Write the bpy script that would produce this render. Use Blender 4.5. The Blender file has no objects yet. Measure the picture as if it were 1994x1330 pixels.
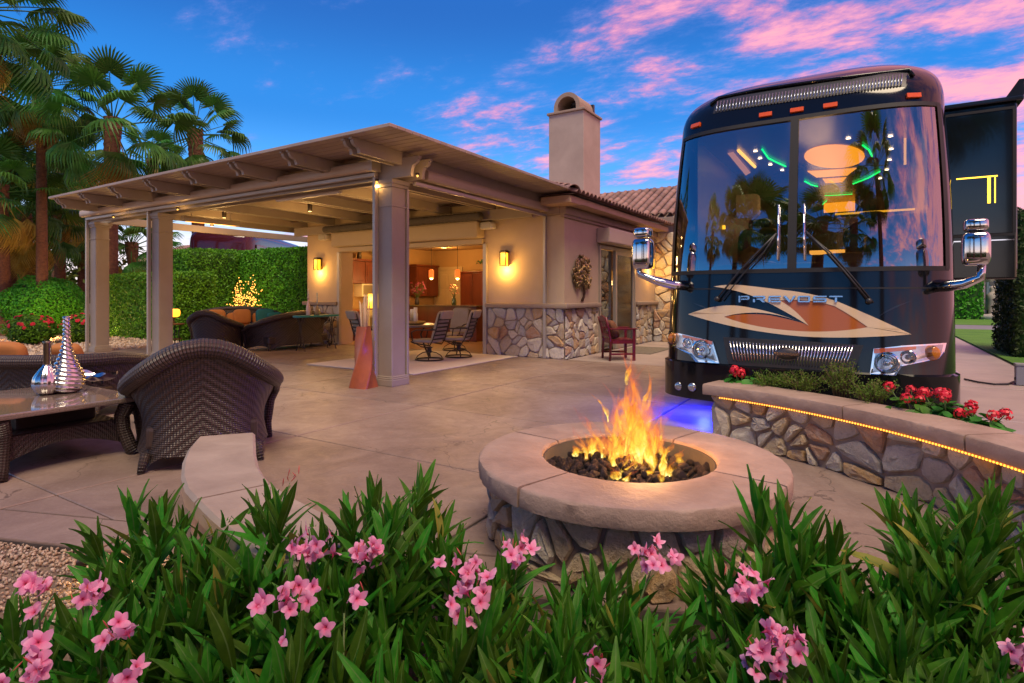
import bpy, bmesh, math, random
from mathutils import Vector, Matrix, Euler
random.seed(7)
R = math.radians
PI = math.pi
sc = bpy.context.scene
col = sc.collection

# ------------------------------------------------------------------ camera
F_PX, HOR, CAM_H, YAW = 1113.0, 574.0, 1.40, R(32)
cam_d = bpy.data.cameras.new('camera')
cam = bpy.data.objects.new('camera', cam_d)
col.objects.link(cam)
cam.location = (0, 0, CAM_H)
cam.rotation_euler = (R(90), 0, YAW)
cam_d.sensor_width = 36
cam_d.lens = 36 * F_PX / 1994
cam_d.shift_y = -(665 - HOR) / 1994
cam_d.clip_start = 0.05
cam_d.clip_end = 2000
sc.camera = cam

# ------------------------------------------------------------------ sky
SUN_DIR = Vector((0.30, -0.36, 0.94)).normalized()     # towards the after-glow
world = bpy.data.worlds.new('World')
sc.world = world
world.use_nodes = True
wn = world.node_tree
wn.nodes.clear()
def WN(t, **kw):
    n = wn.nodes.new(t)
    for k, v in kw.items():
        setattr(n, k, v)
    return n
def wmath(op, a, b=None, clamp=False):
    n = WN('ShaderNodeMath', operation=op, use_clamp=clamp)
    for i, v in enumerate((a, b)):
        if v is None:
            continue
        if isinstance(v, (int, float)):
            n.inputs[i].default_value = v
        else:
            wn.links.new(v, n.inputs[i])
    return n.outputs[0]
def ramp_set(n, stops, interp='LINEAR'):
    cr = n.color_ramp
    cr.interpolation = interp
    while len(cr.elements) > 1:
        cr.elements.remove(cr.elements[-1])
    cr.elements[0].position = stops[0][0]
    cr.elements[0].color = (*stops[0][1], 1) if len(stops[0][1]) == 3 else stops[0][1]
    for p, c in stops[1:]:
        e = cr.elements.new(p)
        e.color = (*c, 1) if len(c) == 3 else c
tc = WN('ShaderNodeTexCoord')
sep = WN('ShaderNodeSeparateXYZ')
wn.links.new(tc.outputs['Generated'], sep.inputs[0])
sx, sy, sz = sep.outputs
zc = wmath('MAXIMUM', sz, 0.0)
rmp = WN('ShaderNodeValToRGB')
ramp_set(rmp, [(0.0, (1.12, .94, .86)), (.06, (.88, .80, .88)), (.12, (.40, .60, .92)), (.20, (.045, .31, .82)),
               (.30, (.004, .185, .62)), (.45, (.002, .098, .42)), (1.0, (.003, .055, .26))], 'EASE')
wn.links.new(zc, rmp.inputs[0])
# clouds on a plane high above
den = wmath('ADD', zc, 0.13)
cxn = wmath('DIVIDE', sx, den)
cyn = wmath('DIVIDE', sy, den)
comb = WN('ShaderNodeCombineXYZ')
wn.links.new(cxn, comb.inputs[0]); wn.links.new(cyn, comb.inputs[1])
mapn = WN('ShaderNodeMapping')
mapn.inputs['Rotation'].default_value = (0, 0, R(-28))
mapn.inputs['Scale'].default_value = (0.80, 1.25, 1)
mapn.inputs['Location'].default_value = (3.3, 1.9, 0.4)
wn.links.new(comb.outputs[0], mapn.inputs[0])
nz = WN('ShaderNodeTexNoise')
nz.inputs['Scale'].default_value = 3.1
nz.inputs['Detail'].default_value = 9
nz.inputs['Roughness'].default_value = .66
nz.inputs['Distortion'].default_value = .15
wn.links.new(mapn.outputs[0], nz.inputs[0])
nz2 = WN('ShaderNodeTexNoise')
nz2.inputs['Scale'].default_value = .55
nz2.inputs['Detail'].default_value = 2
wn.links.new(mapn.outputs[0], nz2.inputs[0])
side = wmath('ADD', wmath('MULTIPLY', sx, .848), wmath('MULTIPLY', sy, .53))
dens = wmath('ADD', wmath('ADD', nz.outputs[0], wmath('MULTIPLY', side, .28)), wmath('MULTIPLY', wmath('SUBTRACT', nz2.outputs[0], .5), .42))
cm = WN('ShaderNodeMapRange', interpolation_type='SMOOTHSTEP')
cm.inputs['From Min'].default_value = .425
cm.inputs['From Max'].default_value = .74
wn.links.new(dens, cm.inputs[0])
ccol = WN('ShaderNodeValToRGB')
ramp_set(ccol, [(0, (.12, .22, .62)), (.3, (.25, .24, .60)), (.62, (.70, .24, .44)), (1, (1.0, .36, .42))])
wn.links.new(cm.outputs[0], ccol.inputs[0])
mixc = WN('ShaderNodeMix', data_type='RGBA')
wn.links.new(wmath('MULTIPLY', cm.outputs[0], .92), mixc.inputs[0])
wn.links.new(rmp.outputs[0], mixc.inputs[6])
wn.links.new(ccol.outputs[0], mixc.inputs[7])
bg = WN('ShaderNodeBackground')
bg.inputs[1].default_value = 1.0
wn.links.new(mixc.outputs[2], bg.inputs[0])
nish = WN('ShaderNodeTexSky', sky_type='NISHITA')
nish.sun_disc = False
nish.sun_elevation = R(3)
nish.sun_rotation = math.atan2(SUN_DIR.x, SUN_DIR.y)
bg2 = WN('ShaderNodeBackground')
bg2.inputs[1].default_value = .02
wn.links.new(nish.outputs[0], bg2.inputs[0])
addsh = WN('ShaderNodeAddShader')
wn.links.new(bg.outputs[0], addsh.inputs[0]); wn.links.new(bg2.outputs[0], addsh.inputs[1])
wo = WN('ShaderNodeOutputWorld')
wn.links.new(addsh.outputs[0], wo.inputs[0])

# ------------------------------------------------------------------ after-glow (one very soft sun)
sun_d = bpy.data.lights.new('sun', 'SUN')
sun_d.energy = 2.9
sun_d.angle = R(28)
sun_d.color = (1.0, .80, .56)
sun = bpy.data.objects.new('sun', sun_d)
col.objects.link(sun)
sun.rotation_euler = SUN_DIR.to_track_quat('Z', 'Y').to_euler()
sun.location = (10, -10, 20)

sc.view_settings.view_transform = 'Standard'
sc.view_settings.look = 'None'
sc.view_settings.exposure = 0.42
sc.view_settings.gamma = 1.0
sc.view_settings.use_curve_mapping = False
cy = sc.cycles
cy.use_denoising = True
try:
    cy.denoiser = 'OPENIMAGEDENOISE'
except Exception:
    pass
cy.max_bounces = 7
cy.diffuse_bounces = 3
cy.glossy_bounces = 4
cy.transmission_bounces = 6
cy.transparent_max_bounces = 14
cy.sample_clamp_indirect = 6
cy.caustics_reflective = False
cy.caustics_refractive = False

# ------------------------------------------------------------------ pixels of the photograph to places
SN, CS = math.sin(YAW), math.cos(YAW)
def ray(px, py):
    a = (px - 997) / F_PX
    b = (HOR - py) / F_PX
    return Vector((-SN + a * CS, CS + a * SN, b))
CAM = Vector((0, 0, CAM_H))
def gz(px, py, z=0.0):
    d = ray(px, py)
    return CAM + d * ((z - CAM_H) / d.z)
def oy(px, py, Y):
    d = ray(px, py)
    return CAM + d * (Y / d.y)
def ox(px, py, X):
    d = ray(px, py)
    return CAM + d * (X / d.x)
def dp(px, py, t):
    return CAM + ray(px, py) * t

# ------------------------------------------------------------------ materials
MATS = {}
class NT:
    def __init__(s, name):
        s.m = bpy.data.materials.new(name)
        s.m.use_nodes = True
        s.t = s.m.node_tree
        s.t.nodes.clear()
        s.out = s.n('ShaderNodeOutputMaterial')
    def n(s, t, **kw):
        nd = s.t.nodes.new(t)
        for k, v in kw.items():
            setattr(nd, k, v)
        return nd
    def l(s, a, b):
        s.t.links.new(a, b)
    def math(s, op, a, b=None, c=None, clamp=False):
        nd = s.n('ShaderNodeMath', operation=op, use_clamp=clamp)
        for i, v in enumerate((a, b, c)):
            if v is None:
                continue
            if isinstance(v, (int, float)):
                nd.inputs[i].default_value = v
            else:
                s.l(v, nd.inputs[i])
        return nd.outputs[0]
    def noise(s, vec, scale, detail=4, rough=.55, dist=0):
        nd = s.n('ShaderNodeTexNoise')
        nd.inputs['Scale'].default_value = scale
        nd.inputs['Detail'].default_value = detail
        nd.inputs['Roughness'].default_value = rough
        nd.inputs['Distortion'].default_value = dist
        if vec is not None:
            s.l(vec, nd.inputs['Vector'])
        return nd.outputs[0]
    def ramp(s, fac, stops, interp='LINEAR'):
        nd = s.n('ShaderNodeValToRGB')
        ramp_set(nd, stops, interp)
        s.l(fac, nd.inputs[0])
        return nd.outputs[0]
    def mix(s, fac, a, b, mode='MIX'):
        nd = s.n('ShaderNodeMix', data_type='RGBA', blend_type=mode)
        for i, v in ((0, fac), (6, a), (7, b)):
            if isinstance(v, (int, float)):
                nd.inputs[i].default_value = v
            elif isinstance(v, tuple):
                nd.inputs[i].default_value = (*v[:3], 1)
            else:
                s.l(v, nd.inputs[i])
        return nd.outputs[2]
    def coord(s, kind='Object'):
        return s.n('ShaderNodeTexCoord').outputs[kind]
    def bump(s, h, strength, dist):
        nd = s.n('ShaderNodeBump')
        nd.inputs['Strength'].default_value = strength
        nd.inputs['Distance'].default_value = dist
        s.l(h, nd.inputs['Height'])
        return nd.outputs[0]
    def principled(s, base, rough=.5, metal=0, normal=None, coat=0, spec=.5, emis=None, estr=0, sss=0, alpha=None, trans=0):
        b = s.n('ShaderNodeBsdfPrincipled')
        for key, v in (('Base Color', base), ('Roughness', rough), ('Metallic', metal), ('Coat Weight', coat),
                       ('Specular IOR Level', spec), ('Normal', normal), ('Emission Color', emis), ('Emission Strength', estr),
                       ('Alpha', alpha), ('Transmission Weight', trans)):
            if v is None:
                continue
            if isinstance(v, tuple):
                b.inputs[key].default_value = (*v[:3], 1)
            elif isinstance(v, (int, float)):
                b.inputs[key].default_value = v
            else:
                s.l(v, b.inputs[key])
        b.inputs['Coat Roughness'].default_value = .03
        s.l(b.outputs[0], s.out.inputs[0])
        return b

def pm(name, c1, c2=None, scale=3.0, rough=.6, rvar=0.0, bump=0.0, bscale=40.0, bdist=.01, metal=0, coat=0, spec=.5,
       rand=0.0, wear=None, stretch=None, coords='Object'):
    """plain procedural material: two-tone noise, fine relief, per-piece variation"""
    if name in MATS:
        return MATS[name]
    t = NT(name)
    v = t.coord(coords)
    if stretch:
        mp = t.n('ShaderNodeMapping')
        mp.inputs['Scale'].default_value = stretch
        t.l(v, mp.inputs[0])
        v = mp.outputs[0]
    base = c1
    if c2 is not None:
        f = t.noise(v, scale, 6, .6, .3)
        f = t.math('MULTIPLY_ADD', f, 2.2, -.6, clamp=True)
        base = t.mix(f, c1, c2)
    if rand:
        oi = t.n('ShaderNodeObjectInfo')
        hsv = t.n('ShaderNodeHueSaturation')
        if isinstance(base, tuple):
            hsv.inputs['Color'].default_value = (*base, 1)
        else:
            t.l(base, hsv.inputs['Color'])
        t.l(t.math('MULTIPLY_ADD', oi.outputs['Random'], rand * 2, 1 - rand), hsv.inputs['Value'])
        base = hsv.outputs[0]
    r = rough
    if rvar:
        r = t.math('MULTIPLY_ADD', t.noise(v, scale * 2.3, 4), rvar, rough - rvar / 2, clamp=True)
    nrm = None
    if bump:
        nrm = t.bump(t.noise(v, bscale, 5, .65), bump, bdist)
    t.principled(base, r, metal, nrm, coat, spec)
    MATS[name] = t.m
    return t.m

def emit(name, c, s, base=(.1, .1, .1)):
    if name in MATS:
        return MATS[name]
    t = NT(name)
    t.principled(base, .4, 0, None, 0, .3, c, s)
    MATS[name] = t.m
    return t.m

def glass(name, tint=(.6, .65, .7), refl=.08, rough=0.0):
    if name in MATS:
        return MATS[name]
    t = NT(name)
    tr = t.n('ShaderNodeBsdfTransparent')
    tr.inputs[0].default_value = (*tint, 1)
    gl = t.n('ShaderNodeBsdfGlossy')
    gl.inputs[0].default_value = (1, 1, 1, 1)
    gl.inputs[1].default_value = rough
    fr = t.n('ShaderNodeFresnel')
    fr.inputs[0].default_value = 1.5
    fac = t.math('ADD', fr.outputs[0], refl, clamp=True)
    mx = t.n('ShaderNodeMixShader')
    t.l(fac, mx.inputs[0]); t.l(tr.outputs[0], mx.inputs[1]); t.l(gl.outputs[0], mx.inputs[2])
    t.l(mx.outputs[0], t.out.inputs[0])
    MATS[name] = t.m
    return t.m

def leafmat(name, dark, light, scale=9.0, trans=.25, rough=.45, rib=None, rand=.25):
    t = NT(name)
    v = t.coord('Object')
    oi = t.n('ShaderNodeObjectInfo')
    f = t.math('MULTIPLY_ADD', t.noise(v, scale, 3), 2.0, -.5, clamp=True)
    c = t.mix(f, dark, light)
    hsv = t.n('ShaderNodeHueSaturation')
    t.l(c, hsv.inputs['Color'])
    t.l(t.math('MULTIPLY_ADD', oi.outputs['Random'], rand * 2, 1 - rand), hsv.inputs['Value'])
    t.l(t.math('MULTIPLY_ADD', oi.outputs['Random'], .05, .475), hsv.inputs['Hue'])
    c = hsv.outputs[0]
    if rib:
        old = t.math('GREATER_THAN', oi.outputs['Random'], .965)
        c = t.mix(t.math('MULTIPLY', old, .8), c, (.36, .30, .05))
    if rib:
        uv = t.n('ShaderNodeUVMap')
        sp = t.n('ShaderNodeSeparateXYZ')
        t.l(uv.outputs[0], sp.inputs[0])
        a = t.math('ABSOLUTE', sp.outputs[0])
        m = t.math('LESS_THAN', a, .09)
        c = t.mix(t.math('MULTIPLY', m, .7), c, rib)
    b = t.principled(c, rough, 0, None, 0, .22)
    tl = t.n('ShaderNodeBsdfTranslucent')
    t.l(c, tl.inputs[0])
    mx = t.n('ShaderNodeMixShader')
    mx.inputs[0].default_value = trans
    t.l(b.outputs[0], mx.inputs[1]); t.l(tl.outputs[0], mx.inputs[2])
    t.l(mx.outputs[0], t.out.inputs[0])
    MATS[name] = t.m
    return t.m

# ------------------------------------------------------------------ mesh helpers
class MB:
    def __init__(s):
        s.v, s.f, s.uv = [], [], {}
        s.sm = []
    def add(s, vs, fs, uv=None, smooth=True):
        o = len(s.v)
        s.v += [Vector(p) for p in vs]
        for i, f in enumerate(fs):
            if uv is not None:
                s.uv[len(s.f)] = [uv[k] for k in f]
            s.f.append([k + o for k in f])
            s.sm.append(smooth)
        return s
    def box(s, lo, hi, M=None):
        x0, y0, z0 = lo; x1, y1, z1 = hi
        vs = [(x0, y0, z0), (x1, y0, z0), (x1, y1, z0), (x0, y1, z0), (x0, y0, z1), (x1, y0, z1), (x1, y1, z1), (x0, y1, z1)]
        if M is not None:
            vs = [M @ Vector(p) for p in vs]
        return s.add(vs, [(0, 3, 2, 1), (4, 5, 6, 7), (0, 1, 5, 4), (1, 2, 6, 5), (2, 3, 7, 6), (3, 0, 4, 7)], smooth=False)
    def bbox(s, lo, hi, b=.01, M=None):
        """box with chamfered edges"""
        x0, y0, z0 = lo; x1, y1, z1 = hi
        b = min(b, (x1 - x0) * .45, (y1 - y0) * .45, (z1 - z0) * .45)
        bm = bmesh.new()
        bmesh.ops.create_cube(bm, size=1)
        for v in bm.verts:
            v.co = Vector(((x0 + x1) / 2 + v.co.x * (x1 - x0), (y0 + y1) / 2 + v.co.y * (y1 - y0), (z0 + z1) / 2 + v.co.z * (z1 - z0)))
        bmesh.ops.bevel(bm, geom=bm.edges[:], offset=b, segments=2, profile=.6, affect='EDGES')
        return s.bm(bm, M, smooth=False)
    def bm(s, bm, M=None, smooth=True):
        bm.verts.index_update()
        vs = [(M @ v.co if M is not None else v.co.copy()) for v in bm.verts]
        fs = [[v.index for v in f.verts] for f in bm.faces]
        bm.free()
        return s.add(vs, fs, smooth=smooth)
    def grid(s, fn, nu, nv, closed_u=False, closed_v=False, uvfn=None, smooth=True, flip=False):
        vs, uv = [], []
        for j in range(nv + (0 if closed_v else 1)):
            for i in range(nu + (0 if closed_u else 1)):
                u, v = i / nu, j / nv
                vs.append(fn(u, v))
                uv.append(uvfn(u, v) if uvfn else (u, v))
        W = nu + (0 if closed_u else 1)
        Hh = nv + (0 if closed_v else 1)
        fs = []
        for j in range(nv):
            for i in range(nu):
                a = j * W + i; b = j * W + (i + 1) % W
                c = ((j + 1) % Hh) * W + (i + 1) % W; d = ((j + 1) % Hh) * W + i
                fs.append((d, c, b, a) if flip else (a, b, c, d))
        return s.add(vs, fs, uv, smooth)
    def tube(s, path, r, n=8, cap=True, uvk=None, flat=1.0):
        path = [Vector(p) for p in path]
        m = len(path)
        rr = r if callable(r) else (lambda t: r)
        up = Vector((0, 0, 1))
        vs, uv = [], []
        tl = 0
        prev = None
        for i, p in enumerate(path):
            d = (path[min(i + 1, m - 1)] - path[max(i - 1, 0)])
            if d.length < 1e-9:
                d = Vector((0, 0, 1))
            d.normalize()
            if prev is None:
                a = d.cross(up)
                if a.length < 1e-3:
                    a = d.cross(Vector((1, 0, 0)))
            else:
                a = prev - d * prev.dot(d)
                if a.length < 1e-6:
                    a = d.cross(up)
            a.normalize()
            prev = a
            b = a.cross(d)
            q = rr(i / max(1, m - 1))
            if i:
                tl += (p - path[i - 1]).length
            for k in range(n):
                t = 2 * PI * k / n
                vs.append(p + a * (math.cos(t) * q) + b * (math.sin(t) * q * flat))
                uv.append((k / n, tl))
        fs = []
        for i in range(m - 1):
            for k in range(n):
                fs.append((i * n + k, i * n + (k + 1) % n, (i + 1) * n + (k + 1) % n, (i + 1) * n + k))
        if cap:
            fs.append(tuple(range(n))[::-1])
            fs.append(tuple(range((m - 1) * n, m * n)))
        return s.add(vs, fs, uv)
    def lathe(s, prof, n=24, c=(0, 0, 0), fn=None, cap=True):
        c = Vector(c)
        vs = []
        for (r, z) in prof:
            for k in range(n):
                a = 2 * PI * k / n
                q = fn(r, z, a) if fn else r
                vs.append(c + Vector((q * math.cos(a), q * math.sin(a), z)))
        fs = []
        for i in range(len(prof) - 1):
            for k in range(n):
                fs.append((i * n + k, i * n + (k + 1) % n, (i + 1) * n + (k + 1) % n, (i + 1) * n + k))
        if cap:
            fs.append(tuple(range(n))[::-1])
            fs.append(tuple(range((len(prof) - 1) * n, len(prof) * n)))
        return s.add(vs, fs)
    def prism(s, poly, fn, d0, d1, smooth=False):
        """poly: 2d points; fn(u,v,d) -> place; a slab between depths d0 and d1"""
        n = len(poly)
        vs = [fn(u, v, d0) for u, v in poly] + [fn(u, v, d1) for u, v in poly]
        fs = [tuple(range(n))[::-1], tuple(range(n, 2 * n))]
        for i in range(n):
            j = (i + 1) % n
            fs.append((i, j, n + j, n + i))
        return s.add(vs, fs, smooth=smooth)
    def pillow(s, c, size, rz=0, e1=.45, e2=.45, n=16, m=10, M=None):
        c = Vector(c)
        rot = Matrix.Rotation(rz, 3, 'Z')
        def sp(x, e):
            return math.copysign(abs(x) ** e, x)
        def f(u, v):
            a = 2 * PI * u; b = PI * (v - .5)
            p = Vector((sp(math.cos(b), e2) * sp(math.cos(a), e1) * size[0] / 2, sp(math.cos(b), e2) * sp(math.sin(a), e1) * size[1] / 2,
                        sp(math.sin(b), e2) * size[2] / 2))
            p = rot @ p + c
            return M @ p if M is not None else p
        return s.grid(f, n, m, closed_u=True)
    def ball(s, c, r, sub=2):
        bm = bmesh.new()
        bmesh.ops.create_icosphere(bm, subdivisions=sub, radius=r)
        return s.bm(bm, Matrix.Translation(c))
    def mesh(s, name, mat, off=None):
        me = bpy.data.meshes.new(name)
        vs = s.v if off is None else [p - off for p in s.v]
        me.from_pydata(vs, [], s.f)
        me.polygons.foreach_set('use_smooth', s.sm)
        if s.uv:
            ul = me.uv_layers.new(name='UVMap')
            data = ul.data
            for pi, us in s.uv.items():
                st = me.polygons[pi].loop_start
                for k, u in enumerate(us):
                    data[st + k].uv = u[:2]
        if isinstance(mat, (list, tuple)):
            for m in mat:
                me.materials.append(m)
        else:
            me.materials.append(mat)
        me.update()
        return me
    def build(s, name, mat, parent=None, world=False, autosmooth=None):
        off = None
        if parent is not None and world:
            off = WLOC[parent.name]
        me = s.mesh(name, mat, off)
        o = bpy.data.objects.new(name, me)
        col.objects.link(o)
        if parent is not None:
            o.parent = parent
            WLOC[o.name] = WLOC.get(parent.name, Vector())
        else:
            WLOC[o.name] = Vector()
        if autosmooth:
            smooth_by_angle(me, autosmooth)
        return o
WLOC = {}
def smooth_by_angle(me, ang):
    me.polygons.foreach_set('use_smooth', [True] * len(me.polygons))
    bm = bmesh.new()
    bm.from_mesh(me)
    for e in bm.edges:
        e.smooth = len(e.link_faces) == 2 and e.calc_face_angle(3.2) < ang
    bm.to_mesh(me)
    bm.free()
def tag(o, label=None, cat=None, group=None, kind=None):
    if label: o['label'] = label
    if cat: o['category'] = cat
    if group: o['group'] = group
    if kind: o['kind'] = kind
    return o
def empty(name, loc=(0, 0, 0), rz=0, label=None, cat=None, group=None):
    o = bpy.data.objects.new(name, None)
    o.empty_display_size = .1
    col.objects.link(o)
    o.location = loc
    o.rotation_euler = (0, 0, rz)
    WLOC[o.name] = Vector(loc)
    return tag(o, label, cat, group)
def inst(name, me, parent, M):
    """one more piece that shares mesh data"""
    o = bpy.data.objects.new(name, me)
    col.objects.link(o)
    o.parent = parent
    o.matrix_local = M
    return o
def copy_tree(o, parent=None):
    c = o.copy()
    col.objects.link(c)
    c.parent = parent
    for ch in list(o.children):
        copy_tree(ch, c)
    WLOC[c.name] = Vector(c.location)
    return c
def structure(name, mb, mat, kind='structure'):
    return tag(mb.build(name, mat), kind=kind)
def light(name, loc, energy, color, size=.05, parent=None, kind='POINT', **kw):
    d = bpy.data.lights.new(name, kind)
    d.energy = energy
    d.color = color
    if kind in ('POINT', 'SPOT'):
        d.shadow_soft_size = size
    if kind == 'AREA':
        d.size = size
    for k, v in kw.items():
        setattr(d, k, v)
    o = bpy.data.objects.new(name, d)
    col.objects.link(o)
    o.location = loc
    if parent is not None:
        o.parent = parent
    return o
def T(x, y, z):
    return Matrix.Translation((x, y, z))
def RZ(a): return Matrix.Rotation(a, 4, 'Z')
def RX(a): return Matrix.Rotation(a, 4, 'X')
def RY(a): return Matrix.Rotation(a, 4, 'Y')
def SC(x, y, z): return Matrix.Diagonal((x, y, z, 1))

# ------------------------------------------------------------------ stone veneer: irregular pieces cut by bisectors
def clip(poly, nx, ny, c):
    out = []
    n = len(poly)
    for i in range(n):
        a, b = poly[i], poly[(i + 1) % n]
        da, db = a[0] * nx + a[1] * ny - c, b[0] * nx + b[1] * ny - c
        if da <= 0:
            out.append(a)
        if (da < 0 < db) or (db < 0 < da):
            t = da / (da - db)
            out.append((a[0] + (b[0] - a[0]) * t, a[1] + (b[1] - a[1]) * t))
    return out
def stone_cells(w, h, sx_, sy_, gap, rnd, jit=.47):
    pts = []
    ny = max(1, round(h / sy_)); 
    for j in range(ny):
        nx = max(1, round(w / sx_ * rnd.uniform(.85, 1.2)))
        for i in range(nx):
            pts.append(((i + .5 + rnd.uniform(-jit, jit)) * w / nx, (j + .5 + rnd.uniform(-jit, jit)) * h / ny))
    pts = [p for p in pts if rnd.random() > .13]
    pts += [(rnd.uniform(.04, w - .04), rnd.uniform(.04, h - .04)) for _ in range(int(len(pts) * .16))]
    res = []
    big = 4.2 * max(sx_, sy_)
    for i, p in enumerate(pts):
        poly = [(0, 0), (w, 0), (w, h), (0, h)]
        for j, q in enumerate(pts):
            if i == j:
                continue
            dx, dy = q[0] - p[0], q[1] - p[1]
            L = math.hypot(dx, dy)
            if L > big or L < 1e-6:
                continue
            dx, dy = dx / L, dy / L
            poly = clip(poly, dx, dy, (p[0] + q[0]) / 2 * dx + (p[1] + q[1]) / 2 * dy - gap / 2)
            if len(poly) < 3:
                break
        if len(poly) < 3:
            continue
        A = abs(sum(poly[k][0] * poly[(k + 1) % len(poly)][1] - poly[(k + 1) % len(poly)][0] * poly[k][1] for k in range(len(poly)))) / 2
        if A < (sx_ * sy_) * .06:
            continue
        # round the corners once
        q = []
        n = len(poly)
        for k in range(n):
            a, b = poly[k], poly[(k + 1) % n]
            t = rnd.uniform(.12, .28)
            q.append((a[0] + (b[0] - a[0]) * t, a[1] + (b[1] - a[1]) * t))
            t = rnd.uniform(.12, .28)
            q.append((b[0] + (a[0] - b[0]) * t, b[1] + (a[1] - b[1]) * t))
        res.append(q)
    return res
def stones(parent, cells, fn, mat, rnd, thick=.035, name='stone', world=True):
    """every cell becomes one proud, uneven stone; fn(u,v,d) gives the place, d outwards"""
    for q in cells:
        n = len(q)
        cxm = sum(p[0] for p in q) / n; cym = sum(p[1] for p in q) / n
        th = thick * rnd.uniform(.6, 1.3)
        vs = []
        tiltu, tiltv = rnd.uniform(-.12, .12), rnd.uniform(-.12, .12)
        for lev, (k, d) in enumerate(((1, -.012), (1, th * .5), (.90, th * .92), (.52, th * 1.02))):
            for p in q:
                u = cxm + (p[0] - cxm) * k; v = cym + (p[1] - cym) * k
                dd = d
                if lev >= 1:
                    dd += (u - cxm) * tiltu + (v - cym) * tiltv + rnd.uniform(-.26, .26) * th * (1 if lev > 1 else .5)
                    dd = max(dd, .002)
                vs.append(fn(u, v, dd))
        vs.append(fn(cxm, cym, th * 1.1))
        fs = []
        for lev in range(3):
            for i in range(n):
                j = (i + 1) % n
                fs.append((lev * n + i, lev * n + j, (lev + 1) * n + j, (lev + 1) * n + i))
        for i in range(n):
            fs.append((3 * n + i, 3 * n + (i + 1) % n, 4 * n))
        mb = MB().add(vs, fs)
        mb.build(name, mat, parent, world=world, autosmooth=R(24))

def stone_material(name, bias=0.0):
    t = NT(name)
    v = t.coord('Object')
    oi = t.n('ShaderNodeObjectInfo')
    c = t.ramp(oi.outputs['Random'], [(0, (.56, .42, .24)), (.14, (.66, .56, .40)), (.28, (.48, .43, .36)), (.38, (.58, .35, .14)),
                                      (.48, (.70, .62, .47)), (.60, (.50, .47, .41)), (.72, (.62, .46, .26)), (.82, (.50, .27, .14)), (.9, (.64, .55, .41))], 'CONSTANT')
    n1 = t.noise(v, 9, 6, .62, .6)
    c = t.mix(t.math('MULTIPLY_ADD', n1, 2.4, -.85, clamp=True), c, t.mix(.55, c, (.60, .55, .48)))
    n2 = t.noise(v, 26, 5, .7)
    c = t.mix(t.math('MULTIPLY_ADD', n2, 2.6, -1.25, clamp=True), c, t.mix(.5, c, (.10, .085, .075)))
    h = t.math('ADD', t.math('MULTIPLY', n1, .7), t.math('MULTIPLY', t.noise(v, 60, 5, .7), .5))
    t.principled(c, .82, 0, t.bump(h, 1.0, .035), 0, .25)
    MATS[name] = t.m
    return t.m
# ================================================================== MATERIALS
m_patio = None
def patio_material():
    t = NT('stamped_concrete')
    v = t.n('ShaderNodeNewGeometry').outputs['Position']
    oi = t.n('ShaderNodeObjectInfo')
    n1 = t.noise(v, .9, 7, .62, .8)
    n2 = t.noise(v, 4.5, 7, .68, 1.2)
    n3 = t.noise(v, 38, 4, .7)
    c = t.ramp(n1, [(.28, (.155, .108, .086)), (.45, (.228, .163, .133)), (.6, (.292, .216, .178)), (.75, (.210, .153, .128))])
    c = t.mix(t.math('MULTIPLY_ADD', n2, 2.6, -1.0, clamp=True), c, t.mix(.42, c, (.15, .10, .085)))
    c = t.mix(t.math('MULTIPLY_ADD', n3, 2.2, -1.1, clamp=True), c, t.mix(.3, c, (.52, .44, .40)))
    vc = t.n('ShaderNodeTexVoronoi', feature='DISTANCE_TO_EDGE'); vc.inputs['Scale'].default_value = .42
    wob = t.n('ShaderNodeVectorMath', operation='ADD')
    nv = t.n('ShaderNodeTexNoise'); nv.inputs['Scale'].default_value = 2.2; nv.inputs['Detail'].default_value = 6; t.l(v, nv.inputs['Vector'])
    t.l(v, wob.inputs[0]); t.l(nv.outputs['Color'], wob.inputs[1]); t.l(wob.outputs[0], vc.inputs['Vector'])
    crack = t.math('LESS_THAN', vc.outputs['Distance'], .0028)
    n5 = t.noise(v, 120, 3, .6)
    spk = t.math('GREATER_THAN', n5, .70)
    hs = t.n('ShaderNodeHueSaturation')
    c = t.mix(t.math('MULTIPLY', crack, .55), c, (.05, .035, .03))
    c = t.mix(t.math('MULTIPLY', spk, .35), c, (.08, .06, .05))
    t.l(c, hs.inputs['Color'])
    t.l(t.math('MULTIPLY_ADD', oi.outputs['Random'], .14, .93), hs.inputs['Value'])
    r = t.math('MULTIPLY_ADD', n2, .40, .26, clamp=True)
    h = t.math('ADD', t.math('MULTIPLY', n2, .8), t.math('MULTIPLY', n3, .2))
    t.principled(hs.outputs[0], r, 0, t.bump(h, .35, .012), 0, .45)
    return t.m
m_patio = patio_material()
m_joint = pm('joint_dirt', (.06, .045, .04), (.10, .08, .07), 12, .9)
m_conc = pm('driveway_concrete', (.40, .32, .28), (.28, .22, .20), 1.1, .55, .2, .25, 30, .01)
m_cap = pm('cast_cap_stone', (.44, .315, .25), (.27, .18, .135), 3.4, .62, .25, .7, 14, .014, rand=.07)
m_capdark = pm('seat_cap_stone', (.42, .34, .27), (.29, .225, .175), 3.2, .65, .2, .4, 22, .01, rand=.05)
m_mortar = pm('mortar', (.40, .305, .225), (.30, .22, .16), 14, .9, 0, .5, 60, .01)
m_stone = stone_material('field_stone')
m_stucco = pm('stucco', (.58, .44, .31), (.50, .375, .26), 1.6, .85, 0, .5, 55, .008)
m_stucco_int = pm('interior_paint', (.52, .31, .13), (.46, .27, .11), 1.2, .8, 0, .1, 60, .004)
m_trim = pm('trim_stucco', (.36, .27, .20), (.30, .22, .165), 2.2, .8, 0, .35, 50, .006)
m_perg = pm('pergola_paint', (.37, .31, .255), (.31, .255, .205), 1.7, .5, .15, .12, 70, .004)
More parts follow.
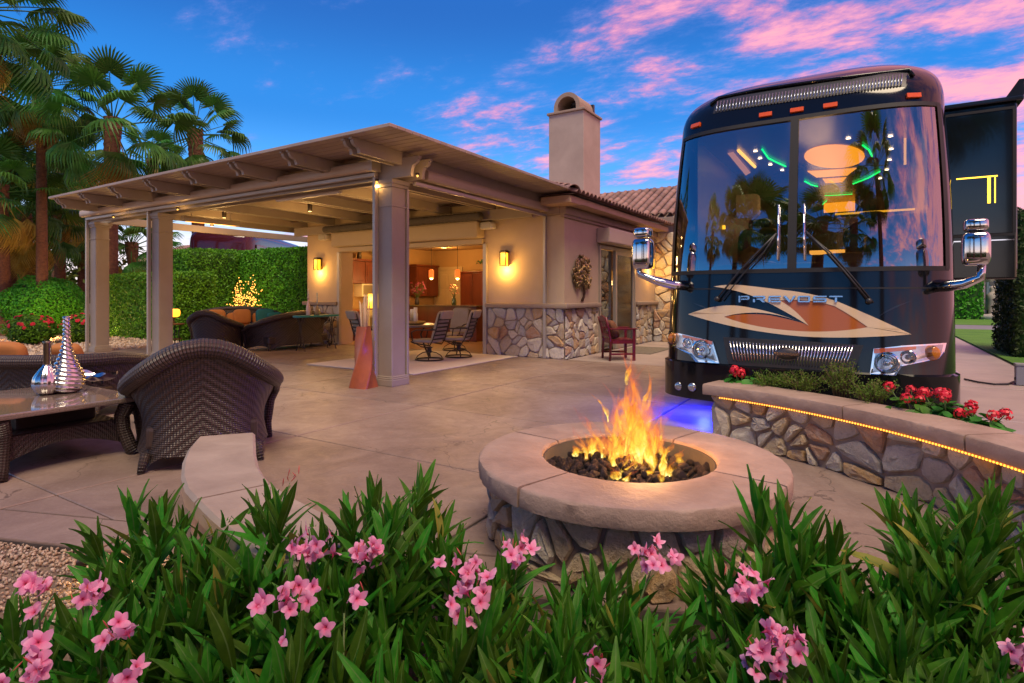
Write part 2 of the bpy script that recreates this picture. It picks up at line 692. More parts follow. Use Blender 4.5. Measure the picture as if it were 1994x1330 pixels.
m_slat = pm('slat_paint', (.36, .28, .235), (.29, .22, .18), 1.5, .55, .1, .12, 70, .004, rand=.10)
m_alum = pm('screen_aluminium', (.46, .40, .335), (.40, .345, .285), 2.0, .35, .1, 0, metal=.25)
m_tile = pm('clay_tile', (.32, .19, .15), (.22, .12, .10), 7, .7, .1, .4, 35, .01, rand=.30)
m_dark = pm('dark_void', (.012, .011, .01), None, 1, .9)
m_lawn = pm('lawn', (.07, .20, .015), (.13, .30, .025), .8, .9, 0, .9, 160, .03)
m_soil = pm('soil', (.07, .05, .035), (.12, .085, .06), 8, .95, 0, .8, 40, .03)
m_ground = pm('desert_ground', (.26, .19, .14), (.18, .13, .10), .35, .9, 0, .5, 20, .02)
m_road = pm('road', (.22, .215, .22), (.17, .165, .17), .6, .75)
m_white = pm('white_paint', (.74, .71, .66), (.68, .65, .60), 3, .5)
m_iron = pm('wrought_iron', (.045, .038, .034), (.07, .055, .045), 9, .5, .1, .2, 60, .004, metal=.5)
m_black = pm('black_plastic', (.018, .018, .02), (.03, .03, .032), 8, .4)

# ================================================================== GROUND
b = MB()
b.add([(-400, -400, -.06), (400, -400, -.06), (400, 400, -.06), (-400, 400, -.06)], [(0, 1, 2, 3)], smooth=False)
structure('ground', b, m_ground)
# patio: separate slabs, edged by a border course
EDGE_N = Vector((-.347, .938))           # inward normal of the lower patio edge
EDGE_C = EDGE_N.dot(Vector((-3.84, 1.38)))
xs = [-16.3, -13.4, -10.4, -7.55, -4.82, -2.05, .55, 3.0]
ys = [-6.5, -3.5, -.7, 1.7, 3.68, 5.5, 7.35, 9.2, 11.1]
patio = MB()
pp = [(-16.3, -6.5), (3.0, -6.5), (3.0, 11.2), (-5.5, 11.2), (-5.5, 19), (-3.2, 19), (-3.2, 11.2), (-16.3, 11.2)]
poly0 = clip([(-16.3, -6.5), (3.0, -6.5), (3.0, 11.1), (-16.3, 11.1)], -EDGE_N.x, -EDGE_N.y, -EDGE_C)
patio.prism(poly0, lambda u, v, d: Vector((u, v, d)), -.3, -.013)
patio_o = structure('patio', patio, m_joint)
def slab(poly, mat, parent, z1=0.0, name='slab', inset=.013):
    n = len(poly)
    cxm = sum(p[0] for p in poly) / n; cym = sum(p[1] for p in poly) / n
    def sh(p, d):
        L = math.hypot(p[0] - cxm, p[1] - cym)
        k = 1 - d / max(L, .01)
        return (cxm + (p[0] - cxm) * k, cym + (p[1] - cym) * k)
    lo = [sh(p, inset) for p in poly]
    hi = [sh(p, inset + .008) for p in poly]
    vs = [(p[0], p[1], z1 - .1) for p in lo] + [(p[0], p[1], z1 - .006) for p in lo] + [(p[0], p[1], z1) for p in hi]
    fs = []
    for i in range(n):
        j = (i + 1) % n
        fs += [(i, j, n + j, n + i), (n + i, n + j, 2 * n + j, 2 * n + i)]
    fs.append(tuple(range(2 * n, 3 * n)))
    return MB().add(vs, fs, smooth=False).build(name, mat, parent, world=True)
BW = .36
for i in range(len(xs) - 1):
    for j in range(len(ys) - 1):
        q = [(xs[i], ys[j]), (xs[i + 1], ys[j]), (xs[i + 1], ys[j + 1]), (xs[i], ys[j + 1])]
        if xs[i] > .5 and ys[j + 1] > 5.6:
            continue
        q = clip(q, -EDGE_N.x, -EDGE_N.y, -(EDGE_C + BW))
        if len(q) >= 3:
            A = abs(sum(q[k][0] * q[(k + 1) % len(q)][1] - q[(k + 1) % len(q)][0] * q[k][1] for k in range(len(q)))) / 2
            if A > .05:
                slab(q, m_patio, patio_o)
ed = Vector((EDGE_N.y, -EDGE_N.x))
base = EDGE_N * EDGE_C
k0 = ed.dot(Vector((-3.84, 1.38)))
for k in range(-9, 6):
    a0, a1 = k0 + .25 + k * 1.3, k0 + .25 + (k + 1) * 1.3
    p = [base + ed * a0, base + ed * a1, base + ed * a1 + EDGE_N * (BW - .012), base + ed * a0 + EDGE_N * (BW - .012)]
    slab([(q.x, q.y) for q in p], m_patio, patio_o, name='border_slab')
# driveway under the motorhome and beside the house
drive = MB()
drive.box((-5.6, 11.12, -.25), (2.45, 33, -.012))
drive.box((.56, 5.52, -.25), (3.0, 11.1, -.014))
drive_o = structure('driveway', drive, m_joint)
dx = [-5.55, -2.9, -.15, 2.42]
dy = [11.14, 13.2, 15.6, 18.6, 22, 26, 29.2]
for i in range(3):
    for j in range(6):
        slab([(dx[i], dy[j]), (dx[i + 1], dy[j]), (dx[i + 1], dy[j + 1]), (dx[i], dy[j + 1])], m_conc, drive_o, z1=-.003)
slab([(.57, 5.53), (2.98, 5.53), (2.98, 8.3), (.57, 8.3)], m_conc, drive_o, z1=-.003)
slab([(.57, 8.31), (2.98, 8.31), (2.98, 11.09), (.57, 11.09)], m_conc, drive_o, z1=-.003)
b = MB(); b.box((-80, 29.3, -.2), (120, 33.6, .004)); structure('road', b, m_road)
b = MB(); b.box((2.47, 11.12, -.2), (60, 29.25, .02)); structure('lawn', b, m_lawn)
b = MB(); b.box((-20, 33.65, -.2), (80, 60, .02)); structure('far_lawn', b, m_lawn)
b = MB()
def hillfn(u, v):
    return Vector((-30 - 60 * v, -30 + 90 * u, -.05))
b = MB(); b.box((-60, 2.2, -.2), (-16.32, 30, -.02)); structure('gravel_bed_soil', b, pm('gravel_far', (.40, .30, .23), (.24, .175, .135), 3.0, .95, 0, 1, 60, .03))

# pebbles in the bed at the lower left, in front of the patio edge
def pebble_mesh(seed):
    bm = bmesh.new()
    bmesh.ops.create_icosphere(bm, subdivisions=1, radius=1)
    r = random.Random(seed)
    for v in bm.verts:
        v.co *= r.uniform(.75, 1.15)
    vs = [v.co.copy() for v in bm.verts]
    fs = [[v.index for v in f.verts] for f in bm.faces]
    bm.free()
    return vs, fs
PEB = [pebble_mesh(s) for s in range(5)]
rnd = random.Random(3)
peb = MB()
cnt = 0
while cnt < 9000:
    # in front of the edge
    d = rnd.uniform(.01, .95) ** 1.3; a = k0 + rnd.uniform(-3.2, 1.9)
    p = base + ed * a - EDGE_N * d
    vs, fs = PEB[rnd.randrange(5)]
    s = rnd.uniform(.005, .0115)
    M = T(p.x, p.y, -.032 + rnd.uniform(0, .010)) @ Euler((rnd.random() * 6, rnd.random() * 6, rnd.random() * 6)).to_matrix().to_4x4() @ SC(s * 1.3, s, s * .75)
    peb.add([M @ q for q in vs], fs)
    cnt += 1
m_peb = NT('pebbles')
_v = m_peb.n('ShaderNodeNewGeometry').outputs
m_peb.principled(m_peb.ramp(_v['Random Per Island'], [(0, (.30, .20, .13)), (.3, (.52, .40, .29)), (.6, (.38, .27, .19)), (.8, (.60, .50, .40)), (1, (.28, .22, .18))]), .8, 0, None)
m_peb = m_peb.m
tag(peb.build('gravel', m_peb), 'tan pebble gravel bed along the lower patio edge', 'gravel', kind='stuff')
# gravel strip beyond the left post
peb2 = MB()
for k in range(3800):
    x = -16.3 - rnd.random() ** 1.4 * 7; y = rnd.uniform(3.0, 11.5)
    vs, fs = PEB[k % 5]
    s = rnd.uniform(.02, .05)
    M = T(x, y, -.01) @ Euler((rnd.random() * 6, rnd.random() * 6, 0)).to_matrix().to_4x4() @ SC(s * 1.2, s, s * .7)
    peb2.add([M @ q for q in vs], fs)
tag(peb2.build('pebble_strip', m_peb), 'pinkish pebble strip beyond the patio on the left', 'gravel', kind='stuff')
# dark planting soil below the oleanders
b = MB()
sp = [base + ed * (k0 - 6) - EDGE_N * .02, base + ed * (k0 + 9) - EDGE_N * .02, base + ed * (k0 + 9) - EDGE_N * 4, base + ed * (k0 - 6) - EDGE_N * 4]
b.add([(p.x, p.y, -.045) for p in sp], [(0, 3, 2, 1)], smooth=False)
structure('planting_bed', b, m_soil)
b = MB()
sp = [base + ed * (k0 - 3.4) - EDGE_N * .02, base + ed * (k0 + 2.0) - EDGE_N * .02, base + ed * (k0 + 2.0) - EDGE_N * 1.0, base + ed * (k0 - 3.4) - EDGE_N * 1.0]
b.add([(p.x, p.y, -.038) for p in sp], [(0, 3, 2, 1)], smooth=False)
structure('gravel_base', b, pm('gravel_base', (.36, .26, .18), (.20, .145, .10), 60, .95, 0, 1, 90, .02))

# ================================================================== HOUSE
WX0, WX1, WY = -14.05, -5.6, 11.1          # front wall
OX0, OX1, OZ = -12.6, -7.7, 2.62           # big opening
house = empty('house', (-9.8, 14, 0), 0, 'tan stucco house with stone base, clay tile roof and open folding front', 'house')
def hp(name, mb, mat, parent=None, sm=None):
    return mb.build(name, mat, parent or house, world=True, autosmooth=sm)
w = MB()
w.box((WX0, WY, 0), (OX0, WY + .42, 3.548))
w.box((OX1, WY, 0), (WX1, WY + .42, 3.548))
w.box((OX0, WY + .002, OZ), (OX1, WY + .42, 3.547))
hp('front_wall', w, m_stucco)
# right side wall with the slider opening
SY0, SY1, SZ = 12.95, 15.45, 2.62
w = MB()
w.box((WX1 - .3, WY + .422, 0), (WX1 - .002, SY0, 3.5))
w.box((WX1 - .3, SY1, 0), (WX1 - .002, 17.3, 3.5))
w.box((WX1 - .3, SY0, SZ), (WX1 - .003, SY1, 3.5))
hp('side_wall', w, m_stucco)
w = MB()
w.box((-14.05, WY + .422, 0), (-13.8, 17.0, 3.4))
hp('left_wall', w, m_stucco_int)
w = MB(); w.box((-13.8, 16.6, 0), (-5.9, 16.9, 3.4)); hp('rear_wall', w, m_stucco_int)
w = MB(); w.box((-13.8, WY + .422, 3.02), (-5.9, 16.6, 3.12)); hp('room_ceiling', w, m_stucco_int)
w = MB(); w.box((-13.8, WY + .422, .0), (-5.9, 16.6, .012)); w.box((OX0, WY, 0), (OX1, WY + .42, .01)); hp('room_floor', w, pm('floor_tile', (.42, .27, .15), (.34, .21, .12), 3, .3, .1))
# stone veneer with ledge: front right, front left, side pieces
rs = random.Random(11)
ZS = 1.10
def veneer(name, fn, wd, sxx, syy, seed, h=ZS, gap=.022):
    bk = MB()
    bk.prism([(0, 0), (wd, 0), (wd, h), (0, h)], fn, -.01, .018)
    o = hp(name, bk, m_mortar)
    r = random.Random(seed)
    stones(o, stone_cells(wd, h, sxx, syy, gap, r), lambda u, v, d: fn(u, v, d + .016), m_stone, r, .04)
    return o
veneer('stone_base', lambda u, v, d: Vector((OX1 + .10 + u, WY - d, v)), WX1 - OX1 - .10, .27, .22, 21)
veneer('stone_base', lambda u, v, d: Vector((WX0 + u, WY - d, v)), OX0 - WX0 - .1, .27, .22, 22)
veneer('stone_base', lambda u, v, d: Vector((WX1 + d, WY + u, v)), SY0 - .1 - WY, .24, .23, 23)
veneer('stone_base', lambda u, v, d: Vector((WX1 + d, SY1 + .1 + u, v)), 17.3 - SY1 - .1, .24, .22, 24)
def ledge(lo, hi):
    m = MB(); m.bbox(lo, hi, .035)
    return hp('ledge', m, m_trim, sm=R(40))
ledge((OX1 + .08, WY - .13, ZS), (WX1 + .13, WY + .01, ZS + .11))
ledge((WX0 - .1, WY - .13, ZS), (OX0 - .08, WY + .01, ZS + .11))
ledge((WX1 - .01, WY + .012, ZS + .001), (WX1 + .128, SY0 - .08, ZS + .109))
ledge((WX1 - .01, SY1 + .08, ZS), (WX1 + .13, 17.28, ZS + .11))
# stone wing at the far end of the side wall
wing = MB(); wing.box((WX1, 17.3, 0), (-3.6, 17.8, 3.3)); wing_o = hp('stone_wing', wing, m_mortar)
r5 = random.Random(31)
stones(wing_o, stone_cells(2.0, 3.3, .32, .3, .03, r5), lambda u, v, d: Vector((WX1 + u, 17.3 - d, v)), m_stone, r5, .05)
lw = MB(); lw.box((-5.5, 16.85, 0), (-4.2, 17.25, .95)); lw_o = hp('low_stone_wall', lw, m_mortar)
stones(lw_o, stone_cells(1.3, .95, .24, .2, .02, r5), lambda u, v, d: Vector((-5.5 + u, 16.85 - d, v)), m_stone, r5, .04)
# corner pilaster cornice, fascia
c = MB()
c.bbox((WX1 - .05, WY - .12, 3.14), (WX1 + .10, 17.25, 3.32), .02)
c.box((WX1 - .04, WY - .10, 3.08), (WX1 + .05, 17.2, 3.139))
c.bbox((-6.1, WY - .125, 3.141), (WX1 - .052, WY + .1, 3.319), .02)
hp('cornice', c, m_trim)
c = MB()
c.bbox((WX1 - .3, 10.58, 3.322), (-5.2, 17.35, 3.46), .012)
c.bbox((-6.15, 10.575, 3.30), (-5.19, 11.1, 3.38), .015)
hp('fascia', c, pm('fascia_paint', (.50, .33, .20), (.42, .27, .16), 2, .6))
# roof deck with barrel tiles along the eave and the hip
rf = MB()
TH = math.tan(R(18))
rf.add([(-5.1, 10.55, 3.47), (-5.1, 17.4, 3.47), (-9.6, 17.4, 3.47 + 4.5 * TH), (-9.6, 15.05, 3.47 + 4.5 * TH)], [(0, 1, 2, 3)], smooth=False)
rf.add([(-5.1, 10.55, 3.47), (-9.6, 15.05, 3.47 + 4.5 * TH), (-14.2, 15.05, 3.47 + 4.5 * TH), (-14.2, 10.55, 3.47)], [(0, 1, 2, 3)], smooth=False)
roof_o = hp('roof', rf, m_tile)
def tile_mesh(name, L=.45, r0=.095, r1=.08, th=.016):
    mb = MB()
    n = 7
    vs = []
    for (x, r) in ((0, r0), (L, r1)):
        for rr in (r, r - th):
            for k in range(n + 1):
                a = PI * k / n
                vs.append((x, math.cos(a) * rr, math.sin(a) * rr))
    m = n + 1
    fs = []
    for k in range(n):
        fs += [(k, k + 1, 2 * m + k + 1, 2 * m + k), (m + k + 1, m + k, 3 * m + k, 3 * m + k + 1),
               (k + 1, k, m + k, m + k + 1), (2 * m + k, 2 * m + k + 1, 3 * m + k + 1, 3 * m + k)]
    fs += [(0, 2 * m, 3 * m, m), (n, m + n, 3 * m + n, 2 * m + n)]
    mb.add(vs, fs)
    return mb.mesh(name, m_tile)
tme = tile_mesh('roof_tile')
HL = WLOC[house.name]
rt = random.Random(5)
for row in range(3):
    for k in range(33):
        y = 10.68 + k * .205
        x = -5.06 - row * .36 * math.cos(R(18))
        if y < 10.55 + row * .36:
            continue
        M = T(x, y, 3.485 + row * .36 * math.sin(R(18)) + row * .004) @ RZ(PI) @ RY(-R(18)) @ RX(rt.uniform(-.05, .05))
        o = inst('roof_tile', tme, roof_o, T(*(-HL)) @ M)
hme = tile_mesh('hip_tile', .5, .14, .12)
hd = Vector((-1, 1, TH)).normalized()
for k in range(11):
    p = Vector((-5.1, 10.55, 3.52)) + hd * (k * .42)
    M = T(*p) @ RZ(R(135)) @ RY(-math.asin(hd.z) + .04)
    inst('hip_tile', hme, roof_o, T(*(-HL)) @ M)
# far wing roof
rf = MB()
s2 = math.atan2(1.35, 2.9)
rf.add([(-10.5, 18.6, 3.95), (-4.2, 18.6, 3.95), (-4.2, 21.5, 5.30), (-10.5, 21.5, 5.30)], [(0, 1, 2, 3)], smooth=False)
rf.box((-10.5, 18.7, 3.0), (-4.25, 18.95, 3.93))
rf.bbox((-10.5, 18.52, 3.72), (-4.2, 18.69, 3.94), .01)
far_o = hp('rear_roof', rf, m_trim)
tbig = tile_mesh('rear_tile', .50, .13, .115)
for row in range(8):
    for k in range(19):
        p = Vector((-9.6 + k * .29, 18.55 + row * .4 * math.cos(s2), 3.99 + row * .4 * math.sin(s2) + row * .003))
        M = T(*p) @ RZ(R(90)) @ RY(-s2 - .03) @ RX(rt.uniform(-.04, .04))
        inst('rear_tile', tbig, far_o, T(*(-HL)) @ M)
for k in range(14):
    M = T(-9.8 + k * .44, 21.5, 5.36) @ RY(.03)
    inst('ridge_tile', hme, far_o, T(*(-HL)) @ M)
# chimney
ch = MB()
CX0, CX1, CY0, CY1, CZ = -8.08, -6.95, 15.0, 16.2, 6.72
ch.bbox((CX0, CY0, 3.6), (CX1, CY1, CZ), .015)
chim = hp('chimney', ch, pm('chimney_stucco', (.47, .38, .32), (.37, .295, .245), 1.4, .85, 0, .4, 40, .008))
ch = MB(); ch.bbox((CX0 - .05, CY0 - .05, CZ), (CX1 + .05, CY1 + .05, CZ + .07), .015); hp('chimney_cap', ch, m_trim, chim)
arch = MB()
cxm = (CX0 + CX1) / 2
prof_o = [(math.cos(PI * k / 16) * .42, .12 + math.sin(PI * k / 16) * .42) for k in range(17)]
prof_i = [(math.cos(PI * k / 16) * .30, .12 + math.sin(PI * k / 16) * .30) for k in range(17)]
prof = [(.42, 0)] + prof_o + [(-.42, 0), (-.30, 0)] + prof_i[::-1] + [(.30, 0)]
vs, fs = [], []
n = len(prof)
for y in (CY0 + .04, CY1 - .06):
    vs += [(cxm + p[0], y, CZ + .07 + p[1]) for p in prof]
for i in range(n):
    j = (i + 1) % n
    fs.append((i, j, n + j, n + i))
m_ = n // 2
for off, fl in ((0, False), (n, True)):
    for i in range(m_ - 1):
        q = (off + i, off + i + 1, off + n - 2 - i, off + n - 1 - i)
        fs.append(q[::-1] if fl else q)
arch.add(vs, fs, smooth=False)
hp('chimney_arch', arch, m_trim, chim)
fl = MB(); fl.lathe([(.09, 0), (.09, .26), (.12, .27), (.12, .32), (.02, .34)], 14, (cxm + .05, CY0 + .5, CZ + .07)); fl.box((CX0 + .14, CY1 - .2, CZ + .071), (CX1 - .14, CY1 - .1, CZ + .45)); hp('flue', fl, m_black, chim)
# folding-shutter housing over the opening, tracks at its sides
s_ = MB()
s_.bbox((OX0 - .05, WY - .34, 2.72), (OX1 + .02, WY - .002, 3.12), .05)
s_.bbox((OX0 - .02, WY - .12, 2.60), (OX1 + .01, WY - .003, 2.715), .01)
hp('shutter_box', s_, pm('shutter_paint', (.50, .39, .26), (.44, .34, .22), 1, .5))
s_ = MB(); s_.bbox((OX0 - .1, WY - .08, 0), (OX0 + .0, WY - .001, 2.6), .008); hp('shutter_track', s_, m_alum)
s_ = MB(); s_.bbox((OX1 - .0, WY - .08, 0), (OX1 + .1, WY - .001, 2.6), .008); hp('shutter_track', s_, m_alum)
rl = MB()
rl.tube([(OX0 - .2 + k * (OX1 - OX0 + .4) / 90, WY - .42, 3.20) for k in range(91)], lambda t: .085 + (.012 if int(t * 90) % 2 else 0), 12)
hp('rolled_screen', rl, pm('mesh_screen', (.07, .06, .055), (.11, .095, .085), 20, .8))
# side sliding door: shutter box, frame, panes
s_ = MB(); s_.bbox((WX1, SY0 - .12, 2.66), (WX1 + .34, SY1 + .12, 3.02), .03); hp('side_shutter_box', s_, pm('shutter_side', (.52, .40, .32), (.46, .35, .28), 1, .5))
s_ = MB()
s_.box((WX1 - .12, SY0, 0), (WX1 + .04, SY0 + .07, 2.62)); s_.box((WX1 - .12, SY1 - .07, 0), (WX1 + .04, SY1, 2.62))
s_.box((WX1 - .12, SY0 + .07, 2.54), (WX1 + .04, SY1 - .07, 2.62))
door_o = hp('sliding_door', s_, m_alum)
s_ = MB()
ym = SY0 + 1.12
s_.box((WX1 - .06, ym - .06, .0), (WX1 + .02, ym + .05, 2.54)); s_.box((WX1 - .06, SY1 - .15, .0), (WX1 + .02, SY1 - .072, 2.54))
s_.box((WX1 - .06, ym + .05, 2.44), (WX1 + .02, SY1 - .15, 2.54)); s_.box((WX1 - .06, ym + .05, 0), (WX1 + .02, SY1 - .15, .1))
hp('door_frame', s_, m_alum, door_o)
s_ = MB(); s_.box((WX1 - .09, SY0 + .07, .02), (WX1 - .08, ym + .02, 2.53)); hp('pane', s_, glass('door_glass', (.55, .55, .55), .16), door_o)
s_ = MB(); s_.box((WX1 - .02, ym + .05, .1), (WX1 - .012, SY1 - .15, 2.44)); hp('screen_panel', s_, glass('door_screen', (.30, .28, .26), .06, .15), door_o)

# ================================================================== PERGOLA
perg = empty('pergola', (-11, 8.5, 0), 0, 'taupe pergola with scrolled rafter tails, slatted roof and roll-down screen tracks', 'pergola')
def pg(name, mb, mat=None, parent=None, sm=None):
    return mb.build(name, mat or m_perg, parent or perg, world=True, autosmooth=sm)
PY = 6.42
def post(x0, y0, zt=3.17):
    m = MB()
    m.bbox((x0, y0, 0), (x0 + .30, y0 + .30, zt), .018)
    o = pg('post', m)
    m = MB()
    for (g, a, c_) in ((.045, 0, .10), (.035, .10, .125), (.018, .125, .15)):
        m.bbox((x0 - g, y0 - g, a), (x0 + .30 + g, y0 + .30 + g, c_), .01)
    pg('post_base', m, None, o)
    m = MB()
    for (g, a, c_) in ((.03, zt - .12, zt - .07), (.05, zt - .07, zt - .001)):
        m.bbox((x0 - g, y0 - g, a), (x0 + .30 + g, y0 + .30 + g, c_), .008)
    pg('post_capital', m, None, o)
    m = MB(); m.bbox((x0 - .012, y0 - .012, zt - .42), (x0 + .312, y0 + .312, zt - .39), .008)
    pg('post_collar', m, None, o)
post(-6.47, PY); post(-13.30, PY); post(-16.25, PY); post(-16.25, 13.3)
def scroll_profile(L, h, tail=.42):
    """side view of a rafter or beam end: s along, z up; scroll cut at s=0"""
    pts = [(0, h)]
    pts += [(-.0, h - .03)]
    for k in range(7):
        a = PI / 2 * k / 6
        pts.append((.03 + .10 * (1 - math.cos(a)), h - .03 - .085 * math.sin(a)))
    for k in range(1, 6):
        a = PI / 2 * k / 5
        pts.append((.13 + .05 * math.sin(a) - .02, h - .115 - (h - .115) * (1 - math.cos(a)) * .999))
    pts.append((.20, 0))
    pts.append((L, 0)); pts.append((L, h))
    return pts
RZ0, RZ1 = 3.36, 3.55
rx = [-6.06, -7.40, -8.74, -10.11, -11.46, -12.83, -14.20, -15.40]
rp = scroll_profile(10.98 - 5.42, RZ1 - RZ0)
rpl = scroll_profile(13.6 - 5.42, RZ1 - RZ0)
def rafter(x, pr):
    m = MB()
    m.prism(pr[::-1], lambda u, v, d: Vector((x + d, 5.42 + u, RZ0 + v)), -.028, .028)
    pg('rafter', m)
for x in rx:
    for dxx in (-.075, .075):
        rafter(x + dxx, rpl if x < -14.1 else rp)
# main beams (pairs) over the posts with scrolled end on the right
bp = scroll_profile(-5.62 + 16.35, .28)
for yy in (PY + .02, PY + .27):
    m = MB()
    m.prism(bp, lambda u, v, d: Vector((-5.62 - u, yy + d, 3.172 + v)), -.03, .03)
    pg('beam', m)
# left side beam and the ledger at the house
m = MB(); m.bbox((-16.13, 6.8, 3.17), (-16.06, 13.6, 3.355), .01); pg('side_beam', m)
m = MB(); m.bbox((-14.4, 10.9, 3.12), (-6.3, 10.98, 3.358), .01); pg('ledger', m)
m = MB(); m.bbox((-6.20, 6.75, 3.172), (-6.13, 10.95, 3.355), .01); pg('side_beam', m)
# slats
ns = 41
for k in range(ns):
    y = 5.36 + k * .1475
    m = MB()
    x0 = -15.62
    m.bbox((x0, y, RZ1 + .003), (-5.19, y + (.137 if k else .14), RZ1 + .05 - .0), .006)
    pg('slat', m, m_slat)
for k in range(18):
    y = 5.36 + (ns + k) * .1475
    m = MB(); m.bbox((-15.62, y, RZ1 + .003), (-14.2, y + .137, RZ1 + .05), .006); pg('slat', m, m_slat)
# screen housings and tracks
m = MB()
def hous(path, w_, h_):
    a, c_ = Vector(path[0]), Vector(path[1])
    d = (c_ - a).normalized()
    nrm = Vector((d.y, -d.x, 0))
    prof = []
    for k in range(16):
        t_ = 2 * PI * k / 16
        prof.append((math.copysign(abs(math.cos(t_)) ** .5, math.cos(t_)) * w_ / 2, math.copysign(abs(math.sin(t_)) ** .5, math.sin(t_)) * h_ / 2))
    vs = [a + nrm * p[0] + Vector((0, 0, p[1])) for p in prof] + [c_ + nrm * p[0] + Vector((0, 0, p[1])) for p in prof]
    n_ = 16
    fs = [(i, (i + 1) % n_, n_ + (i + 1) % n_, n_ + i) for i in range(n_)] + [tuple(range(n_))[::-1], tuple(range(n_, 2 * n_))]
    return MB().add(vs, fs)
m_hous = pm('screen_housing', (.52, .40, .30), (.45, .345, .255), 1.2, .38, .1)
pg('screen_housing', hous([(-16.25, 6.28, 3.365), (-6.40, 6.28, 3.365)], .17, .16), m_hous, sm=R(50))
pg('screen_housing', hous([(-5.98, 6.95, 3.29), (-5.98, 11.05, 3.29)], .17, .17), m_hous, sm=R(50))
m = MB(); m.bbox((-16.2, 6.30, 3.215), (-6.42, 6.36, 3.275), .008); pg('screen_rail', m, m_alum)
m = MB(); m.bbox((-6.03, 6.74, 3.10), (-5.97, 11.0, 3.16), .008); pg('screen_rail', m, m_alum)
for (x0, x1, y0, y1, zt) in ((-6.50, -6.445, 6.335, 6.405, 3.46), (-13.345, -13.28, 6.335, 6.405, 3.28), (-16.30, -16.23, 6.335, 6.405, 3.29), (-6.205, -6.145, 6.735, 6.78, 3.16), (-6.08, -6.01, 11.0, 11.08, 3.2)):
    m = MB(); m.bbox((x0, y0, 0), (x1, y1, zt), .01); pg('screen_track', m, m_alum)
m = MB(); m.bbox((-6.46, 6.20, 3.28), (-6.38, 6.40, 3.46), .015); pg('housing_bracket', m, m_alum)
# light tubes and heater below the rafters
hx = gz(355, 425, 3.12); hx2 = gz(465, 436, 3.12)
heat = empty('patio_heater', ((hx.x + hx2.x) / 2, (hx.y + hx2.y) / 2, 3.06), 0, 'long infrared heater with glowing bar under the pergola rafters', 'heater')
m = MB()
dxy = (hx2 - hx); dxy.z = 0
L = dxy.length; ang = math.atan2(dxy.y, dxy.x)
heat.rotation_euler = (0, 0, ang)
m.prism([(-.09, .07), (-.05, .0), (.05, .0), (.09, .07), (.04, .12), (-.04, .12)], lambda u, v, d: Vector((d, u, v)), -L / 2, L / 2)
m.build('casing', m_alum, heat)
m = MB(); m.box((-L / 2 + .08, -.035, -.008), (L / 2 - .08, .035, -.002)); m.build('heating_bar', emit('heat_glow', (1, .33, .05), 2.2), heat)
for sx_ in (-.35, .35):
    m = MB(); m.tube([(sx_ * L, 0, .12), (sx_ * L, 0, .36)], .012, 8); m.build('bracket', m_alum, heat)
ha = gz(540, 387, 3.2); hb = gz(670, 371, 3.2)
tub = MB(); tub.bbox((ha.x, ha.y - .04, 3.14), (hb.x, ha.y + .04, 3.24), .012)
to = tag(tub.build('light_fixture', m_white), 'long white unlit light fixture hung below pergola rafters near the corner post', 'light fixture')
# ================================================================== FIRE PIT
FC = Vector((-1.22, 3.25, 0)); FR, FI = .885, .502
pit = empty('fire_pit', FC, 0, 'round stone fire pit with segmented cast cap and lava rocks', 'fire pit')
b = MB(); b.lathe([(.785, 0), (.785, .35), (.51, .35), (.51, 0)], 48, cap=False); b.build('base_wall', m_mortar, pit)
bw = list(pit.children)[0]
rp_ = random.Random(41)
RB = .79
stones(bw, stone_cells(2 * PI * RB, .345, .19, .155, .022, rp_), lambda u, v, d: Vector((math.cos(u / RB) * (RB + d), math.sin(u / RB) * (RB + d), v + .002)), m_stone, rp_, .035, world=False)
def arc_cap(parent, c, r0, r1, a0, a1, z0, z1, mat, n=24, name='cap_segment', ch=.016):
    """a curved cap stone with eased edges and a slightly rough face"""
    rr = random.Random(int(a0 * 1000) % 997)
    prof = [(r0 + ch * .3, z0), (r0, z0 + ch), (r0, z1 - ch), (r0 + ch * .4, z1 - ch * .3), (r0 + ch * 1.6, z1), (r1 - ch * 1.6, z1), (r1 - ch * .4, z1 - ch * .3), (r1, z1 - ch), (r1, z0 + ch), (r1 - ch * .3, z0)]
    vs, fs = [], []
    m = len(prof)
    for i in range(n + 1):
        a = a0 + (a1 - a0) * i / n
        for (r, z) in prof:
            j = rr.uniform(-.003, .003) if abs(z - z1) > .001 else 0
            vs.append((c[0] + math.cos(a) * (r + j), c[1] + math.sin(a) * (r + j), z))
    for i in range(n):
        for k in range(m):
            fs.append((i * m + k, (i + 1) * m + k, (i + 1) * m + (k + 1) % m, i * m + (k + 1) % m))
    fs.append(tuple(range(m))); fs.append(tuple(range(n * m, (n + 1) * m))[::-1])
    o = MB().add(vs, [f[::-1] for f in fs]).build(name, mat, parent, autosmooth=R(40))
    return o
g = .006
cuts = [R(20), R(110), R(200), R(290), R(380)]
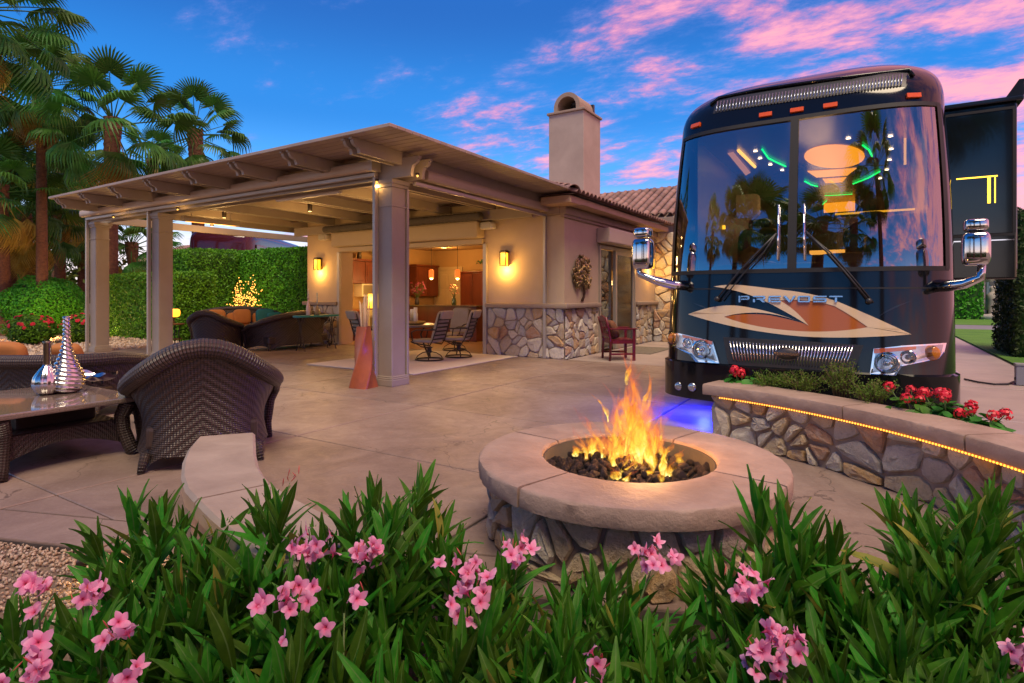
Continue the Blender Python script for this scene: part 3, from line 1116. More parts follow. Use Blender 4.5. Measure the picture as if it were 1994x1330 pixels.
# joints as seen: towards lower left, upper right, right and upper left
cuts = [-.98, .42, 1.32, 3.72, 2 * PI - .98]
cuts = [R(-106), R(-8), R(75), R(172), R(254)]
for i in range(4):
    arc_cap(pit, (0, 0), FI, FR, cuts[i] + g / FI, cuts[i + 1] - g / FI, .352, .452, m_cap, 30)
b = MB(); b.lathe([(.488, .10), (.50, .10), (.50, .43), (.488, .43), (.488, .10)], 48, cap=False); b.build('fire_ring', pm('burnt_ring', (.10, .075, .05), (.05, .04, .03), 6, .8), pit)
b = MB(); b.lathe([(.01, .28), (.487, .28), (.487, .30), (.01, .305)], 32); b.build('burner_pan', m_black, pit)
def rock_mesh(seed):
    bm = bmesh.new()
    bmesh.ops.create_icosphere(bm, subdivisions=2, radius=1)
    r = random.Random(seed)
    sd = [Vector((r.gauss(0, 1), r.gauss(0, 1), r.gauss(0, 1))).normalized() for _ in range(9)]
    hh = [r.uniform(.55, .95) for _ in range(9)]
    for v in bm.verts:
        d = v.co.normalized()
        k = min([1.0] + [h / max(.05, d.dot(s)) for s, h in zip(sd, hh) if d.dot(s) > .2])
        v.co = d * k * r.uniform(.93, 1.05)
    mb = MB().bm(bm)
    return mb.mesh('lava_rock', m_lava)
m_lava = pm('lava', (.035, .026, .03), (.09, .05, .045), 3.0, .75, .1, .9, 9, .25, rand=.45)
rocks = [rock_mesh(s) for s in range(7)]
rl_ = random.Random(8)
for k in range(295):
    a = rl_.uniform(0, 2 * PI); q = .475 * math.sqrt(rl_.random())
    s_ = rl_.uniform(.018, .036)
    z = .325 + rl_.uniform(0, .045) + .02 * (1 - q / .46)
    inst('lava_rock', rocks[k % 7], pit, T(q * math.cos(a), q * math.sin(a), z) @ Euler((rl_.random() * 6, rl_.random() * 6, rl_.random() * 6)).to_matrix().to_4x4() @ SC(s_ * rl_.uniform(.9, 1.5), s_, s_ * rl_.uniform(.7, 1)))

# ---- the fire
def flame_material():
    t = NT('flame')
    uv = t.n('ShaderNodeUVMap')
    sp = t.n('ShaderNodeSeparateXYZ')
    t.l(uv.outputs[0], sp.inputs[0])
    v = t.coord('Object')
    mp = t.n('ShaderNodeMapping'); mp.inputs['Scale'].default_value = (1, 1, .45)
    t.l(v, mp.inputs[0])
    nz_ = t.noise(mp.outputs[0], 16, 3, .55, 1.4)
    lw_ = t.n('ShaderNodeLayerWeight'); lw_.inputs[0].default_value = .35
    core = t.math('SUBTRACT', 1.0, lw_.outputs['Facing'], clamp=True)
    heat_ = t.math('SUBTRACT', t.math('MULTIPLY_ADD', core, .75, .28), t.math('MULTIPLY', sp.outputs[1], .70))
    heat_ = t.math('ADD', heat_, t.math('MULTIPLY_ADD', nz_, .9, -.5), clamp=True)
    c = t.ramp(heat_, [(0, (1.0, .12, .09)), (.32, (1.0, .17, .05)), (.55, (1.0, .36, .02)), (.8, (1.0, .62, .06)), (1, (1, .84, .30))])
    em = t.n('ShaderNodeEmission'); t.l(c, em.inputs[0])
    t.l(t.math('MULTIPLY_ADD', heat_, 1.0, .45), em.inputs[1])
    tr = t.n('ShaderNodeBsdfTransparent')
    al = t.math('MULTIPLY', t.math('POWER', core, 1.9), t.math('MULTIPLY_ADD', nz_, 3.2, -1.12, clamp=True))
    al = t.math('MULTIPLY', al, t.math('SUBTRACT', 1.12, sp.outputs[1], clamp=True), clamp=True)
    mx = t.n('ShaderNodeMixShader')
    t.l(al, mx.inputs[0]); t.l(tr.outputs[0], mx.inputs[1]); t.l(em.outputs[0], mx.inputs[2])
    t.l(mx.outputs[0], t.out.inputs[0])
    return t.m
m_flame = flame_material()
fire = empty('fire', (FC.x, FC.y, .345), 0, 'orange and yellow flames rising from the lava rocks', 'fire')
rf_ = random.Random(19)
def flame(x, y, h, r, lean=(0, 0), tw=1.0, z=0.0):
    ph = rf_.uniform(0, 6); amp = rf_.uniform(.02, .05) * (h / .4) ** .7
    n = 18
    path, rad = [], []
    for i in range(n + 1):
        t_ = i / n
        path.append(Vector((x + lean[0] * t_ * t_ + amp * math.sin(ph + t_ * 6.5) * t_, y + lean[1] * t_ * t_ + amp * math.cos(ph * 1.3 + t_ * 5.2) * t_, z + h * t_)))
        rad.append(r * (math.sin(PI * min(1, t_ * .9 + .14)) ** .9) * (1 - t_) ** .35 * (1 + .28 * math.sin(ph * 2 + t_ * 13)) + .0012)
    mb = MB()
    a0 = rf_.uniform(0, PI)
    m = 9
    vs, uv = [], []
    for i, p in enumerate(path):
        aa = a0 + tw * 2.0 * i / n
        for k in range(m):
            q = 2 * PI * k / m
            lx = math.cos(q) * rad[i]; ly = math.sin(q) * rad[i] * .42
            vs.append((p.x + lx * math.cos(aa) - ly * math.sin(aa), p.y + lx * math.sin(aa) + ly * math.cos(aa), p.z))
            uv.append((k / m, i / n))
    fs = [(i * m + k, i * m + (k + 1) % m, (i + 1) * m + (k + 1) % m, (i + 1) * m + k) for i in range(n) for k in range(m)]
    mb.add(vs, fs, uv)
    mb.build('flame', m_flame, fire)
RV = Vector((CS, SN))                        # to the right as the camera stands
FV = Vector((-SN, CS))
def fl2(r_, f_, h, rad, lr=0, lf=0, tw=1.0, z=0.0):
    p = RV * (r_ * .85 + .03) + FV * (f_ + .06)
    l_ = RV * lr + FV * lf
    flame(p.x, p.y, h, rad, (l_.x, l_.y), tw, z)
for (r_, f_, h, rad, lr) in ((.04, .16, .62, .085, .03), (.10, .12, .46, .08, .06), (-.02, .2, .50, .08, -.05), (.15, .2, .42, .075, .04), (-.07, .14, .36, .075, -.12), (.06, .08, .40, .07, .02),
                             (-.15, .2, .30, .065, -.18), (.20, .16, .34, .065, .10), (.02, .24, .54, .075, .07), (-.03, .10, .28, .065, -.05), (.10, .24, .52, .07, -.02), (.22, .22, .25, .055, .05),
                             (.05, .2, .70, .05, .02), (.08, .17, .66, .045, -.07), (0, .14, .58, .05, .09), (.12, .16, .6, .045, .05), (-.22, .2, .2, .05, -.10), (.16, .08, .30, .05, .1), (-.1, .08, .24, .05, -.1)):
    fl2(r_, f_, h, rad, lr)
for k in range(34):
    q = rf_.uniform(0, .36); a = rf_.uniform(0, 6.28)
    fl2(q * math.cos(a) + .04, q * math.sin(a) + .08, rf_.uniform(.08, .26), rf_.uniform(.02, .045), rf_.uniform(-.10, .10), rf_.uniform(-.05, .05), 1.5, rf_.uniform(0, .02))
for (r_, f_, h, z_, lr) in ((-.12, .2, .20, .24, -.12), (.02, .2, .2, .48, .05), (.15, .2, .2, .34, .09)):
    fl2(r_, f_, h, .022, lr, 0, 2, z_)
for (r_, f_) in ((-.34, .24), (-.28, .28), (-.37, .2), (-.24, .3), (-.17, -.28), (-.10, -.3), (-.13, -.24), (.12, -.32), (.22, -.2), (.25, -.15), (.05, -.2), (-.05, -.1), (.02, -.05)):
    fl2(r_, f_, rf_.uniform(.06, .12), .034, rf_.uniform(-.1, .1), -.05, 1, .02)
m_keep = m_flame
def soft_flame():
    m = m_keep.copy(); m.name = 'flame_veil'
    nt = m.node_tree
    mixn = [n for n in nt.nodes if n.type == 'MIX_SHADER'][0]
    lk = mixn.inputs[0].links[0]; src = lk.from_socket
    mu = nt.nodes.new('ShaderNodeMath'); mu.operation = 'MULTIPLY'; mu.inputs[1].default_value = .42
    nt.links.new(src, mu.inputs[0]); nt.links.new(mu.outputs[0], mixn.inputs[0])
    for n in nt.nodes:
        if n.type == 'VALTORGB':
            ramp_set(n, [(0, (1.0, .10, .12)), (.4, (1.0, .16, .08)), (.75, (1.0, .32, .05)), (1, (1, .55, .10))])
    return m
m_flame = soft_flame()
for (r_, f_, h, rad, lr) in ((.04, .16, .72, .14, .04), (-.04, .18, .56, .13, -.10), (.14, .16, .54, .13, .10), (.04, .1, .46, .14, .0), (-.16, .2, .36, .10, -.2), (.22, .2, .34, .10, .12), (.08, .2, .8, .09, -.06), (0, .2, .66, .10, .12), (-.28, .2, .22, .08, -.12), (.1, 0, .26, .1, .1), (-.1, 0, .22, .1, -.1)):
    fl2(r_, f_, h, rad, lr)
light('fire_glow', (.05, .12, .22), 20, (1, .42, .10), .12, fire)

# ================================================================== PLANTER WALL (right)
PC = (-2.2, 2.3); PR = 3.52
wallp = empty('planter_wall', (PC[0] + PR * math.cos(R(50)), PC[1] + PR * math.sin(R(50)), 0), 0, 'low curved stone planter wall with cast cap in front of the motorhome', 'planter')
WL = WLOC[wallp.name]
A0, A1 = R(2), R(74.5)
b = MB()
b.prism([(A0 + (A1 - A0) * k / 40, 0) for k in range(41)] + [(A1 - (A1 - A0) * k / 40, 1) for k in range(41)],
        lambda u, v, d: Vector((PC[0] + math.cos(u) * (PR + .28 * v), PC[1] + math.sin(u) * (PR + .28 * v), d)) - WL, 0, .44)
pw = b.build('wall_core', m_mortar, wallp)
rq = random.Random(77)
Lw = PR * (A1 - A0)
stones(pw, stone_cells(Lw, .435, .205, .165, .028, rq), lambda u, v, d: Vector((PC[0] + math.cos(A0 + u / PR) * (PR - d), PC[1] + math.sin(A0 + u / PR) * (PR - d), v + .002)) - WL, m_stone, rq, .045, world=False)
stones(pw, stone_cells(.28, .43, .2, .16, .02, rq), lambda u, v, d: Vector((PC[0] + math.cos(A1) * (PR + u), PC[1] + math.sin(A1) * (PR + u), v + .002)) + Vector((-math.sin(A1), math.cos(A1), 0)) * d - WL, m_stone, rq, .04, world=False)
pc = (PC[0] - WL.x, PC[1] - WL.y)
cutsw = [R(76), R(54), R(38.5), R(22), R(2)]
for i in range(4):
    arc_cap(wallp, pc, PR - .075, PR + .30, cutsw[i + 1] + .0018, cutsw[i] - .0018, .442, .542, m_cap, 20)
# back wall of the planter and soil
b = MB()
b.prism([(A0 + (A1 - A0) * k / 30, 0) for k in range(31)] + [(A1 - (A1 - A0) * k / 30, 1) for k in range(31)],
        lambda u, v, d: Vector((PC[0] + math.cos(u) * (PR + .29 + .42 * v), PC[1] + math.sin(u) * (PR + .29 + .42 * v), d)) - WL, 0, .43)
b.build('soil_fill', m_soil, wallp)
# rope light under the cap
rope = MB()
pts = []
for k in range(150):
    a = R(73) - (R(73) - R(8)) * k / 149
    pts.append(Vector((PC[0] + math.cos(a) * (PR - .067), PC[1] + math.sin(a) * (PR - .067), .432)))
rope.tube(pts, .0065, 6)
ro = rope.build('rope_light', emit('rope_glow', (1, .22, .01), .55))
tag(ro, 'glowing amber rope light under the cap of the curved planter wall', 'rope light')
bd = MB()
for k in range(0, 170):
    a = R(73) - (R(73) - R(8)) * k / 169
    bd.ball((PC[0] + math.cos(a) * (PR - .073), PC[1] + math.sin(a) * (PR - .073), .430), .0075, 1)
tag(bd.build('bulbs', emit('rope_bulb', (1, .36, .03), 2.6), ro), kind='stuff')

# ================================================================== CONCRETE SEAT WALL (lower left)
seatL = [(385, 850), (366, 872), (355, 897), (352, 925), (360, 952), (378, 972), (410, 1004), (470, 1055), (560, 1110)]
seatR = [(497, 842), (498, 862), (499, 882), (504, 905), (514, 922), (530, 940), (575, 968), (640, 1000), (740, 1040)]
zt = .40
Lp = [gz(*p, zt) for p in seatL]; Rp = [gz(*p, zt) for p in seatR]
seat = empty('seat_wall', (Lp[0] + Rp[4]) / 2 * 1.0, 0, 'short curved concrete seat wall beside the wicker armchair', 'seat wall')
seat.location.z = 0; WLOC[seat.name] = Vector(seat.location)
def seatseg(i0, i1, name, z0, z1, shrink, mat):
    def res(P):
        out = []
        for i in range(i0, i1):
            for k in range(4):
                out.append(P[i].lerp(P[i + 1], k / 4))
        out.append(P[i1].copy())
        return out
    a, c_ = res(Lp), res(Rp)
    vs, fs = [], []
    n = len(a)
    for p, q in zip(a, c_):
        d = (q - p).normalized()
        p2, q2 = p + d * shrink, q - d * shrink
        e = .018 if shrink < .01 else .001
        for (w_, z) in ((p2, z0), (p2, z1 - e), (p2 + d * e, z1), (q2 - d * e, z1), (q2, z1 - e), (q2, z0)):
            vs.append((w_.x, w_.y, z))
    for i in range(n - 1):
        for k in range(6):
            fs.append((i * 6 + k, (i + 1) * 6 + k, (i + 1) * 6 + (k + 1) % 6, i * 6 + (k + 1) % 6))
    fs.append((0, 1, 2, 3, 4, 5)); fs.append(tuple(range((n - 1) * 6, n * 6))[::-1])
    MB().add(vs, [f[::-1] for f in fs]).build(name, mat, seat, world=True, autosmooth=R(40))
seatseg(0, 5, 'cap_stone', zt - .09, zt, 0, m_capdark)
# leave a joint
for P in (Lp, Rp):
    P[5] = P[5].lerp(P[6], .06)
seatseg(5, 8, 'cap_stone', zt - .09, zt, 0, m_capdark)
seatseg(0, 8, 'support', 0, zt - .092, .05, pm('seat_stucco', (.34, .26, .21), (.27, .2, .16), 4, .8, 0, .4, 40, .01))

# ================================================================== WICKER FURNITURE
def wicker_material(name, chevron):
    t = NT(name)
    uv = t.n('ShaderNodeUVMap')
    sp = t.n('ShaderNodeSeparateXYZ'); t.l(uv.outputs[0], sp.inputs[0])
    u, v = sp.outputs[0], sp.outputs[1]
    tau = 2 * PI
    if chevron:
        d = t.math('ADD', t.math('MULTIPLY', v, 1.0), t.math('MULTIPLY', t.math('ABSOLUTE', u), .8))
        s1 = t.math('SINE', t.math('MULTIPLY', d, tau * 15))
        s2_ = t.math('SINE', t.math('MULTIPLY', u, tau * 48))
        s3 = t.math('SINE', t.math('MULTIPLY', v, tau * 60))
    else:
        s1 = t.math('SINE', t.math('MULTIPLY', v, tau * 42))
        s2_ = t.math('SINE', t.math('MULTIPLY', u, tau * 14))
        s3 = t.math('SINE', t.math('MULTIPLY', v, tau * 84))
    h = t.math('ADD', t.math('MULTIPLY', s1, .5), t.math('ADD', t.math('MULTIPLY', s2_, .25), t.math('MULTIPLY', s3, .22)))
    hn = t.math('MULTIPLY_ADD', h, .5, .5, clamp=True)
    n1 = t.noise(t.coord('Object'), 30, 3)
    c = t.mix(hn, (.018, .012, .010), (.075, .051, .042))  # grooves between strands darkened: their shade is put into the colour
    c = t.mix(t.math('MULTIPLY_ADD', n1, 2, -.7, clamp=True), c, t.mix(.5, c, (.05, .036, .04)))
    t.principled(c, .42, 0, t.bump(h, .9, .008), 0, .5)
    MATS[name] = t.m
    return t.m
m_wick = wicker_material('wicker_chevron', True)
m_roll = wicker_material('wicker_wrap', False)
m_org = pm('rust_cushion', (.42, .17, .045), (.35, .13, .035), 5, .85, 0, .35, 140, .004)
m_teal = pm('teal_cushion', (.01, .17, .21), (.008, .13, .17), 5, .8, 0, .3, 140, .004)

def wicker_seat(name, label, cat, W, D, loc, rz, back=.90, arm=.62, cushions=1, group=None, pillows=(), flare=.10, backs=None):
    """tub seat; front towards local -y"""
    o = empty(name, loc, rz, label, cat, group)
    nexp = 3.2
    def plan(u):
        c_, s_ = math.cos(PI * u), math.sin(PI * u)
        return Vector((-W / 2 * math.copysign(abs(c_) ** (2 / nexp), c_), -D / 2 + D * abs(s_) ** (2 / nexp), 0))
    def top(u):
        s_ = math.sin(PI * u)
        y = plan(u).y / D + .5
        k = max(0, math.cos(PI / 2 * min(1, abs(plan(u).x) / (W / 2)))) ** (.95 if W < 1.2 else .6)
        k *= min(1, max(0, (y - .3) / .45))
        return arm + .08 * min(1, y * 1.6) + (back - arm - .08) * k - .05 * max(0, 1 - y / .25)
    def outn(u):
        p = plan(u)
        q = Vector((p.x / (W / 2) ** 2 * W, (p.y + D * .1) / (D / 2) ** 2 * D if p.y > -D * .1 else 0, 0))
        return q.normalized() if q.length > 1e-6 else Vector((0, 1, 0))
    def bot(u):
        # arched lower edge, feet at the corners
        a = min(abs(u - f) for f in (0, .27, .73, 1))
        return .015 + .10 * min(1, a / .10) ** .7
    us = [0]
    N = 44
    arcl = [0]
    for i in range(1, N + 1):
        arcl.append(arcl[-1] + (plan(i / N) - plan((i - 1) / N)).length)
    mid = arcl[N // 2]
    def U(u):
        x = u * N; i = min(N - 1, int(x))
        return arcl[i] + (arcl[i + 1] - arcl[i]) * (x - i) - mid
    def outer(u, v):
        z0, z1 = bot(u), top(u)
        z = z0 + (z1 - z0) * v
        fo = flare * (max(0, v - .35) / .65) ** 1.6 + .05 * (1 - v) ** 3
        return plan(u) + outn(u) * fo + Vector((0, 0, z))
    sh = MB()
    sh.grid(outer, N, 9, uvfn=lambda u, v: (U(u), (bot(u) + (top(u) - bot(u)) * v)), flip=True)
    def inner(u, v):
        z1 = top(u); z = .24 + (z1 - .24) * v
        fo = flare * (max(0, v - .25) / .75) ** 1.6
        return plan(u) + outn(u) * (fo - .07) + Vector((0, 0, z))
    sh.grid(inner, N, 5, uvfn=lambda u, v: (U(u), .24 + (top(u) - .24) * v))
    sh.build('shell', m_wick, o)
    rl = MB()
    path = []
    for i in range(N + 1):
        u = i / N
        path.append(outer(u, 1) + outn(u) * -.012)
    f0 = path[0] + Vector((0, -.04, -.05)); f1 = path[-1] + Vector((0, -.04, -.05))
    rl.tube([f0] + path + [f1], lambda t_: .078 - .026 * abs(2 * t_ - 1) ** 4, 14)
    rl.build('rolled_arm', m_roll, o)
    sb = MB(); sb.bbox((-W / 2 + .06, -D / 2 - .01, .16), (W / 2 - .06, D / 2 - .1, .34), .03)
    sb.build('seat_base', m_wick, o)
    for x in (-1, 1):
        lg = MB()
        e0 = path[0] if x < 0 else path[-1]
        lg.tube([Vector((e0.x - x * .05, -D / 2 - .02, 0)), Vector((e0.x - x * .065, -D / 2 - .01, .14)), Vector((e0.x - x * .04, -D / 2 - .03, .36)), Vector((e0.x, -D / 2 - .05, e0.z - .05)), Vector((e0.x, e0.y - .02, e0.z - .01))], lambda t_: .032 + .026 * t_, 12)
        lg.build('leg', m_roll, o)
        lg = MB()
        p = Vector((x * (W / 2 - .07), D / 2 - .08, 0))
        lg.tube([p + Vector((x * .03, .05, 0)), p + Vector((x * .02, .03, .06)), p + Vector((0, 0, .14))], lambda t_: .026 + .012 * t_, 10)
        lg.build('leg', m_roll, o)
    cw = (W - .34) / cushions
    for k in range(cushions):
        cu = MB(); cu.pillow((-W / 2 + .17 + cw * (k + .5), -.09, .41), (cw * .98, D - .26, .17), 0, .25, .4)
        cu.build('seat_cushion', m_org, o)
        if backs is not None and k not in backs: continue
        cu = MB()
        cu.pillow((0, 0, 0), (cw * .92, .17, .40), 0, .35, .45, M=T(-W / 2 + .17 + cw * (k + .5), D / 2 - .22, .66) @ RX(R(-12)))
        cu.build('back_cushion', m_org, o)
    for (x, y, z, s_, mt, rx_) in pillows:
        cu = MB(); cu.pillow((0, 0, 0), (s_, .16, s_ * .9), 0, .45, .5, M=T(x, y, z) @ RX(R(rx_)))
        cu.build('throw_pillow', mt, o)
    return o
wicker_seat('wicker_armchair', 'large dark wicker armchair with rolled back beside the concrete seat wall', 'armchair', .94, .84, (-4.93, 2.82, 0), math.atan2(.53, -.85) + PI / 2, .98, .56, flare=.13)
wicker_seat('wicker_armchair', 'dark wicker armchair seen from behind, left of the loveseat under the pergola', 'armchair', .92, .86, (-13.75, 8.1, 0), R(215), .96, .60)
wicker_seat('wicker_loveseat', 'dark wicker loveseat seen from behind under the pergola, behind the console table', 'loveseat', 1.95, .9, (-13.0, 9.75, 0), R(-90), .92, .58, 2)
wicker_seat('wicker_sofa', 'long wicker sofa with rust and teal cushions below the tall hedge', 'sofa', 2.5, .95, (-16.0, 10.2, 0), R(66), .98, .62, 3, pillows=((.75, .18, .72, .55, m_teal, -14), (1.0, .05, .66, .45, m_teal, -10), (.1, .2, .74, .5, m_org, -14), (-.6, .2, .74, .5, m_org, -12)))
wicker_seat('wicker_sofa', 'dark wicker sofa with rust cushions at the left edge behind the granite table', 'sofa', 1.9, .92, (-8.35, 2.84, 0), R(212), .66, .58, 2, pillows=((-.22, -.05, .66, .36, m_org, -25),), backs=(1,))
# ottoman with rust cushion
ot = empty('ottoman', (-6.55, 3.42, 0), R(12), 'wicker ottoman with rust cushion behind the large armchair', 'ottoman')
b = MB(); b.bbox((-.34, -.30, .09), (.34, .30, .34), .05); b.build('base', m_wick, ot)
b = MB(); b.pillow((0, 0, .41), (.66, .58, .16), 0, .3, .4); b.build('cushion', m_org, ot)
for x in (-.27, .27):
    for y in (-.23, .23):
        b = MB(); b.tube([(x * 1.06, y * 1.06, 0), (x, y, .12)], .03, 8); b.build('leg', m_roll, ot)

# granite coffee table
ct = empty('coffee_table', (-6.2, 2.05, 0), 0, 'low wicker coffee table with polished granite top', 'table')
t = NT('granite')
v = t.coord('Object')
vo = t.n('ShaderNodeTexVoronoi'); vo.inputs['Scale'].default_value = 160; t.l(v, vo.inputs['Vector'])
cgr = t.ramp(vo.outputs['Distance'], [(0, (.05, .04, .035)), (.3, (.14, .10, .085)), (.55, (.30, .24, .20)), (.8, (.10, .08, .07))])
cgr = t.mix(t.math('MULTIPLY_ADD', t.noise(v, 6, 4), 1.6, -.4, clamp=True), cgr, t.mix(.5, cgr, (.2, .14, .11)))
t.principled(cgr, .07, 0, None, .4, .6)
m_gran = t.m
b = MB(); b.bbox((-.72, -.56, .455), (.70, .54, .50), .012); b.build('table_top', m_gran, ct)
b = MB()
def apron(x0, y0, x1, y1):
    n = 14
    def f(u, v):
        z0 = .10 + .10 * math.sin(PI * u)
        return Vector((x0 + (x1 - x0) * u, y0 + (y1 - y0) * u, z0 + (.30 - z0) * v))
    b.grid(f, n, 4, uvfn=lambda u, v: (u * 1.1 - .55, v * .2))
for q in ((-.56, -.4, .58, -.4), (.58, -.4, .58, .4), (.58, .4, -.56, .4), (-.56, .4, -.56, -.4)):
    apron(*q)
b.bbox((-.55, -.39, .27), (.57, .39, .31), .01)
b.bbox((-.40, -.28, .31), (.42, .28, .453), .02)
b.build('shelf', m_wick, ct)
for x in (-.58, .60):
    for y in (-.42, .42):
        b = MB(); b.tube([(x * 1.16, y * 1.12, 0), (x * 1.09, y * 1.06, .07), (x, y, .20), (x * .98, y * .98, .33), (x * 1.06, y * 1.06, .452)], lambda t_: .052 + .022 * abs(t_ - .35), 12); b.build('leg', m_roll, ct)

# silver vases and the leaf dish
m_silver = pm('silver', (.74, .72, .70), (.62, .60, .58), 8, .16, .1, metal=1)
p = Vector((-6.32, 2.23, .50))
v1 = empty('silver_vase', gz(130, 764, .50), 0, 'tall silver gourd vase with spiral ridges and long neck', 'vase')
def gourd(r, z, a):
    k = .006 * (1 if r > .02 else .3) * math.sin(z * 165 + a * 2.0 + 2.0 * math.sin(a))
    return max(.004, r + k)
prof = [(.075, 0), (.105, .015), (.132, .05), (.145, .10), (.140, .15), (.122, .20), (.098, .25), (.076, .30), (.058, .35), (.044, .40), (.034, .46), (.029, .52), (.027, .60), (.028, .70), (.025, .702)]
fine = []
for i in range(len(prof) - 1):
    for k in range(8):
        t_ = k / 8
        fine.append((prof[i][0] + (prof[i + 1][0] - prof[i][0]) * t_, prof[i][1] + (prof[i + 1][1] - prof[i][1]) * t_))
fine.append(prof[-1])
b = MB(); b.lathe(fine, 40, (0, 0, 0), gourd); b.build('body', m_silver, v1)
b = MB(); b.lathe([(.02, .695), (.022, .703), (.012, .704)], 16); b.build('mouth', m_black, v1)
v2 = empty('silver_vase', gz(92, 768, .50), 0, 'small fluted silver vase with plain brass neck', 'vase')
b = MB(); b.lathe([(.05, 0), (.08, .02), (.105, .07), (.11, .11), (.10, .16), (.07, .21), (.04, .25), (.03, .27)], 48, (0, 0, 0), lambda r, z, a: r * (1 + .05 * math.sin(a * 14)))
b.build('body', m_silver, v2)
b = MB(); b.lathe([(.026, .265), (.03, .28), (.030, .46), (.036, .48), (.030, .482)], 18); b.build('neck', pm('brass_dark', (.30, .25, .17), (.20, .16, .1), 6, .3, metal=1), v2)
ld = empty('leaf_dish', gz(190, 747, .50), R(20), 'silver leaf shaped dish on the granite table beside the vases', 'dish')
b = MB()
def leafd(u, v):
    x = (u - .5) * .46; w_ = .13 * (1 - (2 * u - 1) ** 2) ** .7
    y = (v - .5) * 2 * w_
    z = .03 + .05 * (abs(v - .5) * 2) ** 2 + .05 * (2 * u - 1) ** 2 + .012 * math.sin(u * 22) * abs(v - .5) * 2
    return Vector((x, y, z))
b.grid(leafd, 24, 10); b.grid(lambda u, v: leafd(u, v) - Vector((0, 0, .006)), 24, 10, flip=True)
b.build('bowl', m_silver, ld)
b = MB(); b.tube([(-.06, 0, .0), (-.06, 0, .035)], .012, 8); b.tube([(.06, 0, .0), (.06, 0, .035)], .012, 8); b.build('feet', m_black, ld)

# terracotta twisted vase with reeds
tv = empty('floor_vase', gz(708, 754, 0), 0, 'tall twisted terracotta floor vase by the corner post', 'vase')
m_terra = pm('terracotta', (.44, .115, .038), (.28, .075, .035), 5.5, .35, .2, .3, 30, .006)
def twist(u, v):
    a = 2 * PI * u
    h = .92 * v
    hw = .17 - .085 * v - .01 * math.sin(PI * v)
    e = 8
    r = hw / ((abs(math.cos(a)) ** e + abs(math.sin(a)) ** e) ** (1 / e))
    a2 = a + R(105) * v + R(8)
    return Vector((r * math.cos(a2), r * math.sin(a2), h))
b = MB(); b.grid(twist, 64, 24, closed_u=True); b.add([(0, 0, .90)] + [twist(k / 24, .975) for k in range(24)], [(0, 1 + k, 1 + (k + 1) % 24) for k in range(24)]); b.build('body', m_terra, tv)
rr_ = random.Random(4)
for k in range(20):
    a = rr_.uniform(0, 6.28); q = rr_.uniform(0, .05); o_ = rr_.uniform(.02, .09)
    b = MB(); b.tube([(q * math.cos(a), q * math.sin(a), .6), (q * math.cos(a) + o_ * math.cos(a), q * math.sin(a) + o_ * math.sin(a), rr_.uniform(1.22, 1.42))], lambda t_: .0058, 6)
    b.build('reed', pm('reed', (.72, .52, .30), (.55, .38, .2), 9, .7, rand=.3), tv)

# console table with teal top
co = empty('console_table', (-11.95, 9.72, 0), R(90), 'narrow console table with teal top and scrolled iron legs', 'table')
b = MB()
b.prism([(math.copysign(abs(math.cos(2 * PI * k / 40)) ** .6, math.cos(2 * PI * k / 40)) * .66, math.copysign(abs(math.sin(2 * PI * k / 40)) ** .7, math.sin(2 * PI * k / 40)) * .22) for k in range(40)], lambda u, v, d: Vector((u, v, d)), .84, .885)
b.build('table_top', pm('teal_paint', (.02, .24, .27), (.015, .19, .22), 4, .35), co)
for x in (-.48, .48):
    b = MB()
    for y in (-1, 1):
        b.tube([(x, y * .17, 0), (x, y * .14, .10), (x, y * .05, .42), (x, y * .03, .62), (x, y * .10, .80), (x, y * .14, .84)], .011, 8)
        b.tube([(x, y * (.14 + .045 * math.cos(a)), .77 + .045 * math.sin(a)) for a in [k * .5 for k in range(12)]], .008, 6)
        b.tube([(x, y * (.06 + .04 * math.cos(a)), .16 + .04 * math.sin(a)) for a in [k * .5 for k in range(12)]], .008, 6)
    b.tube([(x, -.14, .10), (x, .14, .10)], .009, 6)
    b.tube([(x, 0, .10), (x, 0, .84)], .009, 6)
    b.build('leg', m_iron, co)
b = MB(); b.tube([(-.48, 0, .16), (0, .0, .47), (.48, 0, .78)], .009, 6); b.tube([(-.48, 0.003, .78), (0, 0.02, .47), (.48, 0.003, .16)], .009, 6); b.build('cross_brace', m_iron, co)
bo = empty('bottle', (-11.93, 9.45, .885), 0, 'pale pink glass bottle with white candle on the console table', 'bottle')
b = MB(); b.lathe([(.05, 0), (.055, .02), (.05, .22), (.03, .30), (.018, .36), (.017, .42), (.028, .43), (.02, .45)], 18); b.build('body', pm('pink_glass', (.62, .46, .46), (.55, .40, .42), 4, .15), bo)
b = MB(); b.lathe([(.012, .44), (.012, .66), (.004, .67)], 10); b.build('candle', m_white, bo)
bo = empty('bottle', (-11.93, 9.72, .885), 0, 'squat amber glass bottle with pale blue candle on the console table', 'bottle')
b = MB(); b.lathe([(.05, 0), (.068, .03), (.07, .10), (.055, .17), (.02, .22), (.018, .26), (.026, .27), (.02, .28)], 18); b.build('body', pm('amber_glass', (.34, .26, .17), (.26, .2, .13), 5, .12), bo)
b = MB(); b.lathe([(.012, .27), (.011, .56), (.004, .57)], 10); b.build('candle', pm('blue_wax', (.42, .56, .60), None, 1, .5), bo)

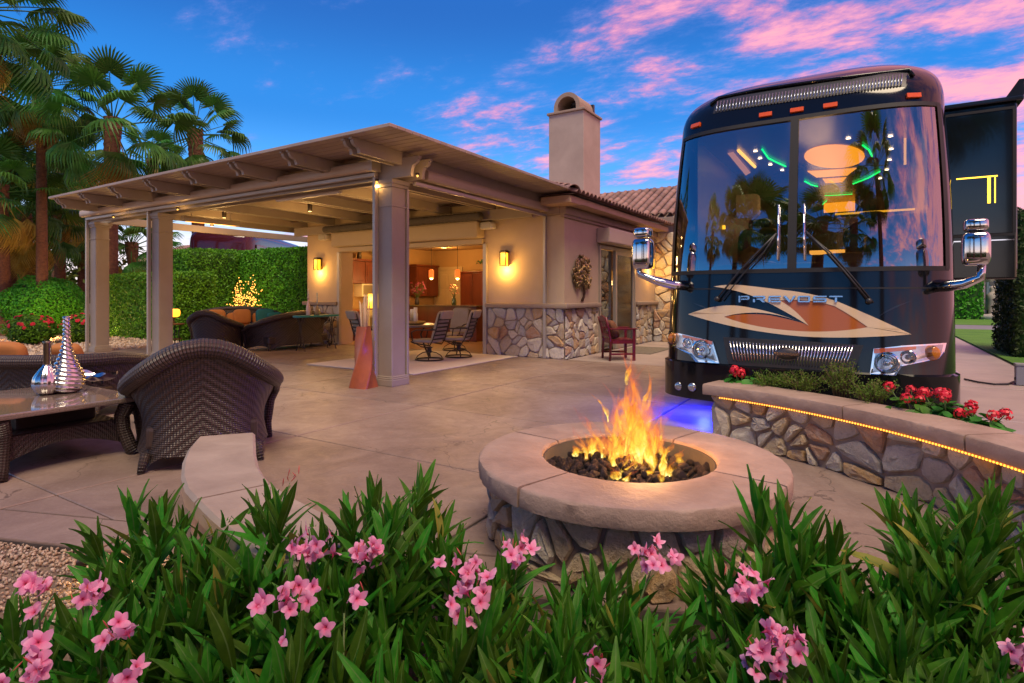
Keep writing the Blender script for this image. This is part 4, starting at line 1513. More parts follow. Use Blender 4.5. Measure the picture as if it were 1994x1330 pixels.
# side table, lamp and the lit twig tree in the lounge
st = empty('side_table', gz(338, 672), 0, 'small dark side table under the glowing lamp', 'table')
b = MB(); b.lathe([(.26, .56), (.27, .57), (.27, .60), (.25, .605)], 28); b.build('table_top', pm('side_wood', (.16, .07, .03), (.10, .045, .02), 6, .4), st)
b = MB(); b.lathe([(.22, .16), (.22, .18)], 24); b.build('shelf', pm('side_wood'  , (.16, .07, .03)), st)
for k in range(3):
    a = k * 2.1 + .4
    b = MB(); b.tube([(.2 * math.cos(a), .2 * math.sin(a), 0), (.16 * math.cos(a), .16 * math.sin(a), .3), (.2 * math.cos(a), .2 * math.sin(a), .57)], .014, 8); b.build('leg', m_iron, st)
la = empty('table_lamp', tuple(Vector(st.location) + Vector((0, 0, .605))), 0, 'small lamp with glowing amber shade on the lounge side table', 'lamp')
b = MB(); b.lathe([(.08, 0), (.085, .01), (.03, .03), (.02, .10), (.035, .14), (.015, .18), (.012, .24)], 18); b.build('base', m_iron, la)
b = MB(); b.lathe([(.10, .18), (.15, .21), (.165, .30), (.15, .38), (.11, .40)], 24); b.build('lamp_shade', emit('amber_shade', (1, .36, .02), 2.6), la)
light('lamp_glow', (0, -.05, .55), 5, (1, .5, .12), .1, la)
tw_base = dp(478, 640, 19.2); tw_base.z = 0
tw = empty('twig_tree', tw_base, 0, 'small decorative twig tree covered with warm fairy lights', 'light tree')
b = MB(); rt2 = random.Random(6)
tips = []
for k in range(34):
    a = rt2.uniform(0, 6.28); hgt = rt2.uniform(.75, 2.12)
    w_ = .66 * math.sin(min(1, (2.2 - hgt) / 1.1 + .12) * PI * .5) * rt2.uniform(.3, 1)
    p0 = Vector((0, 0, .3 + .3 * rt2.random())); p2 = Vector((w_ * math.cos(a), w_ * math.sin(a), hgt)); p1 = p0.lerp(p2, .5) + Vector((0, 0, .1))
    b.tube([p0, p1, p2], lambda t_: .008 * (1 - .6 * t_), 5)
    for j in range(8):
        tips.append(p1.lerp(p2, j / 7) + Vector((rt2.gauss(0, .06), rt2.gauss(0, .06), rt2.gauss(0, .05))))
b.tube([(0, 0, 0), (.01, 0, .5), (0, 0, 1.2)], lambda t_: .025 * (1 - .5 * t_), 8)
b.build('branches', m_iron, tw)
bulb = MB(); bulb.ball((0, 0, 0), .016, 1); bme = bulb.mesh('bulb', emit('fairy', (1, .36, .05), 4))
for p in tips:
    if p.z > .8:
        inst('bulb', bme, tw, T(*p))
light('twig_glow', (.1, -.3, 1.4), 10, (1, .5, .14), .25, tw)
# ================================================================== DINING SET
rug = MB(); rug.bbox((-9.55, 7.52, .003), (-6.72, 11.0, .018), .004)
tag(rug.build('rug', pm('rug', (.80, .73, .64), (.74, .67, .58), 14, .95, 0, .5, 220, .004)), 'pale cream rug under the outdoor dining set', 'rug')
m_sling = pm('sling_fabric', (.40, .335, .25), (.34, .28, .21), 6, .8, 0, .4, 160, .003)
m_bronze = pm('bronze_frame', (.05, .038, .028), (.08, .06, .045), 10, .4, .1, 0, metal=.6)
def swivel_chair(label, loc, rz):
    o = empty('swivel_chair', loc, rz, label, 'dining chair', 'swivel dining chairs on the rug')
    b = MB(); b.tube([(.29 * math.cos(k * PI / 16), .29 * math.sin(k * PI / 16), .022) for k in range(33)], .016, 8, cap=False); b.build('base_ring', m_bronze, o)
    for k in range(4):
        a = k * PI / 2 + .5
        b = MB(); b.tube([(.285 * math.cos(a), .285 * math.sin(a), .03), (.24 * math.cos(a), .24 * math.sin(a), .10), (.14 * math.cos(a), .14 * math.sin(a), .16), (.04 * math.cos(a), .04 * math.sin(a), .18)], .014, 8, flat=.7); b.build('leg', m_bronze, o)
    b = MB(); b.lathe([(.05, .16), (.055, .18), (.04, .24), (.06, .26), (.09, .28)], 14); b.build('swivel_hub', m_black, o)
    b = MB()
    for x in (-.24, .24):
        b.tube([(x, -.30, .40), (x, -.22, .37), (x, .16, .33), (x, .22, .42), (x, .30, .62), (x, .40, .98)], .014, 8)
        b.tube([(x, -.2, .37), (x * .6, -.1, .29), (x * .3, 0, .27)], .011, 6)
    b.tube([(-.24, .4, .98), (0, .41, .995), (.24, .4, .98)], .014, 8)
    b.build('seat_frame', m_bronze, o)
    for k in range(7):
        t_ = k / 6
        y = .235 + .155 * t_; z = .46 + .49 * t_
        b = MB(); b.bbox((-.235, y + .012, z - .016), (.235, y + .03, z + .016), .004); b.build('back_slat', m_bronze, o)
    b = MB()
    b.grid(lambda u, v: Vector(((u - .5) * .47, -.30 + .5 * v, .43 - .05 * v - .015 * math.sin(PI * v) + .012 * math.cos(PI * (u - .5)))), 6, 8)
    b.pillow((0, -.05, .415), (.47, .52, .075), 0, .25, .4)
    b.build('seat_cushion', m_sling, o)
    b = MB(); b.pillow((0, 0, 0), (.48, .07, .66), 0, .3, .3, M=T(0, .285, .73) @ RX(R(-17))); b.pillow((0, .0, 0), (.48, .05, .18), 0, .3, .3, M=T(0, .43, .965) @ RX(R(-17)))
    b.build('back_cushion', m_sling, o)
    for x in (-1, 1):
        b = MB(); b.tube([(x * .25, .29, .66), (x * .31, .15, .66), (x * .32, -.12, .65), (x * .31, -.24, .60), (x * .26, -.25, .42)], .014, 8); b.build('armrest', m_bronze, o)
    return o
swivel_chair('tan swivel dining chair on the rug, nearest the corner post on its right', tuple(gz(836, 703)), R(-82))
swivel_chair('tan swivel dining chair on the rug, rightmost, beside the stone wall', tuple(gz(893, 697)), R(-72))
swivel_chair('tan swivel dining chair at the far end of the dining table', (-8.75, 11.3, .01), R(10))
swivel_chair('tan swivel dining chair left of the corner post behind the terracotta vase', tuple(gz(722, 703)), R(158))
for o in [q for q in bpy.data.objects if q.name.startswith('swivel_chair')]:
    if o.location.z < .018: o.location.z = .018
dt = empty('dining_table', (-8.75, 9.55, .018), 0, 'round dining table with candles behind the corner post', 'table')
b = MB(); b.lathe([(.70, .68), (.74, .69), (.74, .72), (.70, .73)], 40); b.build('table_top', pm('table_slate', (.12, .10, .085), (.18, .15, .125), 7, .35), dt)
for k in range(4):
    a = k * PI / 2 + .7
    b = MB(); b.tube([(.5 * math.cos(a), .5 * math.sin(a), 0), (.4 * math.cos(a), .4 * math.sin(a), .25), (.32 * math.cos(a), .32 * math.sin(a), .5), (.42 * math.cos(a), .42 * math.sin(a), .69)], .02, 8); b.build('leg', m_bronze, dt)
tr = empty('candle_tray', (-8.6, 9.55, .748), 0, 'woven gold tray under the white pillar candles', 'tray')
b = MB(); b.lathe([(.26, 0), (.30, .02), (.31, .07), (.28, .075), (.26, .03), (.02, .028)], 32, (0, 0, 0), lambda r, z, a: r * (1 + .02 * math.sin(a * 26))); b.build('bowl', pm('gold_wicker', (.45, .30, .07), (.30, .19, .04), 20, .5), tr)
for k, (x, y, h) in enumerate(((-.14, 0, .24), (-.02, -.1, .26), (.1, .02, .3), (.02, .12, .34), (.19, -.06, .22), (-.1, .14, .3))):
    c_ = empty('candle', (-8.6 + x, 9.55 + y, .778), 0, ['short white pillar candle at the left end of the tray', 'white pillar candle at the front of the tray', 'white pillar candle in the middle of the tray', 'tallest white pillar candle at the back of the tray', 'short white pillar candle at the right end of the tray', 'white pillar candle at the rear left of the tray'][k], 'candle', 'white candles on the dining table')
    b = MB(); b.lathe([(.042, 0), (.042, h - .005), (.036, h), (.01, h - .006)], 16); b.build('wax', m_white, c_)
    b = MB(); b.tube([(0, 0, h - .008), (.002, 0, h + .02)], .002, 5); b.build('wick', m_black, c_)
lt = empty('table_lamp', tuple(oy(730, 640, 12.6)), 0, 'tall lamp with bright yellow shade seen left of the corner post', 'lamp')
lt.location.z = .012
b = MB(); b.lathe([(.13, 0), (.14, .02), (.03, .05), (.022, .5), (.05, .6), (.02, .8), (.015, 1.08)], 18); b.build('base', m_bronze, lt)
b = MB(); b.lathe([(.23, .98), (.20, 1.42), (.19, 1.42)], 24); b.build('lamp_shade', emit('yellow_shade', (1, .50, .03), 1.8), lt)
light('lamp_glow', (.0, -.3, 1.3), 25, (1, .6, .2), .15, lt)

# ================================================================== KITCHEN (seen through the opening)
m_cherry = pm('cherry_wood', (.17, .035, .012), (.11, .022, .008), 6, .35, .1, .1, 40, .003, stretch=(1, 1, .2))
m_appl = pm('appliance_white', (.66, .58, .42), None, 1, .35)
def cab(name, label, lo, hi, doors, axis, face, mat=m_cherry, cat='cabinet'):
    """box with separate panelled doors on one face"""
    o = empty(name, ((lo[0] + hi[0]) / 2, (lo[1] + hi[1]) / 2, lo[2]), 0, label, cat)
    b = MB(); b.bbox(lo, hi, .008); b.build('carcass', mat, o, world=True)
    for k in range(doors):
        b = MB()
        if axis == 'y':                      # front faces +x, doors along y
            a0 = lo[1] + (hi[1] - lo[1]) * k / doors + .012; a1 = lo[1] + (hi[1] - lo[1]) * (k + 1) / doors - .012
            x = hi[0]
            b.bbox((x + .002, a0, lo[2] + .015), (x + .022, a1, hi[2] - .015), .004)
            b.bbox((x + .022, a0 + .07, lo[2] + .09), (x + .034, a1 - .07, hi[2] - .09), .01)
        else:
            a0 = lo[0] + (hi[0] - lo[0]) * k / doors + .012; a1 = lo[0] + (hi[0] - lo[0]) * (k + 1) / doors - .012
            y = lo[1]
            b.bbox((a0, y - .022, lo[2] + .015), (a1, y - .002, hi[2] - .015), .004)
            b.bbox((a0 + .07, y - .034, lo[2] + .09), (a1 - .07, y - .022, hi[2] - .09), .01)
        b.build('cabinet_door', mat, o, world=True)
    b = MB(); b.bbox((lo[0] - .0, lo[1] - .03, hi[2]), (hi[0] + .05, hi[1] + .03, hi[2] + .07), .02); b.build('crown', mat, o, world=True)
    return o
KX = -13.8
cab('wall_cabinet', 'cherry wall cabinets above the microwave in the kitchen', (KX, 12.2, 1.75), (KX + .34, 14.6, 2.45), 4, 'y', 1)
cab('wall_cabinet', 'cherry wall cabinet next to the far kitchen door', (KX, 15.2, 1.35), (KX + .34, 16.4, 2.4), 2, 'y', 1)
cab('base_cabinet', 'cherry base cabinets with counter along the kitchen wall', (KX, 12.0, .012), (KX + .6, 14.9, .88), 5, 'y', 1)
mw = empty('microwave', (KX + .2, 13.0, 1.36), 0, 'white microwave below the cherry wall cabinets', 'microwave')
b = MB(); b.bbox((KX, 12.65, 1.34), (KX + .38, 13.45, 1.745), .01); b.build('casing', m_appl, mw, world=True)
b = MB(); b.bbox((KX + .382, 12.7, 1.4), (KX + .395, 13.22, 1.7), .004); b.build('door_window', pm('oven_glass', (.25, .2, .13), None, 1, .2), mw, world=True)
b = MB(); b.tube([(KX + .42, 13.26, 1.4), (KX + .42, 13.26, 1.7)], .01, 6); b.build('handle', m_appl, mw, world=True)
sv = empty('stove', (KX + .3, 13.0, .012), 0, 'white kitchen range under the microwave', 'stove')
b = MB(); b.bbox((KX + .01, 12.6, .012), (KX + .68, 13.36, .93), .01); b.build('body', m_appl, sv, world=True)
b = MB(); b.bbox((KX + .682, 12.7, .35), (KX + .7, 13.26, .7), .006); b.build('oven_window', pm('oven_glass'  , (.2, .2, .2)), sv, world=True)
b = MB(); b.tube([(KX + .72, 12.68, .76), (KX + .72, 13.28, .76)], .012, 6); b.build('handle', m_appl, sv, world=True)
# panel door in the rear wall
dr = empty('interior_door', (-13.1, 16.58, .012), 0, 'cream six panel door in the rear kitchen wall', 'door')
b = MB(); b.bbox((-13.62, 16.555, .012), (-12.58, 16.598, 2.30), .004); b.build('door_leaf', pm('door_cream', (.62, .46, .25), (.56, .41, .22), 2, .5), dr, world=True)
for i in range(2):
    for (z0, z1) in ((.2, .85), (.98, 1.6), (1.72, 2.15)):
        b = MB(); b.bbox((-13.50 + i * .45, 16.535, z0), (-13.15 + i * .45, 16.553, z1), .012); b.build('door_panel', MATS['door_cream'], dr, world=True)
b = MB(); b.bbox((-13.75, 16.54, .012), (-13.63, 16.597, 2.42), .006); b.bbox((-12.57, 16.54, .012), (-12.45, 16.597, 2.42), .006); b.bbox((-13.63, 16.54, 2.305), (-12.57, 16.597, 2.42), .006); b.build('door_casing', MATS['door_cream'], dr, world=True)
cab('tall_cabinet', 'dark cherry hutch at the right of the kitchen door', (-12.2, 16.1, .012), (-10.6, 16.59, 2.15), 3, 'x', 1)
isl = empty('kitchen_island', (-11.4, 14.0, .012), 0, 'dark kitchen island counter with flowers on it', 'counter')
b = MB(); b.bbox((-12.9, 13.7, .012), (-9.8, 14.35, 1.04), .01); b.build('body', m_cherry, isl, world=True)
b = MB(); b.bbox((-13.0, 13.58, 1.042), (-9.7, 14.45, 1.085), .012); b.build('counter_top', pm('counter_granite', (.10, .07, .045), (.2, .14, .09), 30, .12), isl, world=True)
def pendant(px, label, Y):
    p = oy(px, 533, Y)
    o = empty('pendant_lamp', (p.x, p.y, p.z - .14), 0, label, 'pendant lamp', 'pendant lamps over the island')
    b = MB(); b.lathe([(.07, 0), (.082, .03), (.082, .24), (.05, .27), (.02, .28)], 20); b.build('lamp_shade', emit('pendant_glass', (1, .14, .01), .95), o)
    b = MB(); b.tube([(0, 0, .28), (0, 0, 3.02 - p.z + .14)], .006, 6); b.build('cord', m_black, o)
    b = MB(); b.ball((0, 0, -.0), .05, 2); b.build('bulb', emit('pendant_bulb', (1, .62, .16), 14), o)
    light('pendant_glow', (0, 0, -.12), 22, (1, .55, .18), .06, o)
pendant(840, 'glowing red glass pendant lamp in front of the kitchen door, the left one', 13.9)
pendant(891, 'glowing red glass pendant lamp beside the dark hutch, the right one', 14.05)
for k, (x, y) in enumerate(((-12.6, 12.8), (-9.6, 12.9), (-12.3, 15.3), (-9.4, 15.3))):  # downlights added to warm the room, no such fittings in view
    o = empty('added_ceiling_light', (x, y, 3.0), 0, ['added ceiling light above the cherry cabinets', 'added ceiling light inside the open front', 'added ceiling light by the kitchen door', 'added ceiling light at the rear right of the room'][k], 'ceiling light', 'added lights in the room')
    b = MB(); b.lathe([(.09, 0), (.11, .0), (.11, .019), (.02, .019)], 18); b.build('trim_ring', m_white, o)
    b = MB(); b.lathe([(.085, .006), (.01, .005)], 18); b.build('lens', emit('added_can_light', (1, .66, .28), 8), o)
    light('added_can_glow', (0, 0, -.15), 24, (1, .55, .16), .1, o)
def bouquet(name, label, loc, c1, n, s_, vase_c, seed, stem=.22, cat='flowers'):
    o = empty(name, loc, 0, label, cat)
    b = MB(); b.lathe([(.06, 0), (.075, .02), (.07, .12), (.05, .19), (.06, .22)], 16); b.build('vase', vase_c, o)
    r = random.Random(seed)
    g = MB(); f = MB()
    for k in range(n):
        a = r.uniform(0, 6.28); q = s_ * math.sqrt(r.random()); z = .22 + stem * r.uniform(.4, 1.3)
        p = Vector((q * math.cos(a), q * math.sin(a), z))
        g.tube([(0, 0, .15), p * .5 + Vector((0, 0, .12)), p], .003, 4)
        for j in range(3):
            f.pillow((p.x + r.gauss(0, .02), p.y + r.gauss(0, .02), p.z + r.gauss(0, .015)), (.05, .05, .035), r.random() * 3, 1, 1, 7, 5)
        d = Vector((r.gauss(0, 1), r.gauss(0, 1), r.gauss(0, .5))).normalized() * .09
        c_ = p * .7 + Vector((0, 0, .08)); s2_ = d.cross(Vector((0, 0, 1))).normalized() * .02
        g.add([c_, c_ + d * .5 + s2_, c_ + d, c_ + d * .5 - s2_], [(0, 1, 2, 3)])
    g.build('stems', pm('stem_green', (.05, .10, .02), (.08, .15, .03), 9, .6), o)
    f.build('blossoms', c1, o)
p = oy(812, 590, 13.95)
bouquet('flower_vase', 'dark vase of deep red flowers on the island left of the door', (p.x, 13.95, 1.087), pm('deep_red', (.30, .02, .04), (.2, .05, .1), 20, .6), 26, .24, m_iron, 1, .38)
p = oy(884, 590, 13.95)
bouquet('flower_vase', 'glass vase of orange lilies on the island right of the door', (p.x, 13.95, 1.087), pm('lily', (.62, .18, .08), (.5, .3, .15), 20, .6), 14, .17, pm('vase_green', (.07, .12, .05), None, 1, .1), 2, .32)
bouquet('potted_fern', 'trailing green plant on top of the dark hutch', (-11.3, 16.3, 2.23), pm('fern', (.08, .16, .04), (.12, .22, .05), 20, .6), 26, .3, m_iron, 3, .12, 'plant')
bouquet('dried_arrangement', 'golden dried arrangement on top of the cherry wall cabinets', (KX + .2, 13.4, 2.53), pm('dried_gold', (.42, .28, .08), (.28, .22, .08), 20, .6), 34, .42, m_bronze, 4, .1)
bouquet('dried_arrangement', 'leafy dried arrangement at the left end of the cherry wall cabinets', (KX + .2, 12.7, 2.53), pm('dried_green', (.22, .20, .06), (.35, .25, .08), 20, .6), 28, .35, m_bronze, 5, .1)
# living area lamp seen through the side slider
pl = empty('drum_pendant', (-6.4, 15.35, 1.84), 0, 'wide glowing drum pendant seen through the side sliding door', 'pendant lamp')
b = MB(); b.lathe([(.30, 0), (.33, .0), (.33, .24), (.30, .24)], 28); b.build('lamp_shade', emit('drum', (1, .36, .03), 1.5), pl)
b = MB(); b.tube([(0, 0, .24), (0, 0, 1.12)], .008, 6); b.tube([(-.31, 0, .22), (.31, 0, .22)], .006, 5); b.build('rod', m_black, pl)
light('drum_glow', (0, 0, -.1), 25, (1, .55, .2), .2, pl)

# ================================================================== WALL FITTINGS
def sconce(label, loc, rz, e=9.5):
    """lantern on a wall; wall behind local +y"""
    o = empty('wall_lantern', loc, rz, label, 'wall lamp', 'amber wall lanterns')
    b = MB(); b.bbox((-.06, -.02, -.02), (.06, -.001, .20), .006); b.build('back_plate', m_bronze, o)
    b = MB(); b.bbox((-.085, -.195, .17), (.085, -.018, .195), .006); b.bbox((-.065, -.175, .196), (.065, -.03, .225), .006); b.build('roof', m_bronze, o)
    for x in (-.072, .072):
        for y in (-.18, -.04):
            b = MB(); b.box((x - .008, y - .008, -.12), (x + .008, y + .008, .169)); b.build('bar', m_bronze, o)
    b = MB(); b.bbox((-.08, -.19, -.135), (.08, -.03, -.121), .004); b.build('floor', m_bronze, o)
    b = MB(); b.box((-.062, -.17, -.118), (.062, -.05, .165)); b.build('glass_panes', emit('lantern_glass', (1, .36, .015), 2.3), o)
    light('lantern_glow', (0, -.15, -.22), e * 1.8, (1, .52, .10), .03, o)
    light('lantern_glow', (0, -.30, .10), e * .6, (1, .52, .10), .05, o)
p = oy(987, 507, WY); sconce('amber wall lantern right of the open front, above the stone base', (p.x, WY, p.z), 0)
p = oy(624, 517, WY); sconce('amber wall lantern left of the open front, near the tall hedge', (p.x, WY, p.z), 0)
p = ox(1262, 515, WX1); sconce('amber wall lantern on the side wall, partly behind the motorhome mirror', (WX1, p.y, p.z), R(90))
def speaker(label, p):
    o = empty('outdoor_speaker', p, 0, label, 'speaker', 'white outdoor speakers')
    b = MB(); b.pillow((0, -.14, 0), (.34, .24, .17), 0, .35, .35); b.build('cabinet', m_white, o)
    b = MB(); b.pillow((0, -.235, -.01), (.28, .06, .13), 0, .35, .35); b.build('grille', pm('speaker_grille', (.5, .47, .42), None, 1, .7), o)
    b = MB(); b.tube([(0, -.001, .12), (0, -.07, .12), (0, -.1, .07)], .012, 6); b.build('bracket', m_black, o)
p = oy(957, 441, WY); speaker('white outdoor speaker at the upper right of the open front', (p.x, WY, p.z))
p = oy(640, 463, WY); speaker('white outdoor speaker at the upper left of the open front', (p.x, WY, p.z))
# metal tree art on the side wall
ta = empty('metal_tree', (WX1 + .03, 11.92, 1.26), 0, 'bronze metal tree wall sculpture on the side wall', 'wall art')
m_gold = pm('aged_gold', (.50, .36, .15), (.14, .09, .05), 7, .32, .15, metal=.85, rand=.5)
lf = MB(); lf.pillow((0, 0, 0), (.035, .085, .20 * .9), 0, 1, .75, 8, 6); 
lme = lf.mesh('metal_leaf', m_gold)
ra = random.Random(15)
for k in range(105):
    a = ra.uniform(0, 2 * PI); q = math.sqrt(ra.random())
    y = .48 * q * math.cos(a); z = .62 + .40 * q * math.sin(a)
    if z < .36 and abs(y) < .05: continue
    if z < .3: z = .3 + ra.random() * .08
    inst('metal_leaf', lme, ta, T(ra.uniform(0, .06), y, z) @ RX(ra.uniform(-1.6, 1.6)) @ SC(1, ra.uniform(.7, 1.1), ra.uniform(.6, 1)))
b = MB(); b.tube([(0.0, .02, 0), (.01, .10, .10), (.02, .11, .20), (.02, .04, .34), (.02, 0, .45)], lambda t_: .035 - .012 * t_, 10, flat=.7); b.tube([(.02, .06, .3), (.02, -.12, .46), (.02, -.2, .6)], lambda t_: .018 - .01 * t_, 8); b.tube([(.02, .06, .32), (.02, .2, .5), (.02, .25, .62)], lambda t_: .016 - .009 * t_, 8); b.build('trunk', pm('dark_bronze', (.12, .06, .045), (.07, .04, .03), 6, .4, metal=.7), ta)

# ================================================================== RED CHAIR, PILLOW, MAT
m_red = pm('red_paint', (.17, .012, .022), (.12, .008, .016), 6, .35, .1, .15, 50, .003)
rc = empty('red_armchair', (-4.62, 11.75, 0), math.atan2(.62, .78) + PI / 2, 'dark red wooden armchair by the side sliding door', 'chair')
for x in (-.29, .29):
    b = MB(); b.bbox((x - .028, -.28, 0), (x + .028, -.225, .66), .006); b.build('leg', m_red, rc)
    b = MB(); b.tube([(x, .27, 0), (x, .25, .42), (x, .30, .70), (x, .36, .92)], .026, 4); b.build('leg', m_red, rc)
    b = MB(); b.bbox((x - .04, -.33, .66), (x + .04, .29, .69), .01); b.build('armrest', m_red, rc)
    b = MB(); b.bbox((x - .015, -.22, .12), (x + .015, .25, .16), .004); b.build('stretcher', m_red, rc)
b = MB(); b.bbox((-.265, -.275, .36), (.265, -.245, .43), .004); b.bbox((-.265, .225, .36), (.265, .255, .43), .004); b.bbox((-.30, -.22, .36), (-.275, .22, .425), .004); b.bbox((.275, -.22, .36), (.30, .22, .425), .004); b.build('seat_rail', m_red, rc)
for k in range(7):
    y = -.24 + k * .076
    b = MB(); b.bbox((-.30, y - .033, .43), (.30, y + .033, .45), .005); b.build('seat_slat', m_red, rc)
b = MB()
pr = [(-.265, 0), (.265, 0), (.265, .04), (.2, .085), (.1, .115), (0, .125), (-.1, .115), (-.2, .085), (-.265, .04)]
b.prism(pr, lambda u, v, d: Vector((u, .335 + v * .25 + d, .83 + v)), -.014, .014); b.build('crest_rail', m_red, rc)
b = MB(); b.bbox((-.265, .262, .50), (.265, .288, .56), .004); b.build('lower_rail', m_red, rc)
for k in range(6):
    x = -.215 + k * .086
    b = MB(); b.tube([(x, .275, .555), (x, .345, .845)], .016, 4, flat=.5); b.build('back_slat', m_red, rc)
b = MB(); b.pillow((0, 0, 0), (.44, .15, .40), 0, .45, .55, M=RX(R(-20)))
pil = tag(b.build('patterned_pillow', pm('tapestry', (.26, .10, .03), (.09, .035, .03), 22, .9, 0, .4, 80, .004)), 'brown and gold patterned pillow on the red armchair', 'pillow')
pil.location = (-4.72, 11.67, .65); pil.rotation_euler = rc.rotation_euler
mt = MB(); mt.bbox((-5.35, 13.1, .0), (-4.35, 14.9, .012), .004)
tag(mt.build('door_mat', pm('mat', (.10, .085, .06), (.24, .2, .15), 14, .95, 0, .6, 90, .005)), 'dark patterned door mat in front of the side sliding door', 'mat')
# path light in the gravel
plg = empty('path_light', gz(163, 1112), 0, 'small lit bronze path light in the gravel', 'path light')
b = MB(); b.tube([(0, 0, -.04), (0, 0, .035)], .012, 8); b.build('stake', m_bronze, plg)
b = MB(); b.tube([(-.02, -.01, .035), (.05, .03, .075)], lambda t_: .022 + .006 * t_, 12); b.build('head', m_bronze, plg)
b = MB(); b.tube([(.05, .03, .075), (.056, .0335, .079)], .026, 12); b.build('lens', emit('path_bulb', (1, .42, .05), 5), plg)
light('path_glow', (.11, .06, .10), 2.0, (1, .5, .12), .03, plg)

# small warm bulbs fixed under the beams
for k, (px, py, z, lab) in enumerate(((734, 353, 3.15, 'small warm bulb under the front beam left of the corner post'), (813, 341, 3.16, 'small warm bulb under the scrolled beam end'), (346, 407, 3.15, 'small warm bulb under the beam by the second post'), (221, 422, 3.15, 'small warm bulb under the beam by the left post'))):
    p = gz(px, py, z)
    o = empty('beam_light', p, 0, lab, 'light bulb', 'small bulbs under the pergola beams')
    b = MB(); b.lathe([(.03, .0), (.034, .02), (.02, .035)], 12); b.build('socket', m_bronze, o)
    b = MB(); b.ball((0, 0, -.012), .016, 2); b.build('bulb', emit('beam_bulb', (1, .50, .08), 1.8), o)
    light('beam_glow', (0, 0, -.08), 2.2, (1, .55, .16), .03, o)
for k, (x, y) in enumerate(((-8.1, 8.2), (-10.8, 8.6), (-13.5, 8.2), (-15.4, 9.0))):
    o = empty('rafter_light', (x, y, 3.30), 0, ['warm downlight between the rafters above the dining rug', 'warm downlight between the rafters in the middle of the pergola', 'warm downlight between the rafters above the loveseat', 'warm downlight between the rafters above the long sofa'][k], 'downlight', 'downlights in the pergola')
    b = MB(); b.lathe([(.05, .0), (.055, .2), (.03, .245)], 14); b.build('housing', m_bronze, o)
    b = MB(); b.lathe([(.04, -.002), (.01, -.003)], 14); b.build('lens', emit('down_lens', (1, .6, .2), 5), o)
    light('down_glow', (0, 0, -.55), 30, (1, .56, .17), .15, o)
# ================================================================== MOTORHOME
BX = -.645                                     # centre line
NE, ND = 4.0, .52
def b_w(z):
    if z < 1.7: return 1.318
    if z < 3.22: return 1.318 - .045 * ((z - 1.7) / 1.52) ** 2
    t_ = min(1, (z - 3.22) / .66)
    return 1.273 - .34 * t_ ** 3.2
def b_yf(z):
    if z < .69: return 6.10
    if z < 1.62: return 6.10 + .11 * (z - .69) / .93
    if z < 3.22: return 6.21 + .29 * ((z - 1.62) / 1.6) ** 1.25
    t_ = min(1, (z - 3.22) / .66)
    return 6.50 + .16 * t_ + .60 * t_ ** 3.2
def front_y(X, z):
    w_ = b_w(z); s_ = min(1, abs((X - BX) / w_))
    return b_yf(z) + ND * (1 - max(0.0, 1 - s_ ** NE) ** (1 / 2.2))
def S(px, py):
    Y = 6.4
    for _ in range(14):
        p = oy(px, py, Y)
        p.z = min(p.z, 3.87)
        X = max(BX - b_w(p.z) * .999, min(BX + b_w(p.z) * .999, p.x))
        Y = front_y(X, p.z)
    p = oy(px, py, Y)
    return Vector((max(BX - b_w(p.z) * .999, min(BX + b_w(p.z) * .999, p.x)), Y, p.z))
bus = empty('motorhome', (BX, 12, 0), 0, 'large black motorhome with cream and copper swirl on its nose and lit interior', 'motorhome')
def bp_(name, mb, mat, parent=None, sm=None):
    return mb.build(name, mat, parent or bus, world=True, autosmooth=sm)
def carpaint(name, c, coat=.12):
    t = NT(name)
    v = t.coord('Object')
    n_ = t.noise(v, 1.1, 2)
    n2 = t.noise(v, 300, 2)
    r = t.math('MULTIPLY_ADD', n_, .05, .06)
    t.principled(t.mix(t.math('MULTIPLY_ADD', n2, .6, .0, clamp=True), c, tuple(min(1, x * 1.6 + .004) for x in c)), r, 0, t.bump(t.noise(v, 2.2, 2), .02, .02), coat, .42)
    MATS[name] = t.m
    return t.m
m_bus = carpaint('black_paint', (.0035, .0045, .006))
m_cream = carpaint('cream_stripe', (.58, .43, .26))
m_cop = carpaint('copper_stripe', (.34, .095, .016))
m_blk2 = carpaint('dark_blue_stripe', (.012, .016, .024))
m_chrome = pm('chrome', (.86, .87, .90), None, 1, .05, metal=1)
m_rub = pm('rubber', (.012, .012, .013), None, 1, .6)
# body shell: front wrap + sides, closed at the rear
def frontgrid(mb, x0f, x1f, z0, z1, nu, nv, off=0.0, uv=None):
    """part of the front surface; x as fraction of the half width"""
    def f(u, v):
        z = z0 + (z1 - z0) * v
        s_ = x0f(z) + (x1f(z) - x0f(z)) * u if callable(x0f) else x0f + (x1f - x0f) * u
        # even spacing round the corners
        X = BX + b_w(z) * s_
        return Vector((X, front_y(X, z) - off, z))
    mb.grid(f, nu, nv)
ss = lambda u: math.sin((u - .5) * PI) if False else (2 * u - 1)
def wrap(mb, z0, z1, nu=48, nv=10, off=0.0):
    def f(u, v):
        z = z0 + (z1 - z0) * v
        a = (u - .5) * PI
        s_ = math.copysign(abs(math.sin(a)) ** .75, math.sin(a))
        X = BX + (b_w(z) + (off if abs(s_) > .5 else 0)) * s_
        return Vector((X, front_y(BX + b_w(z) * s_, z) - off, z))
    mb.grid(f, nu, nv)
ZB0, ZB1, ZW0, ZW1, ZT = .30, .69, 1.63, 3.22, 3.88
body = MB()
wrap(body, ZB1, ZW0, 60, 12)
wrap(body, ZW1, ZT, 60, 16)
# A pillars beside the glass
SP = .955
for s0, s1 in ((-.9995, -SP), (SP, .9995)):
    frontgrid(body, s0, s1, ZW0, ZW1, 6, 14)
